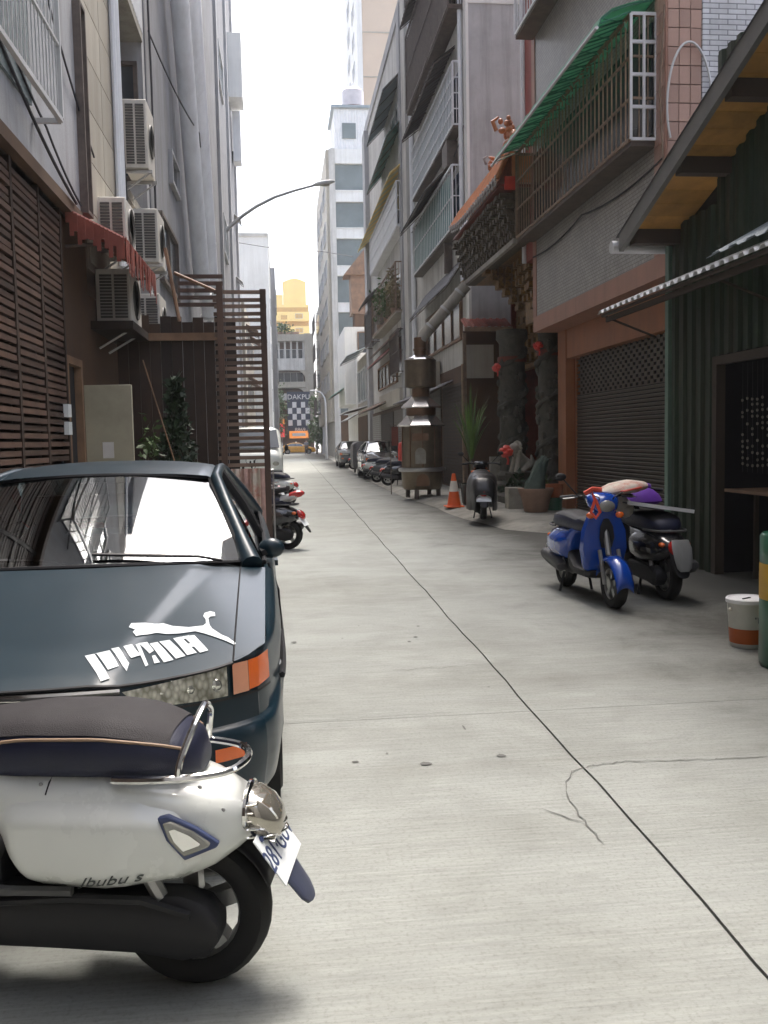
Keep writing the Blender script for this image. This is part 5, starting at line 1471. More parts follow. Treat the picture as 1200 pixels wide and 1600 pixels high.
obj('upper_wing', B(4.5, 4.898, 103, 113.4, 3.2, 16.5), 'wall_beige', t)
for z in (4.5, 7.6, 10.7, 13.8): cage(t, -1, 4.5, 0.5, 104, 112, z, z + 1.8, 'bar_dark', pitch=0.5, rails=1, back='glass_dark', panel='sheet_dark'); 

# building closing the end of the alley, with rounded balcony openings
eb = thing('apartment_building', 'cream building closing the alley end with rounded balcony openings', 'building', (2, 132, 0), worldverts=True)
obj('wall', B(-30, 4.6, 132.0, 145, 0, 15.6), 'wall_brown', eb)
obj('side_pier', B(3.5, 4.75, 129.8, 131.99, 4.5, 16.4), 'wall_beige', eb)
obj('inner_column', B(-1.4, -0.9, 130.1, 131.99, 0, 9.0), 'wall_beige', eb)
for z0, z1 in ((7.3, 8.2), (9.0, 9.8), (11.4, 13.0), (15.4, 16.3)):
    obj('balcony_band', B(-30, 3.49, 129.8, 131.99, z0, z1), 'wall_pale' if z0 in (7.3, 11.4) else 'wall_beige', eb)
for z in (8.95, 11.38): # rounded outer corners of the openings
    pts = [(3.51 - 1.3 * (1 - math.sin(q)), z - 1.3 + 1.3 * math.cos(q) if False else z - 1.3 * (1 - math.cos(q))) for q in [PI / 2 * i / 8 for i in range(9)]]
    poly = [(3.495, z + 0.0)] + [(3.495 - 1.3 + 1.3 * math.sin(PI / 2 * i / 8), z - 1.3 + 1.3 * math.cos(PI / 2 * i / 8)) for i in range(9)]
    obj('corner_web', MB().prism(poly, lambda p: (p[0], 129.82, p[1]), lambda p: (p[0], 130.2, p[1])), 'wall_beige', eb)
for i in range(6):
    x = -1.0 + i * 0.85
    obj('baluster', B(x, x + 0.25, 130.6, 130.8, 13.0, 15.4), 'wall_pale', eb)
for z in (9.85, 13.05): win_y(eb, 131.98, -1.2, 3.3, z, z + 1.4, 'glass_dark', 'alu', mull=4)
# chequered shop sign with pale characters
cs = thing('shop_sign', 'tall chequered black and white shop sign under the rounded balconies', 'sign', (2.4, 127.6, 3), worldverts=True)
obj('board', B(0.9, 4.05, 129.3, 129.5, 2.6, 8.4), 'sign_dark', cs)
first = None
for i in range(4):
    for j in range(5):
        if (i + j) % 2 == 0:
            x, z = 1.0 + j * 0.6, 3.75 + i * 0.82
            if first is None: first = obj('panel', B(0, 0.58, 129.26, 129.295, 0, 0.78), 'sign_white', cs); p0 = first.location.copy(); first.location = p0 + Vector((x, 0, z))
            else: part_copy(first, cs, p0 + Vector((x, 0, z)))
def sign_text(body, size, x, y, z, m, parent, sx=1.0, ext=0.03):
    me = text_mesh(body, size, ext, sx=sx)
    me.transform(Matrix.Translation((x, y, z)) @ Matrix.Rotation(PI / 2, 4, 'X'))
    return obj('lettering', me, m, parent)
sign_text('DAKPU', 0.95, 2.5, 129.24, 7.65, 'sign_white', cs)
sign_text('8869', 0.75, 2.6, 129.24, 3.15, 'sign_white', cs)
os_ = thing('shop_sign', 'orange lit shop sign below the chequered sign', 'sign', (2.4, 129, 2.2), worldverts=True)
obj('board', B(1.1, 3.7, 128.9, 129.2, 2.0, 3.0), 'sign_orange', os_); obj('print_band', B(1.5, 3.3, 128.88, 128.899, 2.3, 2.7), 'sign_white', os_)
rs_ = thing('shop_sign', 'red and yellow shop sign left of the chequered sign', 'sign', (-0.4, 129, 2.2), worldverts=True)
rs_['label'] = 'red shop sign with a yellow upper band, above the taxi'
obj('board', B(-1.2, 0.45, 128.6, 128.9, 2.2, 4.0), 'sign_red', rs_); obj('band', B(-1.2, 0.45, 128.6, 128.9, 4.002, 4.9), 'sign_orange', rs_)
obj('print_band', B(-0.6, 0.25, 128.58, 128.599, 2.9, 3.5), 'lens_peach', rs_)
tl = thing('traffic_light', 'small red traffic light shining above the parked van', 'traffic light', (-1.55, 112, 0))
obj('pole', MB().tube([(0, 0, 0), (0, 0, 5.0)], 0.07, 8), 'steel', tl)
hd = obj('housing', B(-0.22, 0.22, -0.2, 0.1, 3.7, 4.9), 'plastic', tl, bevel=0.03)
obj('lamp', MB().sphere((0, -0.22, 4.55), 0.2, 0.06, 0.2, 12, 6), 'signal_red', tl)
# yellow apartment house far behind
yb = thing('apartment_building', 'bright yellow apartment house standing far behind the alley end', 'building', (3, 205, 0), worldverts=True)
obj('wall', B(-1.5, 6.5, 200.3, 215, 0, 30.5), 'wall_yellow', yb)
for i in range(6):
    z = 12 + i * 3.0
    obj('balcony_band', B(-1.6, 6.6, 199.4, 200.298, z, z + 1.9), 'wall_yellow', yb)
    obj('shadow_gap', B(-1.5, 6.5, 200.25, 200.299, z + 1.92, z + 2.93), 'wall_ochre', yb)
for z in (15.5, 18.5, 21.5, 24.5, 27.5): win_y(yb, 199.39, 3.6, 5.2, z, z + 1.0, 'wall_ochre', 'wall_pale', mull=1)
for z in (15.5, 21.5, 27.3): win_y(yb, 199.39, 0.6, 1.9, z, z + 0.9, 'wall_ochre', 'wall_ochre', mull=0)
obj('roof_tower', B(1.2, 6.0, 200.5, 208, 30.5, 35.2), 'wall_yellow', yb)
obj('roof_cap', MB().add([(1.1 + 5.0 * i / 10, 200.45, 35.2 + 0.8 * math.sin(PI * i / 10)) for i in range(11)] + [(1.1 + 5.0 * i / 10, 208, 35.2 + 0.8 * math.sin(PI * i / 10)) for i in range(11)],
    [tuple(range(11)), tuple(range(21, 10, -1))] + [(i, i + 1, i + 12, i + 11) for i in range(10)] + [(10, 0, 11, 21)]), 'wall_yellow', yb)
obj('parapet', B(-1.5, 1.1, 200.5, 204, 30.5, 32.6), 'wall_yellow', yb)
# trees at the crossing
def tree(label, x, y, h, r, seed, m='leaf', lift=0.45):
    t = thing('street_tree', label, 'tree', (x, y, 0), group='trees near the alley end')
    g = MB().tube([(0, 0, 0), (0.05, 0, h * 0.3), (0, 0.05, h * 0.6)], [0.13, 0.1, 0.06], 8)
    for k in range(5):
        q = k * 1.3; g.tube([(0.03, 0, h * (0.3 + 0.06 * k)), (r * 0.6 * math.cos(q), r * 0.6 * math.sin(q), h * (0.55 + 0.07 * k))], [0.05, 0.02], 5)
    obj('trunk', g, 'bark', t)
    o = obj('crown', foliage((0, 0, h * 0.62), (r, r, h * 0.42), 900, 0.42, seed), m, t, ang=0); o['kind'] = 'stuff'
tree('rounded green street tree beside the far lamp post', 4.2, 112, 4.6, 1.2, 41)
tree('taller thin tree in front of the cream end building', -0.6, 125, 9.2, 1.3, 42)
tree('dark tree beyond the chequered sign', 5.2, 121, 8.0, 1.6, 43)
pl = thing('roof_garden', 'green roof plants above the topmost rounded balcony', 'plants', (1, 130.4, 16.35))
o = obj('crown', foliage((0, 0, 0.7), (2.0, 0.6, 0.8), 420, 0.4, 44), 'leaf', pl, ang=0); o['kind'] = 'stuff'
obj('trough', B(-1.8, 1.8, -0.3, 0.3, 0, 0.3), 'terracotta', pl)
# far lamp post
l2 = thing('street_lamp', 'slim lamp post with a short curved arm near the alley end', 'street lamp', (3.72, 78.0, 0.05))
obj('pole', MB().tube([(0, 0, 0), (0, 0, 4.6), (-0.08, 0, 5.1), (-0.35, 0, 5.5), (-0.8, 0, 5.7)], [0.11, 0.09, 0.08, 0.07, 0.06], 10), 'steel', l2)
obj('lamp_head', MB().sphere((-1.0, 0, 5.68), 0.3, 0.13, 0.08, 12, 6), 'alu', l2)
# person walking
pr = thing('person', 'person in a grey shirt and dark trousers walking towards the taxi', 'person', (2.77, 105.5, 0.005), R(10))
me = bpy.data.meshes.new('body')
J = [(0, 0, .95), (0, 0, 1.2), (0, 0, 1.42), (0, -.01, 1.5), (0, -.02, 1.62), (0, -.02, 1.72),
     (.19, 0, 1.4), (.24, .02, 1.12), (.26, -.06, .86), (-.19, 0, 1.4), (-.24, -.02, 1.12), (-.25, .05, .86),
     (.1, 0, .9), (.11, -.1, .5), (.11, .04, .08), (.11, -.12, .04), (-.1, 0, .9), (-.11, .06, .5), (-.11, .2, .1), (-.11, .05, .04)]
E_ = [(0, 1), (1, 2), (2, 3), (3, 4), (4, 5), (2, 6), (6, 7), (7, 8), (2, 9), (9, 10), (10, 11), (0, 12), (12, 13), (13, 14), (14, 15), (0, 16), (16, 17), (17, 18), (18, 19)]
RAD = [.15, .15, .14, .06, .095, .08, .075, .055, .045, .075, .055, .045, .1, .075, .05, .045, .1, .075, .05, .045]
def skin_body(name, J, E_, RAD, m, parent):
    me = bpy.data.meshes.new(name); me.from_pydata([Vector(p) for p in J], E_, [])
    o = bpy.data.objects.new(name, me); COL.objects.link(o); o.parent = parent
    sm = o.modifiers.new('skin', 'SKIN'); 
    for i, v in enumerate(me.skin_vertices[0].data): v.radius = (RAD[i], RAD[i] * 0.8); v.use_root = (i == 0)
    o.modifiers.new('sub', 'SUBSURF').render_levels = 1
    me.materials.append(M[m]); return o
skin_body('body', J, E_, RAD, 'skin', pr)
skin_body('shirt', J[0:3] + [J[6], J[7], J[9], J[10]], [(0, 1), (1, 2), (2, 3), (3, 4), (2, 5), (5, 6)], [.17, .17, .16, .09, .07, .09, .07], 'shirt', pr)
skin_body('trousers', [J[0], J[12], J[13], J[14], J[16], J[17], J[18]], [(0, 1), (1, 2), (2, 3), (0, 4), (4, 5), (5, 6)], [.165, .12, .09, .065, .12, .09, .065], 'trousers', pr)
obj('hair', MB().sphere((0, 0.0, 1.69), .105, .11, .1, 10, 6), 'plastic', pr)

# ================================================================== cars
def smooth(a, b, x):
    t = min(1, max(0, (x - a) / (b - a))); return t * t * (3 - 2 * t)
def lin(pts, t):
    if t <= pts[0][0]: return pts[0][1]
    for (a, va), (b, vb) in zip(pts, pts[1:]):
        if t <= b: return va + (vb - va) * (t - a) / (b - a)
    return pts[-1][1]
def fy(x): x = abs(x); return 0.02 + 0.05 * (x / 0.6) ** 2 + 0.16 * (x / 0.82) ** 6
ZT = [(0.05, .708), (0.1, .735), (0.2, .762), (0.3, .78), (0.6, .825), (1.0, .88), (1.35, .925), (2.3, .945), (3.5, .965), (4.2, .985), (4.68, .97)]
ZC = [(0.04, .708), (0.1, .735), (0.3, .785), (0.6, .84), (1.0, .92), (1.25, .965)]
def crom(P, k):
    out = []
    for i in range(len(P) - 1):
        p0, p1, p2, p3 = P[max(i - 1, 0)], P[i], P[i + 1], P[min(i + 2, len(P) - 1)]
        for j in range(k):
            t = j / k
            out.append(tuple(0.5 * ((2 * b) + (-a + c) * t + (2 * a - 5 * b + 4 * c - d) * t * t + (-a + 3 * b - 3 * c + d) * t ** 3) for a, b, c, d in zip(p0, p1, p2, p3)))
    out.append(P[-1]); return out
OUT = [(x / 20, fy(x / 20)) for x in range(0, 16)]
OUT += crom([(.795, fy(.795)), (.838, .36), (.86, .55), (.872, .8), (.878, 1.1), (.882, 1.6), (.886, 2.3), (.884, 3.0), (.876, 3.5), (.862, 3.95), (.835, 4.33), (.75, 4.57), (.5, 4.66), (.25, 4.68), (0, 4.685)], 7)
ARC = [0.0]
for a, b in zip(OUT, OUT[1:]): ARC.append(ARC[-1] + math.hypot(a[0] - b[0], a[1] - b[1]))
def on_out(s):
    for i in range(len(OUT) - 1):
        if s <= ARC[i + 1]:
            k = (s - ARC[i]) / (ARC[i + 1] - ARC[i]); a, b = OUT[i], OUT[i + 1]
            p = Vector((a[0] + (b[0] - a[0]) * k, a[1] + (b[1] - a[1]) * k))
            t = Vector((b[0] - a[0], b[1] - a[1])).normalized(); return p, Vector((t.y, -t.x))
    return Vector(OUT[-1]), Vector((0, 1))
def s_at_x(x):
    for i in range(len(OUT) - 1):
        if OUT[i][0] <= x <= OUT[i + 1][0]: return ARC[i] + (ARC[i + 1] - ARC[i]) * (x - OUT[i][0]) / (OUT[i + 1][0] - OUT[i][0])
FZ = [.20, .28, .40, .49, .525, .54, .62, .69, .712, .725]; FI = [.08, .02, 0, 0, .008, .03, .034, .036, .036, .038]
def level(k, y, x):
    zt = lin(ZT, y)
    ft = hood_z(min(x, .78), fy(min(x, .78)) + 0.035)
    fz = FZ[k] if k < 7 else ft - (.03, .012, .001)[k - 7]
    sz = [.2, .28, .40, .5, .58, .62, .72, zt - .10, zt - .03, zt][k]
    si = [.06, .02, 0, 0, 0, .012, .004, .012, .03, .07][k]
    w = smooth(.28, .8, y)
    return fz + (sz - fz) * w, FI[k] + (si - FI[k]) * w
def hood_z(x, y):
    ax = abs(x)
    zc, zt = lin(ZC, y), lin(ZT, y)
    z = zc - (zc - zt) * min(1, (ax / 0.81)) ** 2.6
    xc = 0.28 + 0.23 * (y - 0.1)
    z += 0.010 * smooth(xc + 0.025, xc - 0.025, ax)
    return z
def hood_pt(u, v, dz=0.0):
    a = abs(u); sgn = 1 if u >= 0 else -1
    fx, rx = 0.80 * a, 0.815 * a
    f = fy(fx) + 0.035 + 0.04 * smooth(.9, 1, a)
    r = 1.19 + 0.14 * a * a
    x = fx + (rx - fx) * v; y = f + (r - f) * v
    return (sgn * x, y, hood_z(x, y) + dz)

def mirror2(fn):
    for s in (1, -1): fn(s)

def sedan(name, label, loc, rotz, paint, cat='car', group=None, fine=False, lamp_orange=True, taxi=False):
    t = thing(name, label, cat, loc, rotz, group)
    # --- body side, both halves
    g = MB()
    for sg in (1, -1):
        vs = []; n = len(OUT)
        WH = [(0.95, .31), (3.62, .31)]
        for i, (x, y) in enumerate(OUT):
            a = OUT[max(i - 1, 0)]; b = OUT[min(i + 1, n - 1)]
            tx, ty = b[0] - a[0], b[1] - a[1]; L_ = math.hypot(tx, ty); nx, ny = ty / L_, -tx / L_
            # a denser ladder of levels so that the wheel arches are round
            for kk in range(19):
                k = kk // 2
                z, ins = level(k, y, x)
                if kk % 2:
                    z2, i2 = level(k + 1, y, x); z, ins = (z + z2) / 2, (ins + i2) / 2
                vs.append([sg * (x - nx * ins), y - ny * ins, z, x])
        keep = []
        for v in vs:
            inside = False
            for wy, wz in WH:
                if v[3] > .8:
                    d_ = math.hypot(v[1] - wy, v[2] - wz)
                    if d_ < .335: inside = True
                    elif d_ < .40:
                        k_ = .365 / max(d_, 1e-6) if d_ < .365 + .02 else 1
                        v[1] = wy + (v[1] - wy) * k_; v[2] = wz + (v[2] - wz) * k_
            keep.append(not inside)
        fs = []
        for i in range(n - 1):
            for kk in range(18):
                q = (i * 19 + kk, (i + 1) * 19 + kk, (i + 1) * 19 + kk + 1, i * 19 + kk + 1)
                if all(keep[j] for j in q): fs.append(q)
        g.add([v[:3] for v in vs], fs)
    bo = obj('body', g, paint, t, ang=50)
    # hood with the tops of the fenders
    g = MB().grid(lambda a, b: hood_pt(2 * a - 1, b), 56, 26)
    obj('hood', g, paint, t, ang=50)
    g = MB()
    for sg in (1, -1):
        g.tube([Vector(hood_pt(sg * 0.862, v / 14, 0.0012)) for v in range(15)], 0.0035, 5)
    g.tube([Vector(hood_pt(-0.86 + 1.72 * i / 30, 0.0, -0.004)) for i in range(31)], 0.006, 5)
    obj('panel_gap', g, 'plastic', t)
    # cowl below the windscreen
    g = MB().grid(lambda a, b: ((2 * a - 1) * (0.80 - 0.06 * b), 1.17 + 0.12 * (2 * a - 1) ** 2 + 0.14 * b, hood_z((2 * a - 1) * .8, 1.2) - 0.012 + 0.012 * b), 24, 3)
    obj('cowl', g, 'plastic', t)
    # windscreen
    def ws(a, b):
        u = 2 * a - 1
        p0 = Vector((.72 * u, 1.21 + .15 * u * u, .970 - .022 * u * u)); p1 = Vector((.535 * u, 1.96 + .10 * u * u, 1.348 - .035 * u * u))
        p = p0.lerp(p1, b); bul = 4 * b * (1 - b) * .018
        return p + Vector((0, -bul * .45, bul * .9))
    obj('windscreen', MB().grid(ws, 24, 14), 'car_glass', t, ang=0).data.shade_smooth()
    edge = [ws(0, b / 12) for b in range(13)] + [ws(a / 24, 1) for a in range(1, 25)] + [ws(1, 1 - b / 12) for b in range(1, 13)] + [ws(1 - a / 24, 0) for a in range(1, 24)]
    obj('seal', MB().tube(edge, 0.011, 6, closed=True), 'plastic', t)
    # roof, pillars, rear screen, boot
    def rf(a, b):
        u = 2 * a - 1; y = (1.955 + .10 * u * u) * (1 - b) + (3.27 - .08 * u * u) * b
        z = 1.352 - .028 * abs(u) ** 3 + .058 * (1 - (2 * b - 1) ** 2) * (1 - .25 * u * u)
        return (.575 * u, y, z - .02 * smooth(.92, 1, abs(u)))
    obj('roof', MB().grid(rf, 24, 20), paint, t, ang=60)
    for sg in (1, -1):
        pts = [Vector((sg * .755, 1.33, .935)), Vector((sg * .70, 1.55, 1.05)), Vector((sg * .63, 1.80, 1.20)), Vector((sg * .575, 2.03, 1.318)), Vector((sg * .572, 2.5, 1.352)), Vector((sg * .572, 2.95, 1.35)), Vector((sg * .578, 3.22, 1.315)), Vector((sg * .66, 3.65, 1.13)), Vector((sg * .74, 4.0, .97))]
        obj('pillar', MB().tube(pts, [.05, .036, .031, .03, .028, .028, .04, .08, .09], 10), paint, t)
        def sgl(a, b):
            y0 = 1.50 + (2.08 - 1.50) * b; y1 = 3.85 + (3.22 - 3.85) * b
            return (sg * (.80 - .225 * b + .015 * math.sin(PI * b)), y0 + (y1 - y0) * a, .94 + .385 * b)
        obj('side_window', MB().grid(sgl, 16, 6), 'car_glass', t, ang=0).data.shade_smooth()
        obj('window_post', MB().tube([(sg * .80, 2.62, .94), (sg * .70, 2.6, 1.14), (sg * .575, 2.58, 1.33)], .03, 6), 'plastic', t)
        obj('belt_trim', MB().tube([(sg * .812, 1.42, .935), (sg * .822, 2.3, .95), (sg * .815, 3.2, .966), (sg * .80, 3.9, .985)], .012, 6), 'plastic', t)
        # door seams and handles, rubbing strip
        mr = MB().sphere((sg * .85, 1.60, .98), .066, .045, .05, 12, 8)
        mo = obj('mirror', mr, paint, t)
        obj('mirror_glass', MB().sphere((sg * .85, 1.637, .98), .055, .013, .042, 12, 6), 'chrome', mo)
        obj('mirror_stalk', MB().tube([(sg * .80, 1.58, .96), (sg * .87, 1.59, .985)], .025, 6), 'plastic', mo)
        sp = []
        for i in range(24):
            p, nrm = on_out(ARC[-1] * (0.20 + 0.6 * i / 23)); sp.append((sg * (p.x + nrm.x * .002), p.y, .60))
        obj('rub_strip', MB().tube(sp, .013, 5), 'plastic', t)
        for y in (1.42, 2.55, 3.3):
            obj('door_seam', MB().tube([(sg * .878, y, .30), (sg * .888, y, .45), (sg * .884, y, .62), (sg * .876, y, .80), (sg * .83, y, .93)], .005, 4), 'plastic', t)
        obj('door_handle', MB().box(min(sg * .875, sg * .895), max(sg * .875, sg * .895), 2.3, 2.46, .80, .83), paint, t)
    def rw(a, b):
        u = 2 * a - 1
        return Vector((.545 * u, 3.27 - .08 * u * u, 1.345 - .03 * u * u)).lerp(Vector((.70 * u, 4.02 - .1 * u * u, .99)), b) + Vector((0, 0, .03 * math.sin(PI * b)))
    obj('rear_window', MB().grid(rw, 14, 8), 'car_glass', t, ang=0).data.shade_smooth()
    obj('boot', MB().grid(lambda a, b: ((2 * a - 1) * .80, 3.92 + (.68 if abs(2 * a - 1) < .8 else .5) * b, .985 + .02 * math.sin(PI * b) - .02 * abs(2 * a - 1) ** 3), 16, 6), paint, t)
    obj('floor_pan', MB().box(-.80, .80, .18, 4.5, .19, .24).box(-.72, .72, .3, 1.3, .24, .6), 'plastic', t)
    # wheels
    for wy in (.95, 3.62):
        for sg in (1, -1):
            mx_ = Matrix.Translation((sg * .76, wy, .305)) @ Matrix.Rotation(sg * PI / 2, 4, 'Y')
            w = obj('wheel', MB().lathe([(.20, -.09), (.27, -.098), (.297, -.08), (.305, -.05), (.305, .05), (.297, .08), (.27, .098), (.205, .09)], 28, mx_, caps=False), 'rubber', t)
            rm = MB().lathe([(.21, .085), (.19, .05), (.08, .04), (.05, .07), (0, .072)], 24, mx_)
            for q in range(7):
                a = 2 * PI * q / 7; m2 = mx_ @ Matrix.Rotation(a, 4, 'Z'); rm.box(.05, .195, -.022, .022, .045, .085, m2)
            obj('rim', rm, 'alloy', w)
            obj('wheel_well', MB().lathe([(.36, -.25), (.365, .085)], 22, mx_, caps=False).lathe([(.36, -.25), (0, -.25)], 22, mx_, caps=False), 'plastic', t)
    # front face
    def patch(s0, s1, z0, z1, off, ns=14, nz=4, skew=0.0, sgn=1):
        def f(a, b):
            s = s0 + (s1 - s0) * a
            p, nrm = on_out(s + skew * (1 - b) * (1 - a)); of_ = off(a) if callable(off) else off
            zz0 = z0(a) if callable(z0) else z0; zz1 = z1(a) if callable(z1) else z1
            z = zz0 + (zz1 - zz0) * b
            w = smooth(.28, .8, p.y); ins = lin(list(zip(FZ, FI)), z) * (1 - w) + .008 * w
            return (sgn * (p.x + nrm.x * (of_ - ins)), p.y + nrm.y * (of_ - ins), z)
        return MB().grid(f, ns, nz)
    sa, sb, sc_ = s_at_x(.335), s_at_x(.685), s_at_x(.70)
    for sg in (1, -1):
        h = obj('headlight', patch(sa, sb, lambda a: .640, lambda a: .698 + .048 * a, .004, 18, 5, .06, sg), 'headlamp', t)
        obj('lens', patch(sa, sb, lambda a: .636, lambda a: .702 + .048 * a, .018, 18, 5, .06, sg), 'clear_glass', h)
        g = MB()
        for q in (0.3, .55, .8):
            p, nrm = on_out(sa + (sb - sa) * q); g.sphere((sg * (p.x), p.y + .045, .682), .03, .012, .026, 10, 6)
        obj('bulb', g, 'chrome', h)
        obj('corner_lamp', patch(sc_, sc_ + .075, .642, .748, .012, 6, 4, 0, sg), 'lens_peach', t)
        obj('indicator_lamp', patch(sc_ + .077, sc_ + .24, lambda a: .645 + .01 * a, lambda a: .748 + .008 * a, .012, 10, 4, 0, sg), 'lens_orange', t)
        g = patch(sa - .01, sc_ + .25, .628, .636, .012, 24, 1, 0, sg); obj('lamp_trim', g, 'plastic', t)
        p_ = s_at_x(.62)
        obj('bumper_lamp', patch(p_, p_ + .12, .43, .475, .008, 6, 2, 0, sg), 'lens_orange', t)
    s3 = s_at_x(.325)
    for sg in (1,):
        g = MB(); a = patch(0, s3, .565, .692, .006, 10, 3, 0, 1); g.add(a.v, a.f); a = patch(0, s3, .565, .692, .006, 10, 3, 0, -1); g.add(a.v, a.f)
        gr = obj('grille', g, 'plastic', t)
        g = MB(); pts = []
        for i in range(-10, 11):
            p, nrm = on_out(abs(i) / 10 * s3); pts.append((math.copysign(p.x, i) if i else 0, p.y + .035, .702))
        g.tube(pts, .0125, 8, sy=1.0)
        obj('chrome_bar', g, 'chrome', gr)
        for z in (.60, .635, .665):
            obj('grille_slat', MB().tube([(x, y - .0, z) for x, y, _ in pts], .006, 5), 'plastic_grey', gr)
        em = MB()
        em.box(-.030, -.019, .045, .055, .618, .678).box(.019, .030, .045, .055, .618, .678).box(-.019, .019, .045, .055, .642, .654)
        fr = [(-.042, .05, .69), (.042, .05, .69), (.036, .05, .612), (-.036, .05, .612)]
        em.tube(fr, .004, 5, closed=True)
        obj('emblem', em, 'chrome', gr)
    obj('bumper_intake', MB().box(-.5, .5, -.012, .02, .26, .34), 'plastic', t)
    obj('number_plate', MB().box(-.17, .17, -.02, -.008, .42, .52), 'plate_white', t)
    # cabin
    cb = obj('cabin', MB().box(-.74, .74, 1.5, 4.0, .30, .36).box(-.72, .72, 3.5, 4.0, .36, .9), 'seat_fabric', t)
    obj('dashboard', MB().loft([superell(0, y, z, .72, hgt, 16, 3, 'y') for y, z, hgt in ((1.36, .90, .03), (1.5, .88, .06), (1.75, .83, .09), (1.82, .78, .09))]), 'plastic', cb)
    for sx in (-.37, .37):
        s_ = MB().loft([superell(sx, y, z, .23, hh, 14, 3, 'y') for y, z, hh in ((2.5, .95, .03), (2.53, .93, .12)) ])
        s_ = MB().loft([[(sx + p[0], 2.42 + .16 * (z - .5) + p[1], z) for p in superell(0, 0, 0, w_, .07, 14, 3, 'z')] for z, w_ in ((.45, .23), (.7, .24), (.95, .21), (1.05, .13), (1.06, .11), (1.18, .13), (1.22, .09))])
        obj('front_seat', s_, 'seat_fabric', cb)
    obj('steering_wheel', MB().tube([(.37 + .18 * math.cos(2 * PI * i / 20), 1.92 + .06 * math.sin(2 * PI * i / 20), .92 + .16 * math.sin(2 * PI * i / 20)) for i in range(20)], .014, 6, closed=True), 'plastic', cb)
    obj('rear_mirror', MB().box(-.12, .12, 1.93, 1.96, 1.25, 1.31), 'plastic', cb)
    for x0, x1 in ((.62, .05), (-.02, -.55)):
        obj('wiper', MB().tube([Vector((x0, 1.30, .965)), Vector((x0 - .1, 1.27, .99)), ws((x1 / .68 + 1) / 2, .07) + Vector((0, -.01, .018))], .008, 5), 'plastic', t)
    # tail lamps
    for sg in (1, -1):
        obj('tail_light', MB().box(min(sg * .42, sg * .80), max(sg * .42, sg * .80), 4.55, 4.66, .74, .90), 'lens_red', t, bevel=.02)
    if taxi:
        tb_ = obj('roof_sign', MB().box(-.2, .2, 2.4, 2.6, 1.40, 1.54), 'sign_white', t, bevel=.02)
    return t

CAR_LOC = (-0.87, 2.97, 0.0); CAR_ROT = R(1.6)
car = sedan('parked_car', 'dark navy saloon car with a white leaping cat decal on its bonnet', CAR_LOC, CAR_ROT, 'paint_navy', fine=True)
car_inv = (Matrix.Translation(CAR_LOC) @ Matrix.Rotation(CAR_ROT, 4, 'Z')).inverted()
DECAL = {'letters': [[(0.1871, 0.2469), (0.2171, 0.2588), (0.29, 0.098), (0.2652, 0.077)], [(0.218, 0.2599), (0.2649, 0.2798), (0.3086, 0.1784), (0.2788, 0.143), (0.233, 0.2419), (0.225, 0.2591)], [(0.2687, 0.2914), (0.2928, 0.3011), (0.3406, 0.199), (0.3389, 0.144)], [(0.3083, 0.3073), (0.3338, 0.3344), (0.3728, 0.2538), (0.3426, 0.2358)], [(0.3457, 0.3392), (0.3565, 0.3507), (0.4058, 0.1783), (0.3979, 0.1681)], [(0.3552, 0.353), (0.3831, 0.3619), (0.4142, 0.2833), (0.4016, 0.2628)], [(0.4116, 0.2437), (0.4219, 0.2485), (0.4431, 0.1931), (0.425, 0.1873)], [(0.3931, 0.3462), (0.4197, 0.3579), (0.4875, 0.2053), (0.4565, 0.1916)], [(0.425, 0.3618), (0.4604, 0.373), (0.5261, 0.231), (0.4949, 0.214)], [(0.4717, 0.3869), (0.498, 0.3995), (0.5631, 0.2517), (0.5312, 0.2366)], [(0.5063, 0.4033), (0.5458, 0.4105), (0.6019, 0.2666), (0.5741, 0.2505)], [(0.5253, 0.3291), (0.5499, 0.3384), (0.5603, 0.3033), (0.5356, 0.2988)], [(0.4926, 0.3955), (0.5258, 0.4108), (0.534, 0.3884), (0.5027, 0.3732)]], 'cat': [(0.3042, 0.4858), (0.3081, 0.5252), (0.3605, 0.5249), (0.423, 0.5409), (0.4609, 0.5084), (0.5206, 0.4921), (0.5728, 0.5045), (0.5823, 0.5289), (0.5785, 0.5715), (0.5678, 0.6066), (0.5723, 0.6412), (0.593, 0.6583), (0.6101, 0.6453), (0.614, 0.6045), (0.5954, 0.6001), (0.5884, 0.5796), (0.5961, 0.5113), (0.6064, 0.4742), (0.6437, 0.4069), (0.6674, 0.3796), (0.697, 0.3195), (0.6916, 0.3047), (0.6596, 0.346), (0.6243, 0.3833), (0.5825, 0.423), (0.5464, 0.4498), (0.49, 0.4312), (0.4442, 0.4309), (0.4085, 0.4467), (0.365, 0.427), (0.3396, 0.4031), (0.3244, 0.4371), (0.3303, 0.4596)]}
def hood_decal(polys, name, parent):
    bm = bmesh.new()
    for poly in polys:
        vs = [bm.verts.new((x, y, 0)) for x, y in poly]
        f = bm.faces.new(vs)
    bmesh.ops.triangulate(bm, faces=bm.faces[:])
    bmesh.ops.subdivide_edges(bm, edges=bm.edges[:], cuts=3, use_grid_fill=True)
    bmesh.ops.triangulate(bm, faces=bm.faces[:])
    for v in bm.verts: v.co.z = hood_z(v.co.x, v.co.y) + 0.0035
    bmesh.ops.recalc_face_normals(bm, faces=bm.faces[:])
    me = bpy.data.meshes.new(name); bm.to_mesh(me); bm.free()
    return obj(name, me, 'decal', parent)
hood_ob = [c for c in children(car) if c.name.startswith('hood')][0]
hood_decal(DECAL['letters'], 'lettering_decal', hood_ob)
hood_decal([DECAL['cat']], 'cat_decal', hood_ob)

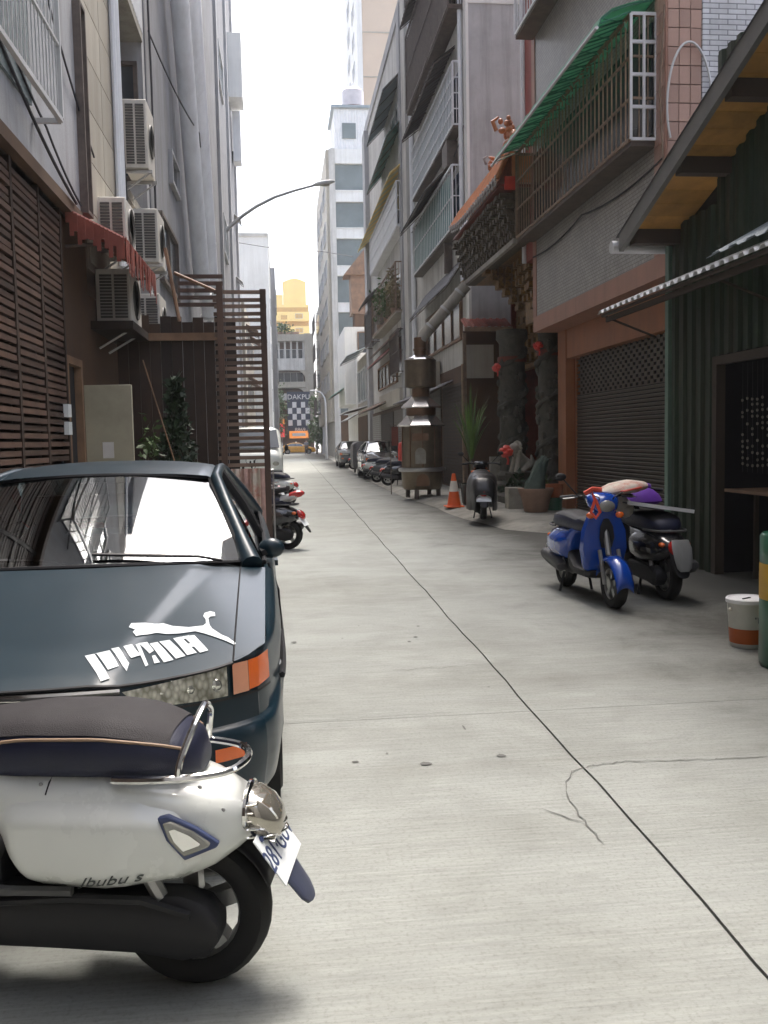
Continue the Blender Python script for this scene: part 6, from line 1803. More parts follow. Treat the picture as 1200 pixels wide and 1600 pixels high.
# ================================================================== scooters
# local frame: +x to the rear, -y the rider's left, origin under the rear wheel's contact
SHX = [-.66, -.56, -.45, -.30, -.15, 0.0, .08, .14, .185, .20]
SHW = [(-.66, .09), (-.56, .135), (-.45, .17), (-.30, .19), (-.15, .193), (0.0, .172), (.08, .145), (.14, .105), (.185, .07), (.20, .05)]
SHT = [(-.66, .665), (-.45, .655), (-.2, .645), (-.05, .630), (.05, .60), (.12, .565), (.2, .525)]
SHB = [(-.66, .645), (-.60, .61), (-.53, .55), (-.475, .44), (-.43, .345), (-.39, .314), (-.2, .306), (0, .335), (.08, .365), (.14, .405), (.2, .455)]
EXP = 3.0
def shell_y(x, z):
    hw, zt, zb = lin(SHW, x), lin(SHT, x), lin(SHB, x)
    c, b = (zt + zb) / 2, (zt - zb) / 2
    q = min(1, abs(z - c) / b)
    return hw * max(0.0, 1 - q ** EXP) ** (1 / EXP)

TYRE_P = [(.135, -.04), (.165, -.055), (.195, -.05), (.213, -.025), (.217, 0), (.213, .025), (.195, .05), (.165, .055), (.135, .04)]
def crom3(P): return crom(P, 6)
CACHE = {}
def cached(key, fn, ang=38):
    if key not in CACHE: CACHE[key] = fn().mesh(key[0], ang)
    return CACHE[key]

def scooter(name, label, loc, rotz, paint, seat='seat_side', plate=True, group=None, fine=False, mirrors=True, cat='scooter', lean=0.0, steer=0.0, flap='plastic'):
    t = thing(name, label, cat, loc, rotz, group)
    if lean: t.rotation_euler = (lean, 0, rotz)
    def P(nm, fn, m, parent=t, ang=38, **k):
        me = cached((nm, m, len(SHX) if fine else 0), fn, ang)
        return obj(nm, me, m, parent, **k)
    FX = -1.25
    def wheel(x, key):
        mx_ = Matrix.Translation((x, 0, .217)) @ Matrix.Rotation(PI / 2, 4, 'X')
        w = P('wheel', lambda: MB().lathe([(r, z) for r, z in TYRE_P], 32 if fine else 20, mx_, caps=False), 'rubber') if key == 'r' else obj('wheel', cached(('front_wheel', 'x', 0), lambda: MB().lathe([(r, z) for r, z in TYRE_P], 24, mx_, caps=False)), 'rubber', t)
        def rim():
            g = MB().lathe([(.138, -.04), (.128, -.03), (.128, .03), (.138, .04)], 26, mx_, caps=False).lathe([(.045, -.05), (.05, 0), (.045, .05)], 14, mx_)
            for q in range(5):
                m2 = mx_ @ Matrix.Rotation(2 * PI * q / 5 + .35, 4, 'Z'); g.box(.04, .13, -.022, .022, -.028, .028, m2)
            return g
        obj('rim', cached(('rim' + key, 'x', int(fine)), rim), 'alloy', w)
        return w
    wheel(0, 'r'); wheel(FX, 'f')
    # body shell
    n = 28 if fine else 16
    xs = [-.66 + .86 * i / 30 for i in range(31)] if fine else SHX
    P('body_shell', lambda: MB().loft([superell(x, 0, (lin(SHT, x) + lin(SHB, x)) / 2, lin(SHW, x), (lin(SHT, x) - lin(SHB, x)) / 2, n, EXP) for x in xs]), paint, ang=60)
    # raised side panels
    def panel(sg):
        def f(a, b):
            x = -.485 + .56 * a
            z0 = lin([(-.49, .51), (-.45, .41), (-.40, .335), (-.15, .318), (.0, .345), (.07, .39)], x); z1 = lin([(-.49, .54), (-.44, .58), (-.36, .595), (-.1, .59), (.0, .562), (.07, .49)], x)
            z = z0 + (z1 - z0) * b
            e = min(1, min(a, 1 - a) / .13) * min(1, min(b, 1 - b) / .24)
            return (x, sg * (shell_y(x, z) + -.004 + .03 * smooth(0, 1, e)), z)
        return MB().grid(f, 44 if fine else 16, 20 if fine else 8)
    for sg in (-1, 1): P('side_panel' if sg < 0 else 'side_panel_right', lambda: panel(sg), paint, ang=60).name = 'side_panel'
    # seat: dark sides, softer top, piping
    def seat_secs(z0, dz, grow):
        out = []
        for x, hw, h in ((-.93, .06, .03), (-.90, .10, .05), (-.80, .135, .065), (-.6, .15, .075), (-.4, .165, .088), (-.2, .17, .088), (-.1, .165, .08), (-.03, .145, .066), (.02, .11, .05), (.045, .06, .03)):
            zb = .615 + (.02 if x < -.7 else 0)
            out.append(superell(x, 0, zb + h * .95, hw + grow, h, 24 if fine else 14, 2.7))
        return out
    P('seat', lambda: MB().loft(seat_secs(0, 0, 0)), seat, ang=70)
    def top():
        g = MB()
        def f(a, b):
            x = -.90 + .88 * a; hw = lin([(-.93, .06), (-.90, .10), (-.80, .135), (-.6, .15), (-.4, .165), (-.2, .17), (-.1, .165), (-.03, .145), (.02, .11)], x); h = lin([(-.93, .03), (-.9, .05), (-.8, .065), (-.6, .075), (-.4, .088), (-.2, .088), (-.1, .08), (-.03, .066), (.02, .05)], x)
            zc = .615 + (.02 if x < -.7 else 0) + h * .95; u = 2 * b - 1
            k = .93 * smooth(-.02, .12, a) ; k = .93
            return (x, hw * k * u, zc + h * (1 - abs(k * u) ** 2.7) ** (1 / 2.7) + .005)
        return g.grid(f, 28, 14)
    so = [c for c in children(t) if c.name.startswith('seat')][0]
    P('seat_top', top, 'seat_top' if fine else 'plastic', so, ang=80)
    if fine:
        for sg in (-1, 1):
            pts = []
            for i in range(25):
                x = -.92 + .93 * i / 24
                hw = lin([(-.93, .06), (-.90, .10), (-.80, .135), (-.6, .15), (-.4, .165), (-.2, .17), (-.1, .165), (-.03, .145), (.02, .11)], x); h = lin([(-.93, .03), (-.9, .05), (-.8, .065), (-.6, .075), (-.4, .088), (-.2, .088), (-.1, .08), (-.03, .066), (.02, .05)], x)
                zc = .615 + (.02 if x < -.7 else 0) + h * .95
                q = lin([(-.92, -.2), (-.7, -.25), (-.55, .15), (-.45, .45), (-.1, .5), (.01, .62)], x)
                pts.append((x, sg * (hw * (1 - abs(q) ** 2.7) ** (1 / 2.7) + .001), zc + h * q))
            obj('piping', MB().tube(pts, .0045, 6), 'piping', so)
    # tail light, plate, mudguard
    tl_ = P('tail_light', lambda: MB().loft([superell(x, 0, z, a, b, 16, 2.5) for x, z, a, b in ((.155, .505, .075, .055), (.19, .495, .085, .062), (.225, .48, .075, .055), (.252, .465, .05, .038), (.26, .46, .02, .015))]), 'lens_smoke' if fine else 'lens_red', ang=60)
    if fine:
        obj('tail_bezel', MB().tube([Vector((.165, .088 * math.cos(q), .503 + .064 * math.sin(q))) for q in [2 * PI * i / 24 for i in range(24)]], .008, 6, closed=True), 'chrome', tl_)
        g = MB()
        for k in range(3): g.loft([superell(.175 + .018 * k, 0, .478 - .019 * k, .092 - .007 * k, .0065, 14, 2.2), superell(.205 + .018 * k, 0, .472 - .019 * k, .086 - .008 * k, .006, 14, 2.2)])
        obj('lens_fin', g, 'chrome', tl_)
    if fine:
        for k in range(5):
            zc_ = .535 - .022 * k; xr = lin([(.43, .262), (.465, .262), (.5, .235), (.535, .20)], zc_)
            obj('lens_rib', MB().tube(crom3([(.17, -.084, zc_), (.5 * (.17 + xr) + .012, -.066, zc_), (xr + .004, 0, zc_ - .004), (.5 * (.17 + xr) + .012, .066, zc_), (.17, .084, zc_)]), .0028, 5), 'chrome' if k > 2 else 'lens_smoke', tl_)
    tilt = R(55)
    mp = Matrix.Translation((.20, 0, .445)) @ Matrix.Rotation(-tilt, 4, 'Y')
    # plate plane: local x down the plate, y across; slants rearwards going down
    dx = Vector((math.cos(tilt), 0, -math.sin(tilt))); dn = Vector((math.sin(tilt), 0, math.cos(tilt)))
    pm = Matrix((( dx.x, 0, dn.x, .195), (0, 1, 0, 0), (dx.z, 0, dn.z, .455), (0, 0, 0, 1)))
    P('mudguard', lambda: MB().loft([superell(0, 0, 0, 0, 0, 8, 2)] and [[(pm @ Vector((u, v, w))) for (_, v, w) in superell(0, 0, -.012, a, .008, 14, 3)] for u, a in ((-.02, .07), (.06, .075), (.15, .07), (.22, .06), (.245, .04), (.252, .02))]), 'mudflap' if fine else flap)
    if plate:
        pl = P('licence_plate', lambda: MB().box(.0, .145, -.128, .128, .0, .004, pm), 'plate_white', bevel=.001)
        if fine:
            me = text_mesh('281\u00b7GUV', .088, .0006, sx=.86)
            me.transform(pm @ Matrix.Translation((.072, 0, .0052)) @ Matrix.Rotation(PI / 2, 4, 'Z'))
            obj('plate_lettering', me, 'plate_blue', pl)
            g = MB()
            for sy in (-.085, .085): g.lathe([(.008, 0), (.008, .006), (0, .008)], 8, pm @ Matrix.Translation((.016, sy, .004)))
            obj('bolt', g, 'plate_blue', pl)
    # indicators
    for sg in (-1, 1):
        if fine:
            tri = [(-.035, .548), (-.01, .553), (.06, .512), (.112, .462), (.105, .452), (.03, .432), (-.012, .49)]
            def onp(p, off): return Vector((p[0], sg * (shell_y(p[0], p[1]) + off), p[1]))
            iz = obj('indicator', MB().prism(tri, lambda p: onp(p, .010), lambda p: onp(p, .030)), 'plate_blue', t, bevel=.004)
            c0 = Vector((.03, .49)); inner = [tuple(c0 + (Vector(p) - c0) * .78) for p in tri]
            obj('lens', MB().prism(inner, lambda p: onp(p, .02), lambda p: onp(p, .036)), 'lens_clear', iz, bevel=.004)
            obj('reflector', MB().prism([tuple(c0 + (Vector(p) - c0) * .5) for p in tri], lambda p: onp(p, .03), lambda p: onp(p, .0375)), 'chrome', iz)
        else:
            P('indicator_%s' % ('a' if sg < 0 else 'b'), lambda: MB().sphere((.13, sg * .12, .52), .035, .03, .022, 8, 6), 'lens_orange').name = 'indicator'
    # grab rail
    P('grab_rail', lambda: MB().tube(crom3([(-.16, -.165, .635), (-.08, -.17, .636), (.03, -.155, .637), (.12, -.11, .637), (.155, -.04, .638), (.155, .04, .638), (.12, .11, .637), (.03, .155, .637), (-.08, .17, .636), (-.16, .165, .635)]), .0105, 8), 'chrome' if fine else 'plastic_grey')
    if fine:
        obj('back_hoop', MB().tube(crom3([(.01, -.158, .637), (.016, -.15, .68), (.035, -.10, .745), (.045, -.02, .785), (.045, .02, .785), (.035, .10, .745), (.016, .15, .68), (.01, .158, .637)]), .0095, 8), 'chrome', t)
    # engine / transmission, muffler, stand
    def engine():
        g = MB().loft([superell(x, -.105, z, .055, h, 12, 3.5) for x, z, h in ((-.56, .245, .05), (-.52, .25, .085), (-.35, .245, .085), (-.12, .235, .085), (0, .225, .095), (.07, .22, .075), (.1, .22, .03))])
        g.tube([(-.5, -.16, .30), (-.3, -.163, .315), (-.1, -.16, .31), (.03, -.158, .27)], .012, 6)
        g.box(-.5, -.2, -.05, .10, .2, .36)
        return g
    P('engine_case', engine, 'plastic')
    if fine:
        g = MB().tube([(-.62, -.13, .335), (-.45, -.165, .335), (-.28, -.165, .335)], .014, 6); g.box(-.56, -.44, -.175, -.155, .325, .345)
        obj('passenger_peg', g, 'plastic_grey', t)
        obj('hugger', MB().grid(lambda a, b: (.0 + .235 * math.cos(R(20 + 110 * a)), -.06 + .12 * b, .217 + .235 * math.sin(R(20 + 110 * a))), 12, 3), 'plastic', t, solid=.004)
    P('muffler', lambda: MB().loft([superell(x, .15, z, .055, h, 12, 2.4) for x, z, h in ((-.32, .25, .03), (-.28, .26, .06), (.06, .31, .07), (.17, .325, .06), (.2, .33, .03))]), 'plastic_grey')
    if not fine:
        for sg in (-1, 1): P('stand%d' % sg, lambda: MB().tube([(-.3, sg * .12, .2), (-.28, sg * .16, .01)], .013, 6), 'plastic').name = 'stand'
    # floorboard, leg shield, front fender, fork, handlebar
    P('floorboard', lambda: MB().loft([superell(x, 0, z, w_, h, 14, 4) for x, z, w_, h in ((-1.02, .27, .13, .03), (-.98, .27, .17, .04), (-.7, .275, .18, .045), (-.55, .33, .17, .06), (-.48, .38, .15, .05))]), 'plastic')
    P('leg_shield', lambda: MB().loft([[(x + dxx + .35 * p[1] ** 2 / .2, p[1], z + p[2] * 0) for p in superell(0, 0, 0, w_, 0, 14, 2.4)] if False else [(x + .03 * math.copysign(1, p[2]) + .5 * p[1] ** 2, p[1], z) for p in superell(0, 0, 0, w_, .03, 16, 2.4)] for x, z, w_, dxx in ((-.93, .25, .12, 0), (-1.0, .34, .18, 0), (-1.03, .5, .215, 0), (-1.035, .66, .20, 0), (-1.02, .78, .15, 0), (-1.0, .86, .09, 0))]), paint, ang=60)
    P('front_fender', lambda: MB().grid(lambda a, b: (FX + .25 * math.cos(R(15 + 165 * a)), (2 * b - 1) * (.075 + .01 * math.sin(PI * a)), .217 + .25 * math.sin(R(15 + 165 * a)) - .05 * (2 * b - 1) ** 2), 14, 6), paint, ang=60, solid=.006)
    P('fork', lambda: MB().tube([(FX, -.085, .217), (-1.13, -.085, .5)], .018, 7).tube([(FX, .085, .217), (-1.13, .085, .5)], .018, 7).tube([(-1.13, 0, .45), (-.97, 0, .92)], .028, 8), 'alloy')
    hb = P('handlebar', lambda: MB().tube([(-.83, -.34, .95), (-.90, -.2, .965), (-.95, -.05, .95), (-.95, .05, .95), (-.90, .2, .965), (-.83, .34, .95)], .013, 8).tube([(-.83, -.34, .95), (-.885, -.23, .962)], .019, 8).tube([(-.83, .34, .95), (-.885, .23, .962)], .019, 8), 'plastic')
    P('headlight_cowl', lambda: MB().loft([superell(x, 0, z, w_, h, 16, 2.5) for x, z, w_, h in ((-.88, .95, .09, .04), (-.93, .94, .14, .065), (-1.0, .915, .145, .08), (-1.06, .89, .115, .075), (-1.09, .875, .08, .055))]), paint, ang=60)
    P('headlight', lambda: MB().sphere((-1.075, 0, .88), .035, .085, .058, 14, 8), 'lens_clear')
    for sg in (-1, 1):
        P('front_indicator%d' % sg, lambda: MB().sphere((-1.045, sg * .135, .80), .025, .04, .03, 9, 6), 'lens_orange').name = 'front_indicator'
        P('brake_lever%d' % sg, lambda: MB().tube([(-.90, sg * .2, .958), (-.95, sg * .25, .955), (-.905, sg * .34, .945)], .007, 5), 'alloy').name = 'brake_lever'
        P('cable%d' % sg, lambda: MB().tube([(-.93, sg * .17, .96), (-1.05, sg * .16, 1.0), (-1.08, sg * .07, .96), (-1.03, sg * .02, .85)], .006, 5), 'plastic').name = 'brake_cable'
        P('shock%d' % sg, lambda: MB().tube([(-.02, sg * .13, .24), (-.12, sg * .12, .42)], .022, 8), 'alloy').name = 'shock_absorber'
    P('apron_trim', lambda: MB().loft([superell(x, 0, z, w_, .012, 10, 2.5) for x, z, w_ in ((-1.078, .52, .05), (-1.085, .6, .07), (-1.08, .7, .06), (-1.07, .76, .03))]), 'plastic')
    if mirrors:
        for sg in (-1, 1):
            m_ = P('mirror_a' if sg < 0 else 'mirror_b', lambda: MB().sphere((-.90, sg * .36, 1.14), .018, .055, .036, 12, 6).tube([(-.90, sg * .2, .97), (-.93, sg * .29, 1.06), (-.905, sg * .34, 1.125)], .007, 5), 'plastic'); m_.name = 'mirror'
    return t

# the white scooter that fills the near corner
A = R(-10)
ws_ = scooter('white_scooter', 'white scooter with a navy seat, seen from its tail, in front of the dark saloon', (-0.275, 2.545, 0), A, 'paint_white', fine=True)
def panel_pt(x, z, off): return Vector((x, -(shell_y(x, z) + .026 * smooth(.318, .37, z) + off), z))
def seam(pts, r=.0022): return MB().tube([panel_pt(x, z, 0) if False else Vector((x, -(shell_y(x, z) + .0012), z)) for x, z in pts], r, 5)
obj('panel_seam', seam([(-.335, .645), (-.338, .62), (-.34, .595)]), 'plastic', ws_)
for x, z in ((-.36, .615), (.05, .59), (.115, .535)):
    obj('screw', MB().sphere((x, -(shell_y(x, z) - .001), z), .006, .004, .006, 8, 5), 'alloy', ws_)
me = text_mesh('Jbubu s', .055, .001, shear=.5, sx=1.15)
bm = bmesh.new(); bm.from_mesh(me)
for v in bm.verts:
    u, w = v.co.x, v.co.y; up = v.co.z > 0
    v.co = panel_pt(-.165 + u * .9, .385 + w * .75 + u * .10, .0035 if up else .001)
bm.to_mesh(me); bm.free()
pn = [c for c in children(ws_) if c.name.startswith('side_panel')][0]
obj('script_emblem', me, 'script', pn)

# ---- parked scooters of the left row (tails towards the lane)
LG = 'scooters parked beside the slatted screen'
s1 = scooter('parked_scooter', 'black scooter with a raised silver and red tail sticking out past the slatted screen', (0.05, 13.0, 0), R(-16), 'paint_black', group=LG, flap='plastic')
obj('tail_fairing', MB().loft([superell(x, 0, z, a, b, 14, 2.4) for x, z, a, b in ((-.42, .60, .12, .05), (-.25, .645, .165, .075), (-.05, .70, .15, .07), (.1, .745, .11, .055), (.18, .77, .07, .035))]), 'paint_silver', s1)
obj('red_tail_cover', MB().loft([superell(x, 0, z, a, b, 12, 2.5) for x, z, a, b in ((.06, .755, .118, .05), (.14, .775, .095, .055), (.21, .785, .07, .045), (.25, .79, .03, .02))]), 'lens_red', s1)
obj('seat_pad', MB().loft([superell(x, 0, z, a, b, 14, 2.6) for x, z, a, b in ((-.7, .74, .1, .05), (-.5, .76, .15, .06), (-.2, .82, .15, .06), (.02, .86, .1, .035))]), 'plastic', s1)
s2 = scooter('parked_scooter', 'black scooter with its handlebars out, just behind the silver and red one', (-1.42, 14.5, 0), R(172), 'paint_black', group=LG)
s3_ = scooter('parked_scooter', 'dark grey scooter, tail outwards, in the middle of the row by the screen', (-0.35, 15.9, 0), R(-12), 'paint_grey', group=LG)
s4 = scooter('parked_scooter', 'grey scooter with its handlebars out, farthest in among the row before the white van', (-1.45, 17.6, 0), R(176), 'paint_grey', group=LG)
s5 = scooter('parked_scooter', 'white tailed scooter farthest out in the lane, near the van', (0.12, 22.2, 0), R(-20), 'paint_white', group=LG)
s6 = scooter('parked_scooter', 'black scooter beside the white tailed scooter', (-0.25, 20.4, 0), R(-12), 'paint_black', group=LG)
# striped cloths hung on a rack
cl = thing('drying_rack', 'low rail with faded pink striped cloths hung over it', 'rack', (-0.52, 12.2, 0), worldverts=True)
obj('rail', MB().tube([(-0.95, 12.2, 0), (-0.95, 12.2, 1.15), (-0.12, 12.2, 1.15), (-0.12, 12.2, 0)], .014, 7), 'steel', cl)
rd = random.Random(3)
for k in range(4):
    x0 = -.66 + k * .125; L_ = rd.uniform(.62, .8)
    g = MB().grid(lambda a, b: (x0 + .12 * a, 12.17 - .012 - .03 * math.sin(b * 2.2) + .02 * math.sin(a * 9 + k), 1.168 - L_ * b), 8, 10)
    o = tag(obj('striped_cloth', g, 'cloth_pink' if k % 2 else 'floral', ang=0, solid=.008), ('plain pink cloth' if k % 2 else 'pale cloth with red blotches') + (', nearest the saloon, hung on the low rail' if k < 2 else ', nearest the screen post, hung on the low rail'), 'cloth', 'cloths on the low rail')

# ---- white van
vn = thing('parked_van', 'white van parked behind the row of scooters, its front towards the lane end', 'van', (-0.82, 30.0, 0), 0)
def van_sec(y, zt, w, zb=.35): return [(p[0], y, p[2]) for p in superell(0, y, (zt + zb) / 2, w, (zt - zb) / 2, 24, 5, 'y')]
obj('body', MB().loft([van_sec(0, 1.05, .75, .4), van_sec(.05, 1.15, .84), van_sec(.28, 1.28, .86), van_sec(.85, 1.95, .80), van_sec(1.1, 2.02, .82), van_sec(4.2, 2.02, .83), van_sec(4.4, 1.9, .8)]), 'paint_white', vn, ang=50)
obj('windscreen', MB().grid(lambda a, b: ((2 * a - 1) * (.74 - .08 * b), .30 + .50 * b - .03, 1.31 + .58 * b + .02), 8, 6), 'glass_dark', vn, ang=0, solid=.01)
for sg in (1, -1):
    obj('side_window', MB().grid(lambda a, b: (sg * (.868 - .028 * b), .75 + .95 * a + .25 * b * (1 - a), 1.28 + .52 * b), 6, 4), 'glass_grey', vn, ang=0, solid=.012)
    obj('side_window', MB().grid(lambda a, b: (sg * (.868 - .028 * b), 1.9 + 1.9 * a, 1.28 + .52 * b), 6, 4), 'glass_grey', vn, ang=0, solid=.012)
    obj('headlight', MB().sphere((sg * .62, .03, .82), .14, .05, .09, 12, 8), 'lens_clear', vn)
    obj('mirror', MB().sphere((sg * .97, .62, 1.32), .07, .05, .11, 10, 6), 'plastic', vn)
    for wy in (.85, 3.5):
        w = obj('wheel', MB().lathe([(.18, -.09), (.28, -.09), (.30, 0), (.28, .09), (.18, .09), (0, .07)], 20, Matrix.Translation((sg * .77, wy, .30)) @ Matrix.Rotation(sg * PI / 2, 4, 'Y')), 'rubber', vn)
obj('bumper', B(-.82, .82, -.05, .1, .36, .6), 'plastic_grey', vn, bevel=.03)
obj('number_plate', B(-.2, .2, -.065, -.052, .45, .55), 'plate_white', vn)

# ---- blue scooter and dark scooter by the shed
hd_ = math.atan2(1.0, -.03)
bs = scooter('blue_scooter', 'bright blue scooter parked by the green shed, facing the near end', (2.80, 8.98, 0), hd_, 'paint_blue', lean=0.0, mirrors=False)
obj('mirror', MB().sphere((-.90, .36, 1.14), .018, .055, .036, 12, 6).tube([(-.90, .2, .97), (-.93, .29, 1.06), (-.905, .34, 1.125)], .007, 5), 'plastic', bs)
fm = MB().loft([superell(x, 0, z, a, b, 18, 2.4) for x, z, a, b in ((-.24, .985, .05, .015), (-.2, .99, .14, .035), (-.08, 1.015, .2, .055), (.06, 1.035, .2, .06), (.17, 1.04, .14, .04), (.21, 1.035, .05, .015))])
cu_ = thing('floral_cover', 'pale red flowered padded cover lying over the blue scooter handlebars', 'cover', (3.10, 8.2, 0), R(8))
obj('pad', fm, 'floral', cu_)
obj('hem', MB().tube([(-.24, 0, .985), (-.1, .2, 1.005), (.06, .2, 1.03), (.21, 0, 1.035), (.06, -.2, 1.03), (-.1, -.2, 1.005)], .01, 6, closed=True), 'strap_red', cu_)
sp_ = thing('red_strap', 'red looped strap hanging from the blue scooter handlebar', 'strap', (2.86, 7.88, 1.0))
obj('loop', MB().tube([(-.19, -.06, .02), (-.17, -.08, -.06), (-.21, -.10, -.16), (-.17, -.11, -.21), (-.13, -.10, -.16), (-.16, -.08, -.06)], .014, 6, closed=True), 'strap_red', sp_)
obj('knot', MB().tube([(-.24, -.02, .0), (-.18, -.05, .04), (-.1, -.05, .03)], .022, 6), 'strap_red', sp_)
ds = scooter('dark_scooter', 'black scooter with its tail and long grey mudflap towards the near end', (3.46, 8.05, 0), R(-88), 'paint_black', plate=False, lean=0.0, mirrors=False)
obj('long_mudflap', MB().loft([[(x, p[1], z + p[2] * .0) for p in superell(0, 0, 0, w_, .006, 12, 3)] if False else [(x + p[2], p[1], z) for p in superell(0, 0, 0, w_, .008, 12, 3)] for x, z, w_ in ((.24, .57, .08), (.28, .50, .092), (.31, .41, .084), (.33, .33, .068), (.335, .30, .04))]), 'shutter_grey', ds)
pu = thing('purple_bundle', 'purple cloth bundle resting on the tray of the black scooter', 'bag', (3.38, 8.6, .84))
obj('cloth', MB().loft([[(p[0], p[1], z) for p in superell(0, 0, 0, a, b, 16, 2.3, 'z')] for z, a, b in ((0, .2, .16), (.03, .24, .2), (.09, .21, .18), (.14, .15, .12), (.17, .06, .05))]), 'cloth_purple', pu)
obj('knot', MB().sphere((.1, 0, .165), .05, .04, .035, 8, 6), 'cloth_purple', pu)
tr = thing('tray', 'thin white edged tray slanting across the seat of the black scooter', 'tray', (3.42, 8.3, .83))
m_ = Matrix.Rotation(R(9), 4, 'Y')
obj('board', B(-.32, .30, -.2, .2, .0, .012, m_), 'plastic_grey', tr)
obj('rim', B(-.33, .31, -.212, -.2, -.005, .028, m_), 'sheet_white', tr)
wb = thing('white_bundle', 'crumpled pale cloth stuffed between the two scooters by the shed', 'cloth', (3.08, 8.35, .80))
obj('folds', MB().sphere((0, 0, .08), .12, .12, .1, 10, 7).sphere((.1, .02, .02), .08, .1, .09, 9, 6).sphere((-.05, -.02, -.06), .08, .08, .14, 9, 6), 'cloth_white', wb)

# ---- covered black scooter by the temple
cs_ = scooter('black_scooter', 'black scooter parked tail first beside the traffic cone', (3.44, 15.75, 0.085), R(-100), 'paint_black', flap='plastic')
cv = thing('scooter_cover', 'dark glossy cover thrown over the black scooter beside the cone', 'cover', (3.44, 15.75, 0.085), R(-100))
def cover(a, b):
    x = -.95 + 1.22 * a; q = 2 * b - 1
    hw = .27 * math.sin(PI * min(1, max(.12, .12 + a * .82))) ** .4; top_ = lin([(-.95, .86), (-.7, .84), (-.3, .80), (.1, .74), (.2, .6), (.27, .45)], x)
    ang_ = q * PI / 2
    zz = .18 + (top_ - .18) * max(0, math.cos(ang_)) ** .35
    return (x, hw * math.copysign(abs(math.sin(ang_)) ** .7, q) + .012 * math.sin(9 * a + 6 * b), zz + .008 * math.sin(23 * a + 9 * b))
obj('sheet', MB().grid(cover, 22, 20), 'cover_black', cv, ang=0, solid=.006).data.shade_smooth()

# ---- right row: scooters and dark cars along the shops
RG = 'scooters parked in front of the far shops'
for i, (lab, x, y, rz, pt_) in enumerate((
        ('black scooter nearest the incense furnace, tail outwards', 3.25, 28.6, 172, 'paint_black'),
        ('dark grey scooter next after the one by the furnace', 3.15, 31.0, 168, 'paint_grey'),
        ('white fronted scooter leaning beside the dark jeep', 3.15, 34.2, 176, 'paint_white'),
        ('red scooter tail just before the dark jeep', 3.45, 32.6, 165, 'paint_red'),
        ('black scooter past the jeep, near the white roofed car', 3.5, 46.0, 172, 'paint_black'),
        ('grey scooter beside the far lamp post', 3.9, 60.0, 170, 'paint_grey'))):
    scooter('parked_scooter', lab, (x, y, 0.09), R(rz), pt_, group=RG)
sedan('parked_car', 'dark car parked against the shops behind the scooters', (3.95, 34.6, 0.09), R(0), 'paint_black', group='cars along the far shops')
sedan('parked_car', 'grey car with a bright reflecting roof farther along the shops', (4.0, 51.0, 0.09), R(0), 'paint_grey', group='cars along the far shops')
vc = thing('handcart', 'dark covered handcart standing against the shops before the white house', 'handcart', (3.55, 41.2, 0.1))
obj('cover', MB().loft([[(p[0], y, p[2]) for p in superell(0, y, .75, w_, .62, 18, 4, 'y')] for y, w_ in ((-.8, .40), (-.75, .48), (.75, .48), (.8, .40))]), 'sheet_dark', vc, ang=50)
obj('wheel', MB().lathe([(.1, -.03), (.2, -.03), (.2, .03), (.1, .03)], 14, Matrix.Translation((-.38, -.5, .2)) @ Matrix.Rotation(PI / 2, 4, 'Y')), 'rubber', vc)
ex = thing('red_cylinder', 'red upright cylinder hung on the shop wall behind the scooters', 'cylinder', (3.62, 27.9, 0.85))
obj('body', MB().lathe([(.05, 0), (.13, .03), (.13, .5), (.1, .56), (.04, .58), (.03, .62)], 16), 'ribbon', ex)
obj('stand', MB().tube([(.0, .02, -.75), (0, .02, 0)], .03, 8), 'bar_dark', ex)
tg = thing('red_banner', 'narrow dark red banner hanging beside the furnace roof', 'banner', (3.0, 24.6, 1.35))
obj('cloth', B(-.09, .09, -.008, .008, 0, .5), 'temple_red', tg)
obj('pole', MB().tube([(-.12, 0.02, -1.3), (-.12, 0.02, .55), (.1, .02, .52)], .012, 6), 'bar_dark', tg)
# taxi
sedan('taxi', 'yellow taxi passing the far end of the alley', (4.3, 117.4, 0.005), R(90), 'paint_taxi', cat='taxi', taxi=True)
bgc = thing('parked_van', 'pale small car standing beside the taxi at the alley end', 'car', (-0.6, 108.0, 0.0), 0)
obj('body', MB().loft([[(p[0], y, p[2]) for p in superell(0, y, (zt + .25) / 2, w, (zt - .25) / 2, 20, 4, 'y')] for y, zt, w in ((0, .8, .7), (.1, .95, .8), (.9, 1.05, .83), (1.5, 1.6, .74), (3.2, 1.62, .74), (3.9, 1.1, .8), (4.1, .9, .7))]), 'paint_silver', bgc, ang=50)
obj('windscreen', MB().grid(lambda a, b: ((2 * a - 1) * (.68 - .06 * b), .93 + .5 * b - .03, 1.08 + .46 * b), 6, 4), 'glass_dark', bgc, ang=0, solid=.01)
for sg in (1, -1):
    for wy in (.75, 3.2): obj('wheel', MB().lathe([(.15, -.08), (.29, -.08), (.29, .08), (0, .06)], 16, Matrix.Translation((sg * .72, wy, .29)) @ Matrix.Rotation(sg * PI / 2, 4, 'Y')), 'rubber', bgc)
bgc.name = 'small_car'

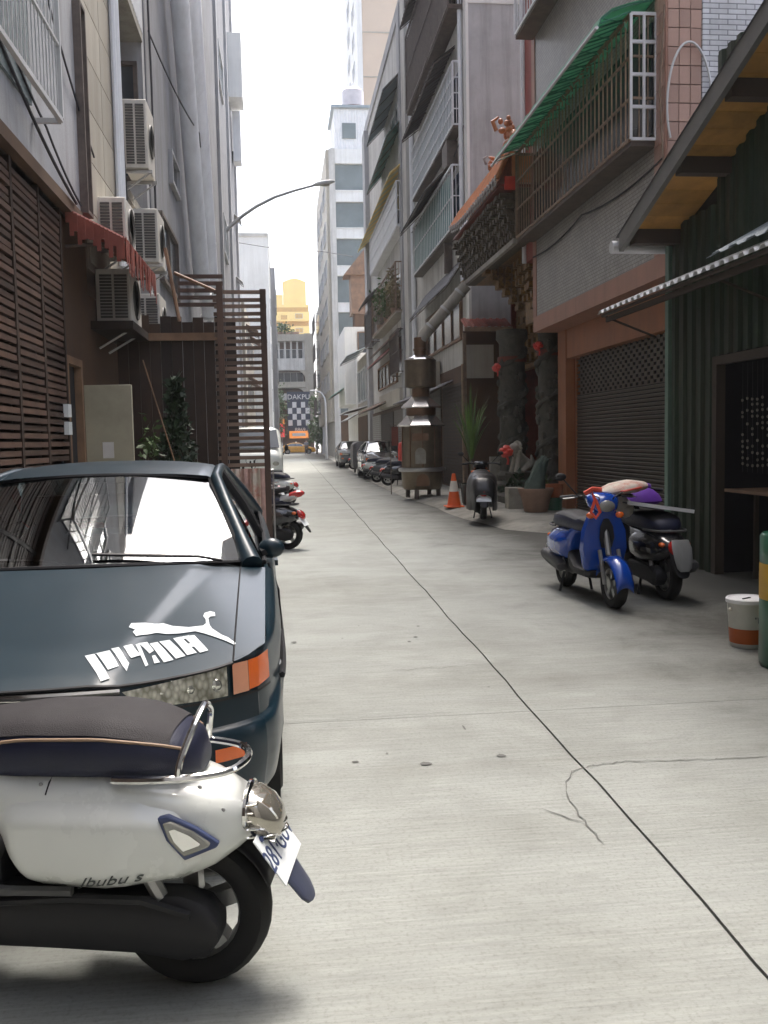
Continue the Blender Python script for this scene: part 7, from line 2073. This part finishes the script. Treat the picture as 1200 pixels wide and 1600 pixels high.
# ---- bucket and drum at the right edge
bk = thing('paint_bucket', 'white paint bucket with an orange lower band and a dusty lid', 'bucket', (3.235, 6.16, 0))
obj('body', MB().lathe([(.112, 0), (.117, .01), (.137, .315)], 32), 'bucket_white', bk)
obj('band', MB().lathe([(.1195, .03), (.1265, .135)], 32, caps=False), 'bucket_orange', bk)
ld = obj('lid', MB().lathe([(.137, .312), (.147, .314), (.148, .338), (.142, .345), (.134, .345), (.13, .337), (0, .337)], 32), 'sheet_white', bk)
obj('stick', MB().box(-.005, .005, -.06, .03, .338, .344, Matrix.Rotation(R(-60), 4, 'Z')), 'plastic', ld)
obj('handle_lug', MB().sphere((-.139, -.02, .27), .014, .014, .014, 8, 5), 'cone_white', bk)
me = text_mesh('"PI', .06, .0006)
bm = bmesh.new(); bm.from_mesh(me)
for v in bm.verts:
    q = R(-82) + v.co.x / .128; r_ = .1285 + (v.co.y + .005) * .06 + .0012 + (v.co.z * .5); v.co = Vector((r_ * math.cos(q), r_ * math.sin(q), .20 + v.co.y))
bm.to_mesh(me); bm.free(); obj('lettering', me, 'sign_dark', bk)
dm_ = thing('plastic_drum', 'green plastic drum with a yellow label beside the paint bucket', 'drum', (3.245, 5.55, 0))
obj('body', MB().lathe([(.21, 0), (.225, .02), (.225, .43), (.222, .44), (.222, .67), (.225, .68), (.225, .84), (.21, .86), (.2, .85), (0, .845)], 30), 'drum_green', dm_)
lb = obj('label', MB().lathe([(.2265, .44), (.2265, .67)], 30, caps=False), 'drum_yellow', dm_)
obj('print_block', MB().grid(lambda a, b: (.2285 * math.cos(R(205 + 8 * a)), .2285 * math.sin(R(205 + 8 * a)),   .50 + .12 * b), 4, 2), 'plastic', lb, ang=0)
bt = thing('green_bottle', 'cluster cap of green bottles standing behind the drum', 'bottles', (3.50, 5.85, 0))
bt['label'] = 'green glass bottle standing behind the plastic drum'; bt['category'] = 'bottle'
obj('glass', MB().lathe([(.05, 0), (.06, .02), (.06, .75), (.03, .9), (.022, 1.02), (.026, 1.03), (0, 1.03)], 16), 'drum_green', bt)
obj('cap', MB().lathe([(.026, 1.03), (.027, 1.055), (0, 1.06)], 12), 'sheet_white', bt)

# ------------------------------------------------------------------ tidy up: no shared datablock carries the internal marker
for m_ in bpy.data.materials:
    if '_col' in m_: del m_['_col']

# ------------------------------------------------------------------ the humid air of the alley
hz = bpy.data.materials.new('haze'); hz.use_nodes = True
hn, hl = hz.node_tree.nodes, hz.node_tree.links
hn.remove(hn['Principled BSDF'])
pv = hn.new('ShaderNodeVolumePrincipled')
pv.inputs['Color'].default_value = (0.93, 0.95, 1.0, 1)
pv.inputs['Density'].default_value = 0.0006
pv.inputs['Anisotropy'].default_value = 0.3
hl.new(pv.outputs[0], hn['Material Output'].inputs['Volume'])
ho = obj('haze', B(-430, 430, -130, 790, -1.3, 80), hz, ang=0)
ho['kind'] = 'stuff'
S.cycles.volume_bounces = 1
